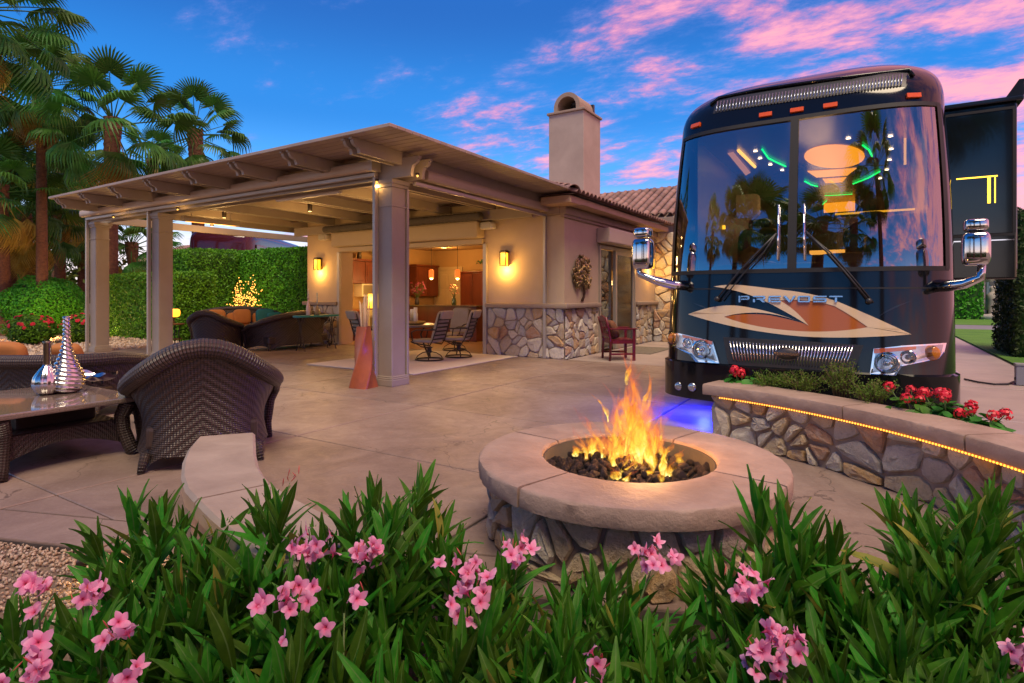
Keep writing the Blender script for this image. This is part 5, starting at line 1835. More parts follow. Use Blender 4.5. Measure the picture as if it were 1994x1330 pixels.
# sides and roof behind the front wrap
def section(z):
    return b_w(z)
YR = 19.6
zs_ = [.34, .69, 1.0, 1.4, 1.67, 2.1, 2.6, 3.0, 3.22, 3.4, 3.52, 3.62, 3.72, 3.8, 3.85, 3.88]
for sgn in (-1, 1):
    vs, fs = [], []
    for z in zs_:
        vs += [(BX + sgn * b_w(z), b_yf(z) + ND, z), (BX + sgn * b_w(z), YR, z)]
    for i in range(len(zs_) - 1):
        q = (2 * i, 2 * i + 1, 2 * i + 3, 2 * i + 2)
        fs.append(q if sgn > 0 else q[::-1])
    body.add(vs, fs)
body.add([(BX - b_w(ZT), b_yf(ZT) + ND, ZT), (BX + b_w(ZT), b_yf(ZT) + ND, ZT), (BX + b_w(ZT), YR, ZT), (BX - b_w(ZT), YR, ZT)], [(0, 1, 2, 3)], smooth=False)
# roof lid over the front curve
n_ = 30
lid = [(BX + b_w(ZT) * math.sin((k / n_ - .5) * PI), 0, ZT) for k in range(n_ + 1)]
lid = [(p[0], front_y(p[0], ZT), ZT) for p in lid]
body.add(lid, [tuple(range(n_ + 1))], smooth=False)
body.add([(BX - 1.29, YR, .34), (BX + 1.29, YR, .34), (BX + .9, YR, ZT), (BX - .9, YR, ZT)], [(0, 1, 2, 3)], smooth=False)
bp_('body', body, m_bus)
# bumper, a little proud
bm_ = MB(); wrap(bm_, ZB0, ZB1 - .012, 60, 6, .03)
bm_.v = [Vector((p.x, p.y, p.z)) for p in bm_.v]
def rim(z, off, dz):
    pass
bm2 = MB()
def lip(u, v):
    a = (u - .5) * PI
    s_ = math.copysign(abs(math.sin(a)) ** .75, math.sin(a))
    z = ZB1 - .012 + .014 * v
    X = BX + (b_w(z) + (.03 * (1 - v) if abs(s_) > .5 else 0)) * s_
    return Vector((X, front_y(BX + b_w(z) * s_, z) - .03 * (1 - v), z))
bm_.grid(lip, 60, 2)
for sgn in (-1, 1):
    bm_.box((BX + sgn * 1.325 - .025, 6.62, ZB0), (BX + sgn * 1.325 + .025, 8.0, ZB1 - .012))
bump = bp_('bumper', bm_, m_bus)
un = MB(); un.box((BX - 1.2, 6.5, .28), (BX + 1.2, 19, .40)); bp_('underbody', un, m_rub)
# seam below the windscreen
sm_ = MB()
frontgrid(sm_, -.97, .97, 1.455, 1.468, 50, 1, .002)
bp_('panel_seam', sm_, m_rub)
# windscreen: two panes in a rubber frame
gl = glass('windscreen', (.50, .50, .51), .27)
for s0, s1 in ((-SP + .012, -.028), (.028, SP - .012)):
    m = MB(); frontgrid(m, s0, s1, ZW0 + .025, ZW1 - .02, 22, 16, -.012); bp_('windscreen_pane', m, gl)
m = MB()
frontgrid(m, -SP, SP, ZW0 - .012, ZW0 + .03, 44, 2, .006); frontgrid(m, -SP, SP, ZW1 - .03, ZW1 + .012, 44, 2, .006)
frontgrid(m, -.03, .03, ZW0 + .03, ZW1 - .03, 3, 16, .006)
frontgrid(m, -SP - .006, -SP + .02, ZW0, ZW1, 2, 16, .006); frontgrid(m, SP - .02, SP + .006, ZW0, ZW1, 2, 16, .006)
bp_('windscreen_frame', m, m_rub)

# things drawn on the nose in the photograph's pixels, laid on the real surface
def subdiv(poly_tris, maxlen):
    out = []
    stack = list(poly_tris)
    while stack:
        a, b_, c = stack.pop()
        L = [((a - b_).length, 0), ((b_ - c).length, 1), ((c - a).length, 2)]
        m_ = max(L)
        if m_[0] <= maxlen:
            out.append((a, b_, c)); continue
        if m_[1] == 0: m = (a + b_) / 2; stack += [(a, m, c), (m, b_, c)]
        elif m_[1] == 1: m = (b_ + c) / 2; stack += [(a, b_, m), (a, m, c)]
        else: m = (c + a) / 2; stack += [(a, b_, m), (m, b_, c)]
    return out
from mathutils.geometry import tessellate_polygon
def drape(px, off=.004, maxlen=.09, thick=0.0):
    pts = [S(*p) for p in px]
    P2 = [Vector((p.x, p.z, 0)) for p in pts]
    tris = [(P2[a], P2[b_], P2[c]) for a, b_, c in tessellate_polygon([P2])]
    tris = subdiv(tris, maxlen)
    mb = MB(); key = {}; vs = []; fs = []
    def idx(q):
        k = (round(q.x, 5), round(q.y, 5))
        if k not in key:
            key[k] = len(vs)
            vs.append(Vector((q.x, front_y(q.x, q.y) - off, q.y)))
        return key[k]
    for a, b_, c in tris:
        f = (idx(a), idx(b_), idx(c))
        if len(set(f)) < 3: continue
        n = (vs[f[1]] - vs[f[0]]).cross(vs[f[2]] - vs[f[0]])
        fs.append(f if n.y < 0 else f[::-1])
    mb.add(vs, fs)
    if thick:
        n0 = len(pts)
        ring = [Vector((p.x, front_y(p.x, p.z) - off, p.z)) for p in pts]
        ring2 = [Vector((p.x, front_y(p.x, p.z) - off + thick, p.z)) for p in pts]
        mb.add(ring + ring2, [(i, (i + 1) % n0, n0 + (i + 1) % n0, n0 + i) for i in range(n0)], smooth=False)
    return mb
def qbez(P, n=8):
    """smooth pixel outline through points given as lists of quadratic curves"""
    out = []
    for (a, c, b_) in P:
        for k in range(n):
            t_ = k / n
            out.append(((1 - t_) ** 2 * a[0] + 2 * t_ * (1 - t_) * c[0] + t_ * t_ * b_[0], (1 - t_) ** 2 * a[1] + 2 * t_ * (1 - t_) * c[1] + t_ * t_ * b_[1]))
    return out
# copper field first, cream bands over it
cop = qbez([((1410, 617), (1450, 608), (1500, 614)), ((1500, 614), (1540, 622), (1573, 632)), ((1573, 632), (1545, 600), (1518, 585)), ((1518, 585), (1590, 575), (1640, 600)), ((1640, 600), (1670, 622), (1690, 637)), ((1690, 637), (1630, 648), (1560, 645)), ((1560, 645), (1470, 640), (1410, 617))])
bp_('copper_stripe', drape(cop, .003), m_cop)
c1 = qbez([((1340, 612), (1400, 588), (1450, 597)), ((1450, 597), (1510, 607), (1573, 632)), ((1573, 632), (1510, 606), (1460, 609)), ((1460, 609), (1430, 610), (1410, 617)), ((1410, 617), (1470, 640), (1560, 645)), ((1560, 645), (1630, 648), (1690, 637)), ((1690, 637), (1735, 645), (1775, 651)), ((1775, 651), (1650, 661), (1560, 655)), ((1560, 655), (1440, 645), (1340, 612))])
bp_('cream_stripe', drape(c1, .006), m_cream)
c2 = qbez([((1390, 558), (1420, 552), (1452, 556)), ((1452, 556), (1490, 560), (1520, 564)), ((1520, 564), (1600, 572), (1650, 595)), ((1650, 595), (1720, 625), (1775, 651)), ((1775, 651), (1730, 642), (1690, 637)), ((1690, 637), (1655, 612), (1625, 596)), ((1625, 596), (1575, 580), (1518, 585)), ((1518, 585), (1548, 600), (1575, 634)), ((1575, 634), (1520, 600), (1480, 582)), ((1480, 582), (1440, 565), (1390, 558))])
bp_('cream_stripe', drape(c2, .0075), m_cream)
sw = qbez([((1775, 586), (1735, 595), (1705, 620)), ((1705, 620), (1730, 605), (1775, 586))])
bp_('dark_stripe', drape(sw, .005), m_blk2)
sw = qbez([((1347, 588), (1370, 596), (1385, 603)), ((1385, 603), (1365, 600), (1347, 588))])
bp_('dark_stripe', drape(sw, .005), m_blk2)
# chrome lettering: wide strokes, each letter one piece
LET = {
 'P': [[(0, 0), (.16, 0), (.16, 1), (0, 1)], [(.22, .78), (.85, .78), (1, .9), (.9, 1), (.22, 1)], [(.22, .38), (.85, .38), (1, .5), (1, .86), (.84, .86), (.84, .56), (.22, .56)]],
 'R': [[(0, 0), (.16, 0), (.16, .5), (0, .5)], [(0, .8), (.85, .8), (1, .92), (.9, 1), (0, 1)], [(.3, .4), (.85, .4), (1, .55), (1, .86), (.84, .86), (.84, .58), (.3, .58)], [(.55, .34), (.78, .34), (1, 0), (.78, 0)]],
 'E': [[(.12, .8), (1, .8), (1, 1), (.12, 1), (0, .9)], [(0, 0), (.16, 0), (.16, .74), (0, .74)], [(.22, .4), (.9, .4), (.9, .58), (.22, .58)], [(.22, 0), (1, 0), (1, .2), (.22, .2)]],
 'V': [[(0, 1), (.2, 1), (.58, .22), (.5, 0), (.44, 0)], [(.8, 1), (1, 1), (.6, 0), (.54, .0), (.62, .25)]],
 'O': [[(.1, .8), (.9, .8), (1, .9), (.9, 1), (.1, 1), (0, .9)], [(.1, 0), (.9, 0), (1, .1), (.9, .2), (.1, .2), (0, .1)], [(0, .15), (.16, .24), (.16, .76), (0, .85)], [(.84, .24), (1, .15), (1, .85), (.84, .76)]],
 'S': [[(.1, .8), (1, .8), (1, 1), (.1, 1), (0, .9)], [(0, .44), (.16, .56), (.16, .78), (0, .86)], [(0, .42), (.9, .4), (1, .5), (.9, .6), (.1, .6)], [(.84, .2), (1, .14), (1, .46), (.84, .42)], [(0, 0), (.9, 0), (1, .1), (.9, .2), (0, .2)]],
 'T': [[(0, .8), (1, .8), (1, 1), (0, 1)], [(.42, 0), (.58, 0), (.58, .74), (.42, .74)]],
}
xl = [1439, 1467, 1497, 1526, 1554, 1584, 1615]
wl = [21, 24, 24, 24, 24, 26, 26]
for k, chh in enumerate('PREVOST'):
    mb = MB()
    for st_ in LET[chh]:
        q = drape([(xl[k] + p[0] * wl[k], 588.5 - p[1] * 12.5 + .0 * k) for p in st_], .022, .2, .016)
        mb.add(q.v, q.f, smooth=False)
    bp_('letter', mb, pm('letter_chrome', (.86, .84, .82), None, 1, .22, metal=1))
# main grille
gq = [(1414, 661), (1420, 704), (1540, 719), (1660, 722), (1676, 674), (1560, 668)]
grec = bp_('grille', drape([(1408, 656), (1418, 708), (1540, 724), (1662, 727), (1682, 672), (1560, 664)], .004), m_black)
for k in range(38):
    t_ = (k + .5) / 38
    xt = 1418 + t_ * (1664 - 1418) ; xb = 1427 + t_ * (1648 - 1427)
    yt = 664 + 9 * t_ + 3 * math.sin(PI * t_); yb = 702 + 17 * t_ ** .8
    a, c = S(xt, yt), S(xb, yb)
    mb = MB(); mb.tube([a + Vector((0, -.012, 0)), (a + c) / 2 + Vector((0, -.014, 0)), c + Vector((0, -.012, 0))], .0055, 6)
    bp_('grille_bar', mb, m_chrome, grec)
ce = S(1533, 689)
em = MB()
def emb(u, v):
    a = 2 * PI * u
    return ce + Vector((math.cos(a) * .098 * v, -.045 + .018 * v * v, math.sin(a) * .058 * v))
em.grid(emb, 32, 6, closed_u=True, flip=True)
em.tube([ce + Vector((math.cos(a) * .10, -.026, math.sin(a) * .06)) for a in [k * PI / 20 for k in range(41)]], .006, 6, cap=False)
em.prism([(-.125, .012), (.125, .012), (.10, -.012), (-.10, -.012)], lambda u, v, d: ce + Vector((u, -.04 - d, v + .004)), 0, .012)
bp_('emblem', em, pm('emblem_metal', (.10, .085, .08), (.16, .13, .12), 10, .35, metal=.8), grec)
# headlights
def headlight(out, bowls, strip, amber, sx=1):
    h = bp_('headlight', drape(out, .010, .07, .02), m_chrome)
    ins = drape([((p[0] - sum(q[0] for q in out) / len(out)) * .93 + sum(q[0] for q in out) / len(out), (p[1] - sum(q[1] for q in out) / len(out)) * .88 + sum(q[1] for q in out) / len(out)) for p in out], .013)
    bp_('reflector', ins, pm('lamp_chrome', (.55, .56, .60), (.35, .36, .40), 14, .14, metal=1), h)
    bp_('turn_strip', drape(strip, .018, .07, .006), pm('amber_plastic', (.75, .14, .015), (.62, .10, .01), 8, .15, coat=.6), h)
    for (x, y, r, kind) in bowls:
        c = S(x, y)
        n = Vector((0, -1, 0))
        mb = MB()
        prof = [(r * 1.12, .012), (r * 1.12, .036), (r, .040), (r * .95, .03), (r * .55, .012), (r * .2, .006)]
        for (ra_, h0), (rb_, h1) in zip(prof[:-1], prof[1:]):
            mb.grid(lambda u, v, ra_=ra_, rb_=rb_, h0=h0, h1=h1: c + Vector((math.cos(2 * PI * u) * (ra_ + (rb_ - ra_) * v), -(h0 + (h1 - h0) * v), math.sin(2 * PI * u) * (ra_ + (rb_ - ra_) * v))), 28, 2, closed_u=True, flip=True)
        o = bp_('lamp_bowl', mb, m_chrome, h)
        mb = MB()
        bmx = bmesh.new(); bmesh.ops.create_icosphere(bmx, subdivisions=3, radius=r * (.45 if kind else .34))
        mb.bm(bmx, T(c.x, c.y - .02, c.z)); bp_('bulb', mb, pm('blue_lens', (.05, .12, .30), None, 1, .05, coat=1) if kind == 2 else m_chrome, h)
    c = S(*amber[:2]); r = amber[2]
    mb = MB()
    mb.grid(lambda u, v: c + Vector((math.cos(2 * PI * u) * r * v, -.018 - .028 * math.sqrt(max(0, 1 - v * v)), math.sin(2 * PI * u) * r * v)), 28, 6, closed_u=True, flip=True)
    bp_('turn_lamp', mb, pm('amber_lens', (.62, .20, .02), (.5, .15, .01), 30, .2, coat=.6), h)
    # clear cover
    bp_('lens_cover', drape(out, .05, .07, .045), glass('lens_clear', (.97, .97, .97), .02), h)
headlight([(1295, 643), (1330, 650), (1388, 664), (1401, 707), (1357, 704), (1343, 688), (1318, 676), (1298, 668)],
          [(1367, 680, .088, 0), (1341, 668, .052, 1)], [(1329, 651), (1387, 664), (1388, 671), (1330, 657)], (1312, 659, .062))
headlight([(1701, 678), (1760, 672), (1842, 667), (1838, 684), (1828, 697), (1756, 712), (1744, 730), (1694, 727)],
          [(1727, 706, .088, 0), (1769, 695, .055, 2)], [(1702, 679), (1784, 674), (1784, 680), (1702, 688)], (1813, 687, .068))
for (x, y) in ((1324, 751), (1350, 753)):
    c = S(x, y) + Vector((0, -.03, 0))
    mb = MB()
    mb.tube([c + Vector((0, .01, 0)), c + Vector((0, -.02, 0))], .048, 20)
    o = bp_('fog_lamp', mb, m_black)
    mb = MB(); mb.grid(lambda u, v: c + Vector((math.cos(2 * PI * u) * .042 * v, -.021 - .012 * math.sqrt(max(0, 1 - v * v)), math.sin(2 * PI * u) * .042 * v)), 22, 5, closed_u=True, flip=True)
    bp_('lens', mb, pm('fog_lens', (.7, .72, .72), (.3, .32, .33), 60, .12, metal=.8), o)
# marker lamps on the cap
def bus_normal(X, z):
    e = .01
    X = max(BX - b_w(z) * .97 + e, min(BX + b_w(z) * .97 - e, X))
    gx = (front_y(X + e, z) - front_y(X - e, z)) / (2 * e); gz_ = (front_y(X, z + e) - front_y(X, z - e)) / (2 * e)
    return Vector((gx, -1, gz_)).normalized()
for (x, y) in ((1356, 245), (1491, 224), (1552, 215), (1617, 206), (1778, 187)):
    c = S(x, y)
    s_ = max(-.93, min(.93, (c.x - BX) / b_w(c.z)))
    c.x = BX + s_ * b_w(c.z); c.y = front_y(c.x, c.z)
    n = bus_normal(c.x, c.z)
    d = Vector((0, 0, 1)).cross(n).normalized()
    if d.x < 0: d = -d
    up_ = n.cross(d).normalized()
    if up_.z < 0: up_ = -up_
    mb = MB(); mb.prism([(-.062, -.022), (.062, -.022), (.062, .022), (-.062, .022)], lambda u, v, k: c + d * u + up_ * v + n * k, -.004, .022)
    bp_('marker_lamp', mb, pm('marker_amber', (.80, .12, .01), (.7, .09, .01), 20, .2, coat=.5))
# roof vent grille with fins
vent = bp_('roof_vent', drape([(1388, 222), (1398, 196), (1480, 180), (1600, 162), (1766, 142), (1764, 168), (1600, 190), (1480, 206)], .003), m_black)
for k in range(58):
    t_ = (k + .5) / 58
    xb = 1393 + t_ * (1758 - 1393)
    yt = 199 - 54 * t_; yb = 219 - 51 * t_
    a, c = S(xb + 2, yt + 2), S(xb - 1, yb - 1)
    mb = MB(); mb.tube([a + Vector((0, -.015, .01)), (a + c) / 2 + Vector((0, -.022, .0)), c + Vector((0, -.012, 0))], .007, 5)
    bp_('vent_fin', mb, pm('fin_metal', (.34, .40, .50), (.26, .30, .38), 6, .25, metal=.9), vent)
vr = MB()
vr.tube([S(x, y) + Vector((0, -.01, .012)) for x, y in ((1384, 206), (1400, 193), (1480, 177), (1560, 165), (1660, 152), (1770, 138), (1778, 150))], .018, 8)
bp_('vent_rim', vr, m_bus)
dm = MB(); pdm = dp(1570, 150, 8.2)
dm.lathe([(.33, 0), (.33, .06), (.30, .16), (.22, .25), (.1, .30), (.01, .31)], 26, (pdm.x, pdm.y, 3.87)); bp_('satellite_dome', dm, m_bus)
# wipers
for pts, bl in ((((1398, 582), (1440, 530), (1480, 488), (1513, 455)), ((1517, 400), (1516, 455), (1515, 506))),
                (((1692, 586), (1650, 535), (1610, 490), (1570, 452)), ((1566, 398), (1566, 452), (1567, 506)))):
    mb = MB()
    mb.tube([S(*p) + Vector((0, -.045, 0)) for p in pts], .010, 6)
    mb.tube([S(p[0] + 9, p[1] + 3) + Vector((0, -.040, 0)) for p in pts[:-1]] + [S(*pts[-1]) + Vector((0, -.05, 0))], .007, 6)
    mb.ball(S(*pts[0]) + Vector((0, -.04, 0)), .028, 2)
    o = bp_('wiper', mb, m_black)
    mb = MB(); mb.tube([S(*p) + Vector((0, -.03, 0)) for p in bl], .009, 6); bp_('blade', mb, m_chrome, o)
# mirrors
def mirror(px0, px1, ys, Y, arm):
    """chrome pod: small upper and tall lower shell"""
    xm = (px0 + px1) / 2
    o = None
    for (y0, y1, k) in ((ys[0], ys[1], .86), (ys[1] + 1, ys[2], 1.0)):
        a = oy(xm, y0, Y); c = oy(xm, y1, Y)
        hw = (oy(px1, y0, Y).x - oy(px0, y0, Y).x) / 2 * k
        mb = MB(); mb.pillow((a.x, Y + .07, (a.z + c.z) / 2), (hw * 2, .20 * k, a.z - c.z), 0, .42, .42, 24, 16)
        o = bp_('mirror', mb, pm('mirror_chrome', (.55, .55, .57), None, 1, .07, metal=1), o)
    mb = MB(); mb.tube([oy(p[0], p[1], Y + .05 + p[2]) for p in arm], lambda t_: .036 + .034 * t_, 12, flat=.8); bp_('mirror_arm', mb, pm('mirror_chrome', (.55, .55, .57), None, 1, .07, metal=1), o)
mirror(1230, 1266, (443, 462, 524), 5.98, ((1244, 522, 0), (1246, 534, 0), (1275, 546, .05), (1310, 555, .15), (1336, 556, .25)))
mirror(1874, 1931, (425, 449, 517), 6.05, ((1912, 515, 0), (1910, 540, 0), (1880, 552, .05), (1850, 556, .15), (1826, 556, .3)))
# slide-out room on the right
so = MB()
sx0, sx1, sy0, sy1, sz0, sz1 = .60, 1.27, 7.6, 12.5, 1.56, 3.36
so.bbox((sx0, sy0, sz0), (sx1, sy1, sz1), .02)
so_o = bp_('slide_out', so, m_bus)
m = MB(); m.bbox((sx0 - .05, sy0 - .03, sz1), (sx1 + .05, sy1, sz1 + .05), .015); m.prism([(0, 0), (.14, .0), (.14, .16), (.10, .16)], lambda u, v, d: Vector((sx1 - .09 + u, sy0 - .02 + d, sz1 + .05 + v)), 0, .25); bp_('slide_topper', m, m_blk2, so_o)
m = MB(); m.box((sx0 + .02, sy0 - .006, 1.955), (sx1 - .02, sy0 - .003, 1.966)); bp_('trim_line', m, m_chrome, so_o)
a = oy(1862, 345, sy0); c = oy(1942, 395, sy0)
for lo, hi in (((a.x, sy0 - .018, a.z - .03), (c.x, sy0 - .0125, a.z - .018)), ((c.x - .025, sy0 - .018, c.z), (c.x - .015, sy0 - .0125, a.z - .03)), ((c.x - .08, sy0 - .018, c.z), (c.x - .055, sy0 - .0125, a.z - .03))):
    m = MB(); m.box(lo, hi); bp_('reflected_line', m, emit('slide_reflection', (1, .55, .03), 3.0), so_o)  # light mirrored in the glossy side, drawn as glowing lines; no lamps here
m = MB(); m.bbox((sx0 + .05, sy0 - .012, 2.03), (sx1 - .04, sy0 - .004, 3.28), .003); bp_('slide_glass', m, carpaint('tinted_glass', (.004, .006, .008), .3), so_o)
m = MB()
for lo, hi in (((sx0 + .03, 2.0), (sx1 - .02, 2.028)), ((sx0 + .03, 3.282), (sx1 - .02, 3.31)), ((sx1 - .038, 2.029), (sx1 - .015, 3.281))):
    m.box((lo[0], sy0 - .016, lo[1]), (hi[0], sy0 - .005, hi[1]))
bp_('slide_seal', m, m_rub, so_o)
# wheels (in the dark below)
for X in (BX - 1.12, BX + 1.12):
    for Y in (8.6, 15.2, 16.6):
        m = MB(); m.lathe([(.26, -.14), (.44, -.14), (.5, -.10), (.5, .10), (.44, .14), (.26, .14)], 32)
        for q in m.v:
            q.x, q.y, q.z = X + q.z, Y + q.x, .5 + q.y
        o = bp_('wheel', m, m_rub)
        m = MB(); m.lathe([(.02, -.10), (.25, -.12), (.27, -.15), (.27, .15), (.25, .12), (.02, .10)], 24)
        for q in m.v:
            q.x, q.y, q.z = X + q.z, Y + q.x, .5 + q.y
        bp_('rim', m, m_chrome, o)
# interior
IY0, IY1, IZ0, IZ1, IH = 6.9, 15.5, 1.55, 3.30, 1.15
m = MB(); m.prism([(BX - IH, IY1), (BX - IH, 7.15), (BX - .95, 6.85), (BX - .5, 6.72), (BX + .5, 6.72), (BX + .95, 6.85), (BX + IH, 7.15), (BX + IH, IY1)], lambda u, v, d: Vector((u, v, d)), IZ1, IZ1 + .04); bp_('cabin_ceiling', m, pm('cabin_head', (.20, .14, .13), (.16, .11, .10), 2, .25))
m = MB(); m.box((BX - IH - .03, IY0 + .3, IZ0), (BX - IH, IY1, IZ1)); m.box((BX + IH, IY0 + .3, IZ0), (BX + IH + .03, IY1, IZ1)); m.box((BX - IH, IY1, IZ0), (BX + IH, IY1 + .05, IZ1)); bp_('cabin_wall', m, pm('cabin_trim', (.15, .09, .05), (.10, .06, .035), 3, .4))
m = MB(); m.box((BX - 1.15, 6.75, IZ0 - .05), (BX + 1.15, IY1, IZ0)); bp_('cabin_floor', m, pm('cabin_floor', (.20, .13, .09), (.16, .1, .07), 5, .4))
m = MB(); m.pillow((BX, 6.95, 1.62), (2.1, .55, .26), 0, .3, .5); m.pillow((BX + .55, 6.98, 1.76), (.8, .4, .16), 0, .4, .5); bp_('dashboard', m, pm('dash', (.10, .07, .055), (.14, .1, .08), 8, .6))
def onceil(pts, dz=.0):
    return [gz(p[0], p[1], IZ1 - dz) for p in pts]
def ceil_panel(pts, mat, name='ceiling_lamp', dz=.012):
    P = onceil(pts, dz)
    mb = MB(); mb.add(P + [q + Vector((0, 0, .01)) for q in P], [tuple(range(len(P)))] + [(i, (i + 1) % len(P), len(P) + (i + 1) % len(P), len(P) + i) for i in range(len(P))], smooth=False)
    bp_(name, mb, mat)
m_panel = emit('ceiling_panel', (1, .34, .015), 2.0)
ceil_panel([(1625 + 59 * math.cos(2 * PI * k / 28), 305 + 22.5 * math.sin(2 * PI * k / 28)) for k in range(28)], m_panel)
ceil_panel([(1572, 334), (1668, 328), (1650, 342), (1590, 346)], m_panel)
ceil_panel([(1602, 349), (1648, 346), (1640, 355), (1608, 357)], m_panel)
m_green = emit('green_led', (.0, .75, .10), 3.2)
def led(pts, r=.012):
    mb = MB(); mb.tube([q for q in onceil(pts, .018)], r, 6); bp_('led_strip', mb, m_green)
led([(1484, 291), (1496, 308), (1512, 316), (1530, 324)]); led([(1567, 353), (1580, 360), (1592, 363)]); led([(1661, 358), (1690, 347), (1713, 334)]); led([(1680, 283), (1692, 292), (1698, 304)])
led([(1606, 381), (1630, 380), (1660, 378)], .008); led([(1602, 398), (1610, 391)], .008)
m_ylw = emit('yellow_led', (1, .50, .03), 3.0)
for a, c in (((1438, 293), (1470, 325)), ):
    mb = MB(); mb.tube(onceil([a, c], .02), .022, 6); bp_('led_strip', mb, m_ylw)
mb = MB(); q = onceil([(1416, 298), (1428, 296), (1462, 336), (1452, 342)], .02); mb.add(q, [(0, 1, 2, 3)]); bp_('ceiling_lamp', mb, emit('warm_panel', (1, .38, .12), .8))
for (x, y) in ((1471, 295), (1480, 309), (1500, 321), (1523, 332), (1734, 266), (1735, 291), (1732, 312), (1727, 331), (1714, 348), (1652, 270)):
    p = gz(x, y, IZ1 - .012)
    mb = MB(); mb.lathe([(.028, 0), (.02, .01)], 12, p); bp_('spot_lamp', mb, emit('spot_led', (1, .72, .42), 9))
# furniture inside: counter edge light, sofas, lamp shade, seats, mirrored panels
def inbox(name, px0, py0, px1, py1, Y, d, mat, r=.02):
    a = oy(px0, py0, Y); c = oy(px1, py1, Y)
    mb = MB(); mb.bbox((min(a.x, c.x), Y, min(a.z, c.z)), (max(a.x, c.x), Y + d, max(a.z, c.z)), r); return bp_(name, mb, mat)
a = oy(1626, 417, 8.9); c = oy(1782, 412, 8.9); m = MB(); m.bbox((a.x, 8.9, a.z - .012), (c.x, 8.93, a.z + .012), .002); bp_('led_strip', m, emit('counter_led', (1, .45, .02), 1.5))
inbox('led_strip', 1384, 440, 1412, 446, 8.6, .03, m_ylw, .004)
inbox('counter', 1628, 424, 1790, 520, 8.95, .5, pm('cabin_counter', (.12, .10, .09), (.2, .16, .13), 6, .15))
inbox('lamp_shade', 1424, 380, 1476, 418, 9.6, .3, emit('cabin_shade', (1, .50, .18), .10, (.28, .2, .13)), .06)
inbox('wall_mirror', 1466, 335, 1516, 382, 11.5, .04, pm('cabin_mirror', (.5, .42, .32), (.3, .22, .16), 9, .15, metal=.7))
inbox('led_strip', 1394, 360, 1398, 432, 8.4, .03, emit('warm_line', (1, .45, .08), 1.4), .004)
inbox('led_strip', 1760, 262, 1765, 320, 8.4, .03, emit('warm_line', (1, .45, .08), 1.4), .004)
inbox('bulkhead_lamp', 1604, 394, 1665, 410, 13.5, .05, m_panel, .01)
inbox('bulkhead_lamp', 1617, 369, 1648, 375, 13.2, .05, m_panel, .004)
inbox('table_glow', 1576, 488, 1660, 491, 8.5, .3, emit('table_led', (1, .42, .06), 1.8), .004)
for X in (BX - .62, BX + .66):
    mb = MB(); mb.pillow((X, 8.05, 1.75), (.55, .5, .18), 0, .4, .5); mb.pillow((0, 0, 0), (.55, .18, .62), 0, .4, .5, M=T(X, 8.34, 2.0) @ RX(R(-8))); mb.pillow((0, 0, 0), (.3, .14, .16), 0, .5, .6, M=T(X, 8.42, 2.36)); bp_('cab_seat', mb, pm('cab_leather', (.10, .065, .04), (.07, .045, .03), 8, .5))
mb = MB(); mb.tube([(BX + .62 + .21 * math.cos(a), 7.35 + .06 * math.sin(a), 2.02 + .20 * math.sin(a)) for a in [k * PI / 14 for k in range(29)]], .016, 8, cap=False); mb.tube([(BX + .62, 7.0, 1.7), (BX + .62, 7.35, 2.02)], .03, 8); bp_('steering_wheel', mb, m_black)
for (x, y, z, e) in ((BX, 8.8, 2.9, 7), (BX, 11, 2.9, 8), (BX, 13.6, 2.9, 7)):
    light('cabin_glow', (x - BX, y - 12, z), e, (1, .55, .24), .25, bus)
# blue glow below the nose
for X, e in ((BX - 1.0, 130), (BX + .4, 40)):
    p = Vector((X, 6.55, .22))
    m = MB(); m.bbox((X - .25, 6.95, .255), (X + .25, 6.98, .278), .004); o = bp_('underglow_strip', m, emit('underglow', (.02, .03, 1), 6))
    light('underglow', (X - BX, 6.9 - 12, .23), e, (.01, .015, 1.0), .04, bus)
# ================================================================== PALMS
m_frond = leafmat('palm_frond', (.03, .12, .024), (.10, .26, .04), 2.2, .22, .42, None, .35)
m_fronddry = leafmat('palm_frond_dry', (.26, .18, .03), (.42, .30, .07), 3, .3, .6, None, .3)
m_bark = pm('palm_bark', (.24, .11, .05), (.09, .045, .025), 9, .9, 0, 1, 22, .06, stretch=(1, 1, 1.6))
def frond_mesh(name, seed, droop, mat, pet=1.1, blade=.95, spread=122, fold=.35):
    r = random.Random(seed)
    mb = MB()
    pth = [Vector((pet * t_, 0, -.10 * droop * t_ * t_)) for t_ in (0, .25, .5, .75, 1)]
    mb.tube(pth, lambda t_: .022 - .010 * t_, 5)
    hub = pth[-1]
    N = 30
    mids, tips, mid2 = [], [], []
    for k in range(N + 1):
        a = R(-spread + 2 * spread * k / N)
        L = blade * (.72 + .28 * math.cos(a * .62)) * r.uniform(.93, 1.05)
        d = Vector((math.cos(a), math.sin(a), 0))
        pl = .035 * (1 if k % 2 else -1)
        cup = -fold * abs(math.sin(a)) * .35
        m1 = hub + d * (L * .48) + Vector((0, 0, pl + cup * .25 - droop * .05))
        mids.append(m1)
        dr = droop * r.uniform(.7, 1.3)
        mid2.append(hub + d * (L * .76) + Vector((0, 0, cup * .5 - dr * .20 * L)))
        tips.append(hub + d * (L * (1 - .10 * dr)) + Vector((r.uniform(-.03, .03), r.uniform(-.03, .03), cup * .6 - dr * .55 * L * r.uniform(.8, 1.2))))
    for k in range(N):
        vs = [hub + (mids[k] - hub) * .06, mids[k], mids[k + 1], hub + (mids[k + 1] - hub) * .06]
        mb.add(vs, [(0, 1, 2, 3)])
        c2 = (mid2[k] + mid2[k + 1]) / 2
        q = (mid2[k + 1] - mid2[k]) * .30
        tp = (tips[k] + tips[k + 1]) / 2
        mb.add([mids[k], c2 - q, tp, c2 + q, mids[k + 1]], [(0, 1, 3, 4), (1, 2, 3)])
    return mb.mesh(name, mat)
FR_UP = [frond_mesh('frond', s, .55, m_frond, 1.35, .80, 124) for s in (1, 2, 3)]
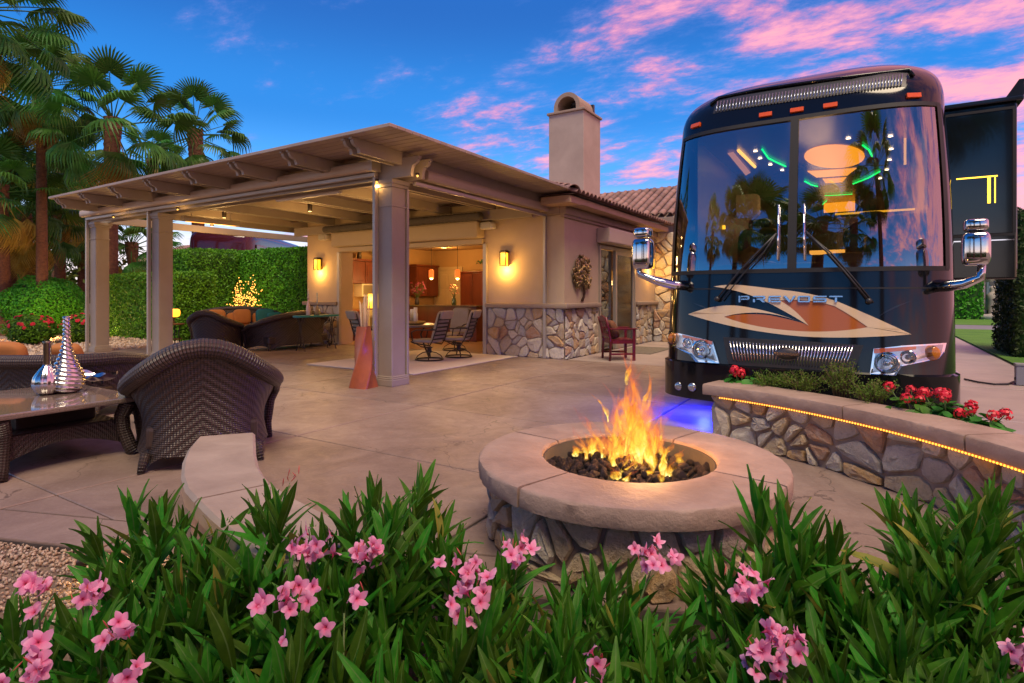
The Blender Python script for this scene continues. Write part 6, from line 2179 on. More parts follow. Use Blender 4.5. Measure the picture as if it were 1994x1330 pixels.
FR_MID = [frond_mesh('frond', s, 1.0, m_frond, 1.45, .85, 116) for s in (4, 5, 6)]
FR_LOW = [frond_mesh('frond', s, 1.6, m_frond, 1.3, .85, 100, .8) for s in (7, 8)]
FR_DRY = [frond_mesh('dry_frond', s, 2.0, m_fronddry, 1.0, .85, 80, 1.2) for s in (9, 10)]
def trunk_mesh(h, r, seed):
    rr = random.Random(seed)
    mb = MB()
    lean = Vector((rr.uniform(-.25, .25), rr.uniform(-.25, .25), 0))
    nz = int(h / .11)
    def f(u, v):
        z = h * v
        a = 2 * PI * u
        k = z / .22 + u * 2
        boots = .12 * abs(((z / .20 + 3.0 * u) % 1) - .5) + .12 * abs(((z / .20 - 3.0 * u) % 1) - .5)
        top_ = max(0, (v - .72) / .28)
        q = r * (1.25 - .35 * v + .45 * top_ * (1 - .25 * top_)) * (1 + boots * (.6 + 1.6 * top_))
        return Vector((q * math.cos(a), q * math.sin(a), z)) + lean * (v * v)
    mb.grid(f, 22, nz * 2, closed_u=True)
    mb.add([f(k / 12, 1) for k in range(12)], [tuple(range(12))])
    return mb, lean
def palm(loc, h, r, n, label, seed, scale=1.0, dry=.15, group='fan palms'):
    rr = random.Random(seed)
    o = empty('palm_tree', loc, rr.uniform(0, 6), label, 'palm tree', group)
    mb, lean = trunk_mesh(h, r, seed)
    mb.build('trunk', m_bark, o)
    for k in range(n):
        t_ = (k + .5) / n
        el = R(84 - 142 * t_ ** .85 + rr.uniform(-9, 9))
        az = k * 2.39996 + rr.uniform(-.3, .3)
        if t_ > 1 - dry: me = rr.choice(FR_DRY)
        elif t_ > .62: me = rr.choice(FR_LOW)
        elif t_ > .3: me = rr.choice(FR_MID)
        else: me = rr.choice(FR_UP)
        s_ = scale * rr.uniform(.88, 1.1)
        M = T(lean.x, lean.y, h - .12 - .35 * t_) @ RZ(az) @ RY(-el) @ RX(rr.uniform(-.45, .45)) @ SC(s_, s_, s_)
        inst(me.name.split('.')[0], me, o, M)
    return o
def at(px, py, t):
    p = dp(px, py, t); return p
P = at(214, 245, 20);  palm((P.x, P.y, -.03), P.z + .35, .20, 28, 'tall fan palm with open crown left of the pergola roof', 101, 1.25, .12)
P = at(388, 265, 24);  palm((P.x, P.y, -.03), P.z + .3, .22, 30, 'bushy fan palm just above the pergola roof, rightmost of the palms', 102, 1.05, .14)
P = at(302, 322, 29);  palm((P.x, P.y, -.03), P.z + .3, .20, 26, 'fan palm with drooping brown fronds between the two palms above the roof', 110, .9, .45)
P = at(82, 180, 20);   palm((P.x, P.y, -.03), P.z + .4, .14, 44, 'big dark fan palm filling the upper left', 103, 1.0, .14)
P = at(-40, 30, 15);   palm((P.x, P.y, -.03), P.z + .4, .18, 40, 'fan palm cut off by the upper left corner', 104, 1.1, .1)
P = at(20, 285, 22);   palm((P.x, P.y, -.03), P.z + .2,   .17, 28, 'yellowing fan palm below the big dark palm at the left edge', 105, .95, .35)
P = at(118, 372, 25);  palm((P.x, P.y, -.03), P.z, .18, 36, 'fan palm with lit trunk behind the clipped round bush', 106, 1.05, .3)
P = at(20, 430, 25);   palm((P.x, P.y, -.03), P.z, .20, 36, 'low fan palm at the left edge above the agave', 107, 1.15, .2)
P = at(262, 470, 27);  palm((P.x, P.y, -.03), P.z, .2, 34, 'low fan palm seen between the two left posts', 108, 1.1, .2)
P = at(70, 475, 34);   palm((P.x, P.y, -.03), P.z, .22, 32, 'farthest low fan palm in the left background', 109, 1.2, .2)
P = at(190, 440, 36);  palm((P.x, P.y, -.03), P.z, .22, 32, 'far fan palm behind the left post', 111, 1.2, .25)
P = at(112, 290, 29);  palm((P.x, P.y, -.03), P.z, .2, 40, 'fan palm behind the big dark palm, left of the tall open one', 113, 1.1, .3)
P = at(8, 360, 20);    palm((P.x, P.y, -.03), P.z, .17, 40, 'leafy fan palm at the left edge below the dark palm', 114, 1.0, .25)
P = at(62, 415, 22);   palm((P.x, P.y, -.03), P.z, .17, 40, 'low yellow green fan palm above the clipped round bush', 115, 1.0, .3)
P = at(160, 400, 36);  palm((P.x, P.y, -.03), P.z, .2, 34, 'fan palm far behind, between the dark palm and the tall open palm', 112, 1.1, .25)
# ground uplights at the trunks
def uplight(p, label):
    o = empty('ground_spotlight', p, 0, label, 'spotlight')
    b = MB(); b.lathe([(.07, -.05), (.075, .05), (.065, .09), (.06, .07)], 14); b.build('housing', m_bronze, o)
    b = MB(); b.lathe([(.058, .072), (.01, .073)], 14); b.build('lens', emit('uplight_lens', (1, .6, .25), 12), o)
    light('uplight', (0, 0, .25), 130, (1, .50, .16), .05, o)
for k, (px, t_) in enumerate(((92, 18.2), (232, 19.2), (372, 23.2))):
    p = dp(px, 574, t_); uplight((p.x, p.y, .03), ['ground spotlight at the slim palm behind the round bush', 'ground spotlight at the tall open palm', 'ground spotlight at the bushy palm behind the hedge'][k])

# ================================================================== HEDGES AND BUSHES
m_hedge = leafmat('hedge_leaf', (.05, .20, .014), (.17, .46, .03), 3.5, .25, .4)
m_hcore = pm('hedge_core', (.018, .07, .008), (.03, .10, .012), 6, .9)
def leaf_cards(mb, pts, size, r, spread=.8):
    for p, n in pts:
        d = (n + Vector((r.gauss(0, spread), r.gauss(0, spread), r.gauss(0, spread)))).normalized()
        a = d.orthogonal().normalized()
        a.rotate(Matrix.Rotation(r.random() * 6.28, 3, d))
        c = d.cross(a)
        L = size * r.uniform(.7, 1.25); w_ = L * .5
        mb.add([p - a * L * .5, p + c * w_ * .5 + d * L * .06, p + a * L * .5, p - c * w_ * .5 + d * L * .06], [(0, 1, 2, 3)], smooth=False)
def hedge(name, label, lo, hi, n, size, seed, cat='hedge', mat=None, rot=0):
    lo, hi = Vector(lo), Vector(hi)
    c = (lo + hi) / 2
    r = random.Random(seed)
    o = empty(name, (c.x, c.y, lo.z), rot, label, cat)
    h = (hi - lo) / 2
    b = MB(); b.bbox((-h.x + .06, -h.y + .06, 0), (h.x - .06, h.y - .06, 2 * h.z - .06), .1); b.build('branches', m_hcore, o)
    faces = [(Vector((1, 0, 0)), 4 * h.y * h.z), (Vector((-1, 0, 0)), 4 * h.y * h.z), (Vector((0, 1, 0)), 4 * h.x * h.z), (Vector((0, -1, 0)), 4 * h.x * h.z), (Vector((0, 0, 1)), 4 * h.x * h.y)]
    tot = sum(f[1] for f in faces)
    pts = []
    for nn, A in faces:
        for k in range(int(n * A / tot)):
            u, v = r.uniform(-1, 1), r.uniform(-1, 1)
            if nn.x: p = Vector((nn.x * h.x, u * h.y, h.z + v * h.z))
            elif nn.y: p = Vector((u * h.x, nn.y * h.y, h.z + v * h.z))
            else: p = Vector((u * h.x, v * h.y, 2 * h.z))
            bulge = .05 * math.sin(p.x * 2.1 + seed) + .05 * math.sin(p.y * 1.7) + .04 * math.sin(p.z * 3)
            p += nn * (max(-.02, bulge * .5) + r.uniform(-.04, .06))
            pts.append((p, nn))
    b = MB(); leaf_cards(b, pts, size, r)
    tag(b.build('leaves', mat or m_hedge, o), kind='stuff')
    return o
def bush(name, label, loc, rad, n, size, seed, mat=None, cat='bush', flowers=None, fl_mat=None, fl_n=0, fl_s=.05, core=True):
    r = random.Random(seed)
    o = empty(name, loc, 0, label, cat)
    rad = Vector(rad)
    if core:
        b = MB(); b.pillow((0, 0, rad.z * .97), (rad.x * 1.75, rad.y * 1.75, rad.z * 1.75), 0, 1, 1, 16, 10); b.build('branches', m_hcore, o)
    pts = []
    for k in range(n):
        d = Vector((r.gauss(0, 1), r.gauss(0, 1), r.gauss(0, 1))).normalized()
        q = r.uniform(.86, 1.04) * (1 + .06 * math.sin(d.x * 5 + seed) + .05 * math.sin(d.y * 6 + d.z * 4))
        p = Vector((d.x * rad.x * q, d.y * rad.y * q, rad.z + d.z * rad.z * q))
        if p.z < 0.01: continue
        pts.append((p, d))
    b = MB(); leaf_cards(b, pts, size, r)
    tag(b.build('leaves', mat or m_hedge, o), kind='stuff')
    if fl_n:
        b = MB()
        for q in range(7):
            a = 2 * PI * q / 7
            b.pillow((math.cos(a) * .55, math.sin(a) * .55, .1 * math.sin(a * 3)), (1.0, .7, .5), a, 1, 1, 6, 4)
        b.ball((0, 0, .15), .35, 1)
        me = b.mesh('flower', fl_mat)
        for k in range(fl_n):
            d = Vector((r.gauss(0, 1), r.gauss(0, 1), abs(r.gauss(0, 1)) + .1)).normalized()
            p = Vector((d.x * rad.x, d.y * rad.y, rad.z + d.z * rad.z)) * 1.03
            s_ = fl_s * r.uniform(.7, 1.2)
            inst('flower', me, o, T(*p) @ d.to_track_quat('Z', 'Y').to_matrix().to_4x4() @ SC(s_, s_, s_))
    return o
# palms behind the photographer, seen mirrored in the windscreen and black paint
for k, (x, y, h, s) in enumerate(((-3.7, -5.2, 8.0, 1.3), (-5.0, -6.4, 8.8, 1.25), (.7, -5.0, 7.6, 1.25), (3.4, -4.6, 10.4, 1.3), (-1.4, -8.4, 9.0, 1.1), (-9.5, -6.5, 8.6, 1.2))):
    palm((x, y, -.06), h, .24, 32, 'fan palm mirrored in the black motorhome, %s' % ['left of the windscreen centre', 'close behind it to its left', 'right of the windscreen centre', 'tallest on the right', 'in the middle of the windscreen', 'far left'][k], 200 + k, s, .12, 'palms reflected in the motorhome')
hedge('rear_hedge', 'long clipped hedge behind the photographer, mirrored low in the motorhome', (-14, -9.6, -.05), (9, -8.6, 1.7), 9000, .14, 44)
m_redfl = pm('red_petal', (.62, .012, .03), (.45, .008, .03), 6, .5, rand=.2)
hedge('tall_hedge', 'tall clipped green hedge behind the lounge sofas', (-21.5, 12.2, 0), (-14.3, 13.6, 2.95), 42000, .095, 1)
hedge('tall_hedge', 'tall clipped hedge end left of the lounge, facing the patio', (-21.0, 10.45, 0), (-19.2, 12.3, 2.92), 14000, .095, 5)
hedge('low_hedge', 'lower clipped hedge between the two left pergola posts', (-22.6, 9.2, 0), (-17.6, 10.4, 2.06), 26000, .09, 2)
bush('round_bush', 'large clipped round bush left of the left pergola post', tuple(gz(90, 650)), (1.18, 1.18, 1.02), 15000, .09, 3)
p = gz(62, 668); bush('flower_bush', 'red flowering bush at the left, in front of the round bush', (p.x, p.y, -.02), (.72, .6, .42), 2200, .09, 4, fl_n=46, fl_mat=m_redfl, fl_s=.055)
p = gz(156, 666); bush('flower_bush', 'red flowering bush right beside the left pergola post', (p.x, p.y, -.02), (.5, .5, .42), 1700, .09, 6, fl_n=34, fl_mat=m_redfl, fl_s=.055)
# agave / yucca at the left edge
ag = empty('agave', tuple(gz(8, 650)), 0, 'spiky agave with grey green leaves at the left edge', 'agave')
r = random.Random(9)
m_agave = leafmat('agave_leaf', (.06, .11, .06), (.16, .22, .12), 4, .1, .5)
b = MB()
for t_ in range(2):
    pass
lm = MB()
def agl(u, v):
    L = 1.0
    w_ = .055 * (1 - u) ** .6 * (1 if u > .05 else .6)
    return Vector((L * u, (v - .5) * 2 * w_, .25 * u * (1 - u) + .02 * abs(v - .5)))
lm.grid(agl, 8, 2)
agm = lm.mesh('leaf', m_agave)
for k in range(46):
    inst('leaf', agm, ag, T(0, 0, .12) @ RZ(k * 2.4) @ RY(-R(r.uniform(8, 80))) @ SC(r.uniform(.8, 1.25), 1, 1))
# far greenery masses on the left and behind
m_far = leafmat('far_leaf', (.05, .12, .014), (.16, .26, .03), .8, .2, .6)
def far_mass(label, pts, n, size, seed):
    b = MB(); r = random.Random(seed); L = []
    for k in range(n):
        c, rad = r.choice(pts)
        d = Vector((r.gauss(0, 1), r.gauss(0, 1), r.gauss(0, 1))).normalized()
        p = Vector((c[0] + d.x * rad[0], c[1] + d.y * rad[1], max(.05, c[2] + d.z * rad[2]))) 
        L.append((p, d))
    leaf_cards(b, L, size, r)
    return tag(b.build('far_shrubs', m_far), label, 'shrubs', kind='stuff')
pts = []
r = random.Random(12)
for k in range(26):
    px = -80 + k * 20
    q = dp(px, 574, r.uniform(36, 44))
    pts.append(((q.x, q.y, r.uniform(.6, 1.6)), (2.6, 2.6, r.uniform(1.6, 2.9))))
far_mass('mass of far green shrubs behind the palms at the left', pts, 15000, .34, 3)
# low tan wall and pale path far left
b = MB(); q = dp(150, 600, 30); b.box((q.x - 9, q.y - .2, -.05), (q.x + 6, q.y + .1, .95)); tag(b.build('garden_wall', m_stucco), 'low tan garden wall far behind the left post', 'wall')

# neighbour house and second motorhome beyond the hedge
nh = empty('neighbour_house', tuple(dp(352, 574, 34) * 1.0), 0, 'pale neighbour house with red tile roof above the hedge', 'house')
nh.location.z = 0; WLOC[nh.name] = Vector(nh.location)
b = MB(); b.box((-5, 0, 0), (3.2, 6, 3.35)); b.build('wall', pm('pale_stucco', (.55, .47, .42), (.5, .43, .38), 1, .9), nh)
b = MB(); b.add([(-5.3, -.4, 3.35), (3.5, -.4, 3.35), (3.5, 3, 4.7), (-5.3, 3, 4.7), (3.5, 6.4, 3.35), (-5.3, 6.4, 3.35)], [(0, 1, 2, 3), (3, 2, 4, 5), (1, 4, 2)], smooth=False)
ro_ = b.build('roof', pm('red_tile', (.40, .14, .10), (.30, .10, .08), 9, .8), nh)
for k in range(30):
    inst('roof_tile', tbig, ro_, T(-5.2 + k * .29, -.42, 3.40) @ RZ(R(90)) @ RY(-R(21)) @ SC(7.2, 1, 1))
b = MB(); b.box((1.2, -.02, 1.6), (2.0, .03, 2.6)); b.build('window', pm('dim_window', (.05, .055, .06), None, 1, .1), nh)
mh = empty('parked_motorhome', tuple(dp(500, 574, 27)), R(-52), 'maroon motorhome parked beyond the tall hedge', 'motorhome')
mh.location.z = 0; WLOC[mh.name] = Vector(mh.location)
b = MB(); b.pillow((0, 0, 2.1), (9.0, 2.5, 3.9), 0, .18, .2, 40, 20); b.build('body', carpaint('maroon_paint', (.05, .008, .014)), mh)
b = MB(); b.pillow((-3.9, 0, 2.75), (1.5, 2.35, 1.6), 0, .25, .3, 30, 16); b.build('windscreen_pane', pm('blue_screen', (.10, .22, .30), (.04, .09, .14), 2.5, .08, coat=1), mh)
b = MB(); b.bbox((-2.4, -1.27, 2.7), (3.9, 1.27, 3.45), .05); b.build('side_window', pm('dark_window', (.012, .012, .014), None, 1, .05), mh)
b = MB(); b.bbox((-1.5, -.8, 4.0), (.2, .8, 4.25), .08); b.build('roof_unit', m_white, mh)
for x in (-2.7, 2.7):
    for y in (-1.05, 1.05):
        b = MB(); b.lathe([(.2, -.12), (.48, -.12), (.48, .12), (.2, .12)], 20)
        for q in b.v: q.x, q.y, q.z = x + q.x, y + q.z, .48 + q.y
        b.build('wheel', m_rub, mh)

# right background: hedges, statue, far motorhome, power pedestal and cord
hedge('dark_hedge', 'tall dark hedge column at the right edge', (2.75, 16.6, .02), (4.6, 19.0, 3.3), 14000, .1, 14, mat=leafmat('dark_hedge_leaf', (.022, .045, .012), (.06, .09, .025), 3, .2, .5))
hedge('far_hedge', 'clipped hedge across the road beyond the lawn', (-8, 41, 0.02), (5.4, 43, 2.6), 12000, .2, 15)
hedge('far_hedge', 'second clipped hedge across the road at the right edge', (7.4, 40, .02), (16, 42.5, 2.8), 7000, .2, 16)
fm = empty('parked_motorhome', (6.9, 46, .02), 0, 'distant blue grey motorhome between the hedges across the road', 'motorhome')
b = MB(); b.bbox((-1.25, -4, .5), (1.25, 4, 3.6), .15); b.build('body', pm('bluegrey', (.30, .36, .42), (.24, .29, .35), 2, .3), fm)
b = MB(); b.bbox((-1.1, -4.02, 1.9), (1.1, -3.98, 3.1), .05); b.build('windscreen_pane', pm('dim_window'  , (.05, .055, .06)), fm)
for x in (-.95, .95):
    b = MB(); b.lathe([(.2, -.12), (.45, -.12), (.45, .12), (.2, .12)], 18)
    for q in b.v: q.x, q.y, q.z = x + q.z, -2.6 + q.x, .45 + q.y
    b.build('wheel', m_rub, fm)
stt = empty('garden_statue', tuple(gz(1934, 622)), 0, 'small pale garden statue in front of the far hedge gap', 'statue')
b = MB(); b.lathe([(.5, 0), (.5, .12), (.3, .16), (.22, .4), (.28, .7), (.24, 1.1), (.30, 1.35), (.20, 1.5), (.13, 1.6), (.16, 1.72), (.13, 1.86), (.02, 1.92)], 16); b.build('figure', pm('pale_stone', (.55, .47, .40), (.42, .36, .3), 6, .8), stt)
b = MB(); b.lathe([(1.1, .0), (1.15, .3), (1.0, .32), (.95, .1)], 20); b.build('basin', MATS['pale_stone'], stt)
pp_ = gz(1990, 752)
pd = empty('power_pedestal', (pp_.x + .02, pp_.y + .12, 0), 0, 'grey power pedestal at the right edge of the driveway', 'power box')
b = MB(); b.bbox((-.08, -.07, 0), (.10, .07, .30), .012); b.build('box', pm('grey_plastic', (.24, .25, .26), (.2, .2, .21), 4, .5), pd)
b = MB(); b.bbox((-.09, -.08, .30), (.11, .08, .34), .012); b.build('lid', pm('grey_plastic'  , (.2, .2, .2)), pd)
cp = [gz(1878, 740), gz(1905, 746), gz(1935, 750), gz(1962, 750), gz(1982, 742), Vector((pp_.x - .05, pp_.y + .1, .10))]
cd = MB()
sm2 = []
for i in range(len(cp) - 1):
    for k in range(5): sm2.append(cp[i].lerp(cp[i + 1], k / 5) + Vector((0, 0, .016)))
sm2.append(cp[-1]); cd.tube(sm2, .014, 8)
cdo = empty('extension_cord', cp[0], 0, 'thick black power cord lying on the driveway', 'cord'); cd.build('cable', m_rub, cdo, world=True)
b = MB(); b.tube([cp[-1] + Vector((-.02, -.02, 0)), cp[-1] + Vector((.03, .0, .0))], .022, 8); b.build('plug', m_black, cdo, world=True)

# ================================================================== PLANTER PLANTS
m_ger = leafmat('geranium_leaf', (.03, .12, .015), (.08, .24, .03), 9, .2, .5)
m_gerfl = pm('geranium_petal', (.72, .015, .02), (.55, .01, .05), 8, .5, rand=.2)
def on_planter(ang, r_=.48):
    return (PC[0] + math.cos(R(ang)) * (PR + r_), PC[1] + math.sin(R(ang)) * (PR + r_), .43)
def geranium(label, ang, rr_, s_, seed, nfl=4, lean=0):
    r = random.Random(seed)
    o = empty('geranium', on_planter(ang, rr_), 0, label, 'geranium', 'red geraniums in the planter')
    b = MB()
    for k in range(int(90 * s_)):
        d = Vector((r.gauss(0, 1), r.gauss(0, 1), abs(r.gauss(0, .8)))).normalized()
        p = Vector((d.x * .20 * s_, d.y * .20 * s_, .03 + d.z * .15 * s_)) * r.uniform(.6, 1.05)
        n = (d + Vector((0, 0, .8)) + Vector((r.gauss(0, .3), r.gauss(0, .3), 0))).normalized()
        a = n.orthogonal().normalized(); c = n.cross(a); rad = r.uniform(.028, .05)
        m = 10
        b.add([p] + [p + (a * math.cos(2 * PI * q / m) + c * math.sin(2 * PI * q / m)) * rad * (1 + .12 * (q % 2)) + n * rad * .22 for q in range(m)], [(0, 1 + q, 1 + (q + 1) % m) for q in range(m)])
    tag(b.build('leaves', m_ger, o), kind='stuff')
    for k in range(nfl):
        a = r.uniform(0, 6.28); q = r.uniform(.03, .17) * s_
        top = Vector((q * math.cos(a), q * math.sin(a), r.uniform(.17, .26) * s_))
        b = MB(); b.tube([(q * .3 * math.cos(a), q * .3 * math.sin(a), .05), top], .0035, 5); b.build('stem', pm('ger_stem', (.07, .13, .03), None, 1, .6), o)
        b = MB()
        for j in range(34):
            d = Vector((r.gauss(0, 1), r.gauss(0, 1), r.gauss(0, 1) + .35)).normalized()
            p = top + d * .036 * r.uniform(.8, 1.1)
            a_ = d.orthogonal().normalized(); c = d.cross(a_)
            s3 = .013
            b.add([p + a_ * s3 + d * .004, p + c * s3, p - a_ * s3 + d * .004, p - c * s3], [(0, 1, 2, 3)])
        b.build('flower_head', m_gerfl, o)
geranium('red geranium at the left end of the planter wall', 73.0, .34, 1.0, 1, 8)
geranium('red geranium in the middle right of the planter, below the right headlight', 50.0, .36, 1.1, 2, 6)
geranium('red geranium near the right end of the planter, beside the driveway', 47.2, .42, 1.0, 3, 5)
geranium('low red geranium trailing over the cap at the right', 43.0, .36, .8, 4, 5)
m_box = leafmat('boxwood_leaf', (.05, .13, .015), (.17, .28, .035), 14, .25, .45)
def sprig_bush(label, ang, rr_, w_, h_, seed):
    r = random.Random(seed)
    o = empty('boxwood', on_planter(ang, rr_), 0, label, 'shrub', 'loose green shrubs in the planter')
    st_ = MB(); lv = MB()
    for k in range(46):
        a = r.uniform(0, 6.28); q = w_ * math.sqrt(r.random())
        p2 = Vector((q * math.cos(a), q * math.sin(a), h_ * r.uniform(.55, 1.1)))
        p1 = p2 * .5 + Vector((0, 0, .04))
        st_.tube([p2 * .2 * 0 + Vector((p2.x * .3, p2.y * .3, 0)), p1, p2], .0025, 4)
        P_ = []
        for j in range(26):
            t_ = r.uniform(.15, 1.02)
            c = p1.lerp(p2, t_) + Vector((r.gauss(0, .018), r.gauss(0, .018), r.gauss(0, .012)))
            P_.append((c, Vector((r.gauss(0, 1), r.gauss(0, 1), r.gauss(0, 1) + .5)).normalized()))
        leaf_cards(lv, P_, .021, r)
    st_.build('stems', pm('twig', (.10, .07, .03), None, 1, .8), o)
    tag(lv.build('leaves', m_box, o), kind='stuff')
sprig_bush('loose green shrub in the planter below the grille', 68.5, .34, .2, .22, 1)
sprig_bush('loose green shrub in the planter, second from the left geranium', 64, .36, .2, .25, 2)
sprig_bush('tallest loose green shrub in the planter, left of the right headlight', 59.5, .42, .18, .36, 3)
sprig_bush('loose green shrub in the planter under the right headlight', 55, .34, .2, .26, 4)

# ================================================================== OLEANDERS (foreground)
m_ole = leafmat('oleander_leaf', (.028, .145, .010), (.092, .29, .018), 5, .32, .5, (.16, .28, .07), .38)
m_olest = pm('oleander_stem', (.12, .20, .05), (.09, .15, .04), 9, .6)
m_pink = NT('oleander_petal')
_uv = m_pink.n('ShaderNodeUVMap'); _sp = m_pink.n('ShaderNodeSeparateXYZ'); m_pink.l(_uv.outputs[0], _sp.inputs[0])
_oi = m_pink.n('ShaderNodeObjectInfo')
_c = m_pink.ramp(_sp.outputs[1], [(0, (.74, .09, .20)), (.25, (.92, .28, .50)), (1, (.96, .52, .71))])
_b = m_pink.principled(_c, .5, 0, None, 0, .3)
_t = m_pink.n('ShaderNodeBsdfTranslucent'); m_pink.l(_c, _t.inputs[0])
_m = m_pink.n('ShaderNodeMixShader'); _m.inputs[0].default_value = .3
m_pink.l(_b.outputs[0], _m.inputs[1]); m_pink.l(_t.outputs[0], _m.inputs[2]); m_pink.l(_m.outputs[0], m_pink.out.inputs[0])
m_pink = m_pink.m
m_bud = pm('oleander_bud', (.55, .05, .06), (.60, .16, .12), 30, .5)
def ole_leaf(bend, w_=.0135, L=1.0, side=0.0):
    mb = MB()
    def f(u, v):
        s_ = math.sin(PI * (u * .93 + .05)) ** .8 * (1 - .25 * u)
        x = (v - .5) * 2
        return Vector((x * w_ / .14 * s_ + side * u * u, u * L, bend * u * u + .05 * s_ * abs(x) + .012 * math.sin(u * 9 + x)))
    mb.grid(f, 4, 8, uvfn=lambda u, v: ((u - .5) * 2, v)) if False else mb.grid(lambda u, v: f(v, u), 2, 7, uvfn=lambda u, v: ((u - .5) * 2, v))
    return mb.mesh('leaf', m_ole)
OLE = [ole_leaf(*q) for q in ((-.10, .0155, 1, .06), (.08, .0145, 1, -.10), (-.24, .0165, 1, .12), (.0, .0115, 1, .0), (-.45, .0155, 1, -.16), (-.05, .0180, 1, .05), (-.18, .0135, 1, -.06), (.16, .0155, 1, .12))]
def flower_mesh(seed):
    r = random.Random(seed)
    mb = MB()
    for k in range(5):
        a = 2 * PI * k / 5 + .2
        d = Vector((math.cos(a), math.sin(a), 0)); s_ = Vector((-math.sin(a), math.cos(a), 0))
        cu = r.uniform(-.35, .75)
        rw = r.uniform(.34, .46)
        def f(u, v, d=d, s_=s_, cu=cu, r_w=rw):
            w_ = r_w * math.sin(PI * min(1, .12 + v * .80)) ** .8
            tw = .25 * (u - .5) * v
            return d * (.08 + v * .95) + s_ * ((u - .5) * 2 * w_ + .22 * v * v) + Vector((0, 0, -.25 + .55 * v ** .6 - cu * v * v + tw))
        mb.grid(f, 4, 5, uvfn=lambda u, v: (u, v))
    mb.add([Vector((0, 0, -.9))] + [Vector((.14 * math.cos(k), .14 * math.sin(k), -.2)) for k in range(6)], [(0, 1 + k, 1 + (k + 1) % 6) for k in range(6)], [(0, 0)] * 7)
    return mb.mesh('blossom', m_pink)
BLO = [flower_mesh(s) for s in range(3)]
bb = MB(); bb.lathe([(.10, -1), (.26, -.2), (.30, .25), (.16, .75), (.02, 1)], 7); BUD = bb.mesh('bud', m_bud)
def basis(d, up):
    """matrix with local y along d and local z near up"""
    d = d.normalized()
    x = d.cross(up)
    if x.length < 1e-4: x = d.cross(Vector((1, 0, 0)))
    x.normalize(); z = x.cross(d)
    return Matrix((x, d, z)).transposed().to_4x4()
def oleander(label, px, depth, height, width, nst, seed, clusters=(), max_leaf=285):
    r = random.Random(seed)
    base_ = dp(px, 574, depth)
    o = empty('oleander', (base_.x, base_.y, -.045), 0, label, 'oleander', 'pink oleander shrubs in the foreground')
    st_ = MB(); rest = MB(); cnt = 0
    leaves = []
    stems_ = []
    for k in range(nst):
        a = k * 2.4 + r.uniform(-.4, .4); q = width * math.sqrt((k + .5) / nst)
        tip = Vector((q * math.cos(a), q * math.sin(a), height * r.uniform(.58, 1.02) * (1 - .22 * (q / width) ** 2)))
        b0 = Vector((tip.x * .25, tip.y * .25, 0))
        mid_ = b0.lerp(tip, .5) + Vector((tip.x * .08, tip.y * .08, .05))
        path = [(1 - t_) ** 2 * b0 + 2 * t_ * (1 - t_) * mid_ + t_ * t_ * tip for t_ in [i / 8 for i in range(9)]]
        st_.tube(path, lambda t_: .0062 - .003 * t_, 6)
        stems_.append(path)
        Lst = sum((path[i + 1] - path[i]).length for i in range(8))
        nw = int(Lst * .80 / .056)
        for j in range(nw):
            t_ = 1 - j / max(1, nw) * .80
            x = t_ * 8; i = min(7, int(x))
            p = path[i].lerp(path[i + 1], x - i)
            d = (path[i + 1] - path[i]).normalized()
            ph = j * 1.05 + r.uniform(-.2, .2)
            for m in range(3):
                aa = ph + m * 2 * PI / 3
                n1 = d.orthogonal().normalized(); n2 = d.cross(n1)
                side_ = n1 * math.cos(aa) + n2 * math.sin(aa)
                open_ = (.22 + .62 * min(1, (1 - t_) * 2.2)) * r.uniform(.65, 1.35)
                ld = d * math.cos(open_) + side_ * math.sin(open_) + Vector((0, 0, .05))
                L = r.uniform(.14, .245) * (.6 + .4 * min(1, (1 - t_) * 7 + .2))
                leaves.append((t_ + .15 * tip.z, p, ld, d, L))
    leaves.sort(key=lambda q: -q[0])
    for k, (t_, p, ld, d, L) in enumerate(leaves):
        M = T(*p) @ basis(ld, d) @ SC(L, L, L)
        me = OLE[r.randrange(8)]
        if k < max_leaf:
            inst('leaf', me, o, M)
        else:
            off = len(rest.v)
            vs = [M @ v.co for v in me.vertices]
            rest.add(vs, [tuple(pl.vertices) for pl in me.polygons], [(((i % 3) - 1.0), (i // 3) / 7) for i in range(len(vs))])
    st_.build('stems', m_olest, o)
    if rest.v:
        tag(rest.build('inner_leaves', m_ole, o), kind='stuff')
    M0 = T(*(-Vector(o.location)))
    for (cpx, cpy, cdep, nb, nbud) in clusters:
        c = dp(cpx, cpy, cdep) - Vector(o.location)
        s0 = min((q[-1] for q in stems_), key=lambda q: (q - c).length)
        b = MB(); b.tube([s0 * .75 + Vector((c.x * .1, c.y * .1, -.05)), s0.lerp(c, .5) + Vector((0, 0, -.04)), c + Vector((0, 0, -.02))], .003, 5)
        cl = b.build('flower_cluster', m_olest, o)
        for j in range(int(nb * 1.7)):
            d = Vector((r.gauss(0, .8), r.gauss(0, .8), r.uniform(.2, 1.0)))
            tocam = (-FV.x, -FV.y)
            d += Vector((tocam[0] * .5, tocam[1] * .5, .1)); d.normalize()
            p = c + Vector((r.gauss(0, .034), r.gauss(0, .034), r.gauss(0, .026)))
            s_ = r.uniform(.021, .031)
            inst('blossom', BLO[r.randrange(3)], cl, T(*p) @ d.to_track_quat('Z', 'Y').to_matrix().to_4x4() @ SC(s_, s_, s_))
        for j in range(nbud):
            d = Vector((r.gauss(0, .5), r.gauss(0, .5), 1)).normalized()
            p = c + Vector((r.gauss(0, .022), r.gauss(0, .022), r.uniform(-.02, .04)))
            s_ = r.uniform(.009, .014)
            inst('bud', BUD, cl, T(*p) @ d.to_track_quat('Z', 'Y').to_matrix().to_4x4() @ SC(s_ * .6, s_ * .6, s_ * 1.3))
    return o
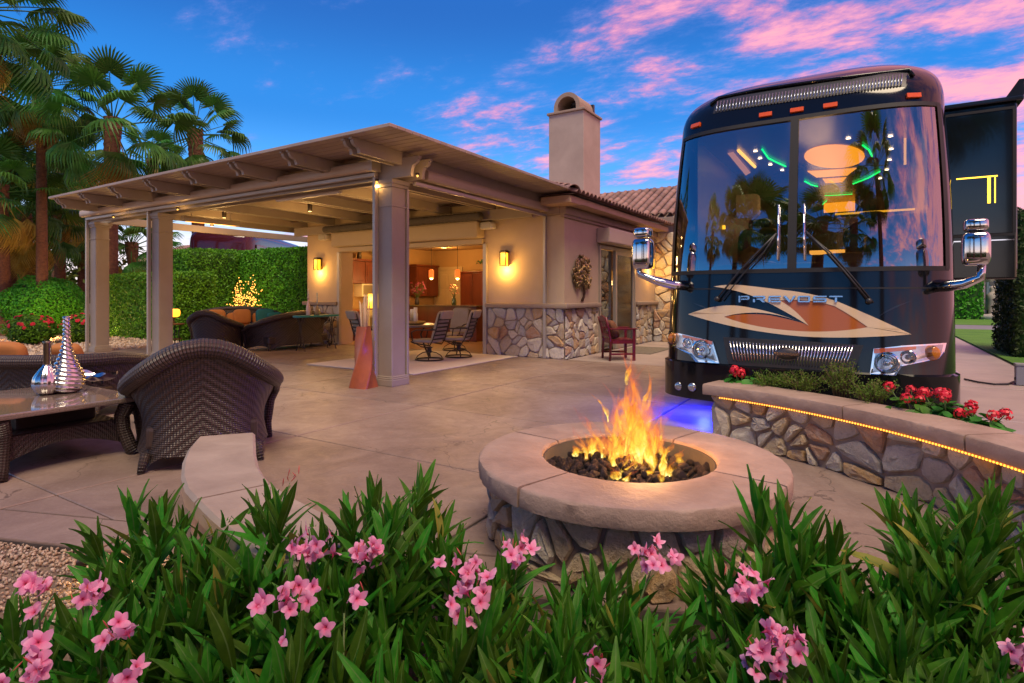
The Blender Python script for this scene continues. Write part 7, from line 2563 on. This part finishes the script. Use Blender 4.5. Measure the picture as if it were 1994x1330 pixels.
# back row
oleander('oleander left of the seat wall, its tips over the paving', 300, 2.3, .52, .27, 13, 1)
oleander('oleander in front of the concrete seat wall with a budding tip', 520, 2.15, .60, .30, 15, 2, ((565, 935, 2.25, 0, 7), (600, 1070, 1.95, 8, 4)))
oleander('oleander left of the fire pit, its tips against the patio', 745, 2.2, .70, .32, 16, 3, ((705, 1075, 1.9, 7, 5),))
oleander('oleander at the left foot of the fire pit', 905, 2.15, .52, .22, 11, 4, ((1010, 1075, 2.0, 5, 6), (915, 1110, 1.85, 5, 5)))
oleander('low oleander directly in front of the fire pit', 1180, 1.9, .37, .30, 16, 5, ((1275, 1078, 1.95, 6, 4),))
oleander('oleander at the right foot of the fire pit', 1500, 2.05, .66, .26, 13, 6, ((1448, 1135, 1.8, 6, 5),))
oleander('oleander between the fire pit and the curved wall', 1680, 2.0, .52, .24, 12, 7)
oleander('oleander at the right edge before the curved wall', 1890, 2.0, .68, .30, 16, 8)
# front row
oleander('oleander at the lower left corner', 70, 1.75, .42, .26, 13, 9, ((75, 1135, 1.75, 6, 4), (160, 1165, 1.7, 4, 3), (40, 1300, 1.45, 6, 3)))
oleander('oleander below the path light in the front row', 270, 1.75, .46, .26, 13, 10, ((215, 1225, 1.6, 4, 2), (250, 1322, 1.5, 4, 1)))
oleander('front oleander with pink blossom sprays left of centre', 560, 1.62, .50, .30, 15, 11, ((560, 1165, 1.62, 6, 5), (670, 1180, 1.6, 2, 1)))
oleander('front oleander in the middle of the bottom edge', 860, 1.6, .48, .30, 15, 12, ((925, 1165, 1.7, 5, 4),))
oleander('front oleander below the fire pit with pink spray at its foot', 1130, 1.55, .42, .28, 14, 13, ((1170, 1300, 1.5, 4, 3),))
oleander('front oleander with the large pink bloom near the lower right', 1430, 1.58, .42, .28, 14, 14, ((1535, 1255, 1.55, 8, 4), (1465, 1255, 1.55, 4, 3)))
oleander('front oleander between the large bloom and the right corner', 1660, 1.6, .50, .28, 14, 15)
oleander('oleander at the lower right corner', 1900, 1.6, .50, .30, 15, 16, ((1990, 1275, 1.55, 4, 2),))

# fillers between the rows
oleander('oleander between the left fire pit foot and the bottom middle', 1010, 1.75, .38, .26, 14, 17)
oleander('oleander under the middle of the fire pit, in the second row', 1280, 1.7, .36, .26, 14, 18)
oleander('oleander in the second row right of the seat wall', 650, 1.85, .52, .26, 14, 19)
oleander('oleander in the second row left of the right corner', 1780, 1.8, .50, .26, 14, 20)
oleander('oleander in the second row below the seat wall', 420, 1.85, .50, .26, 14, 21)
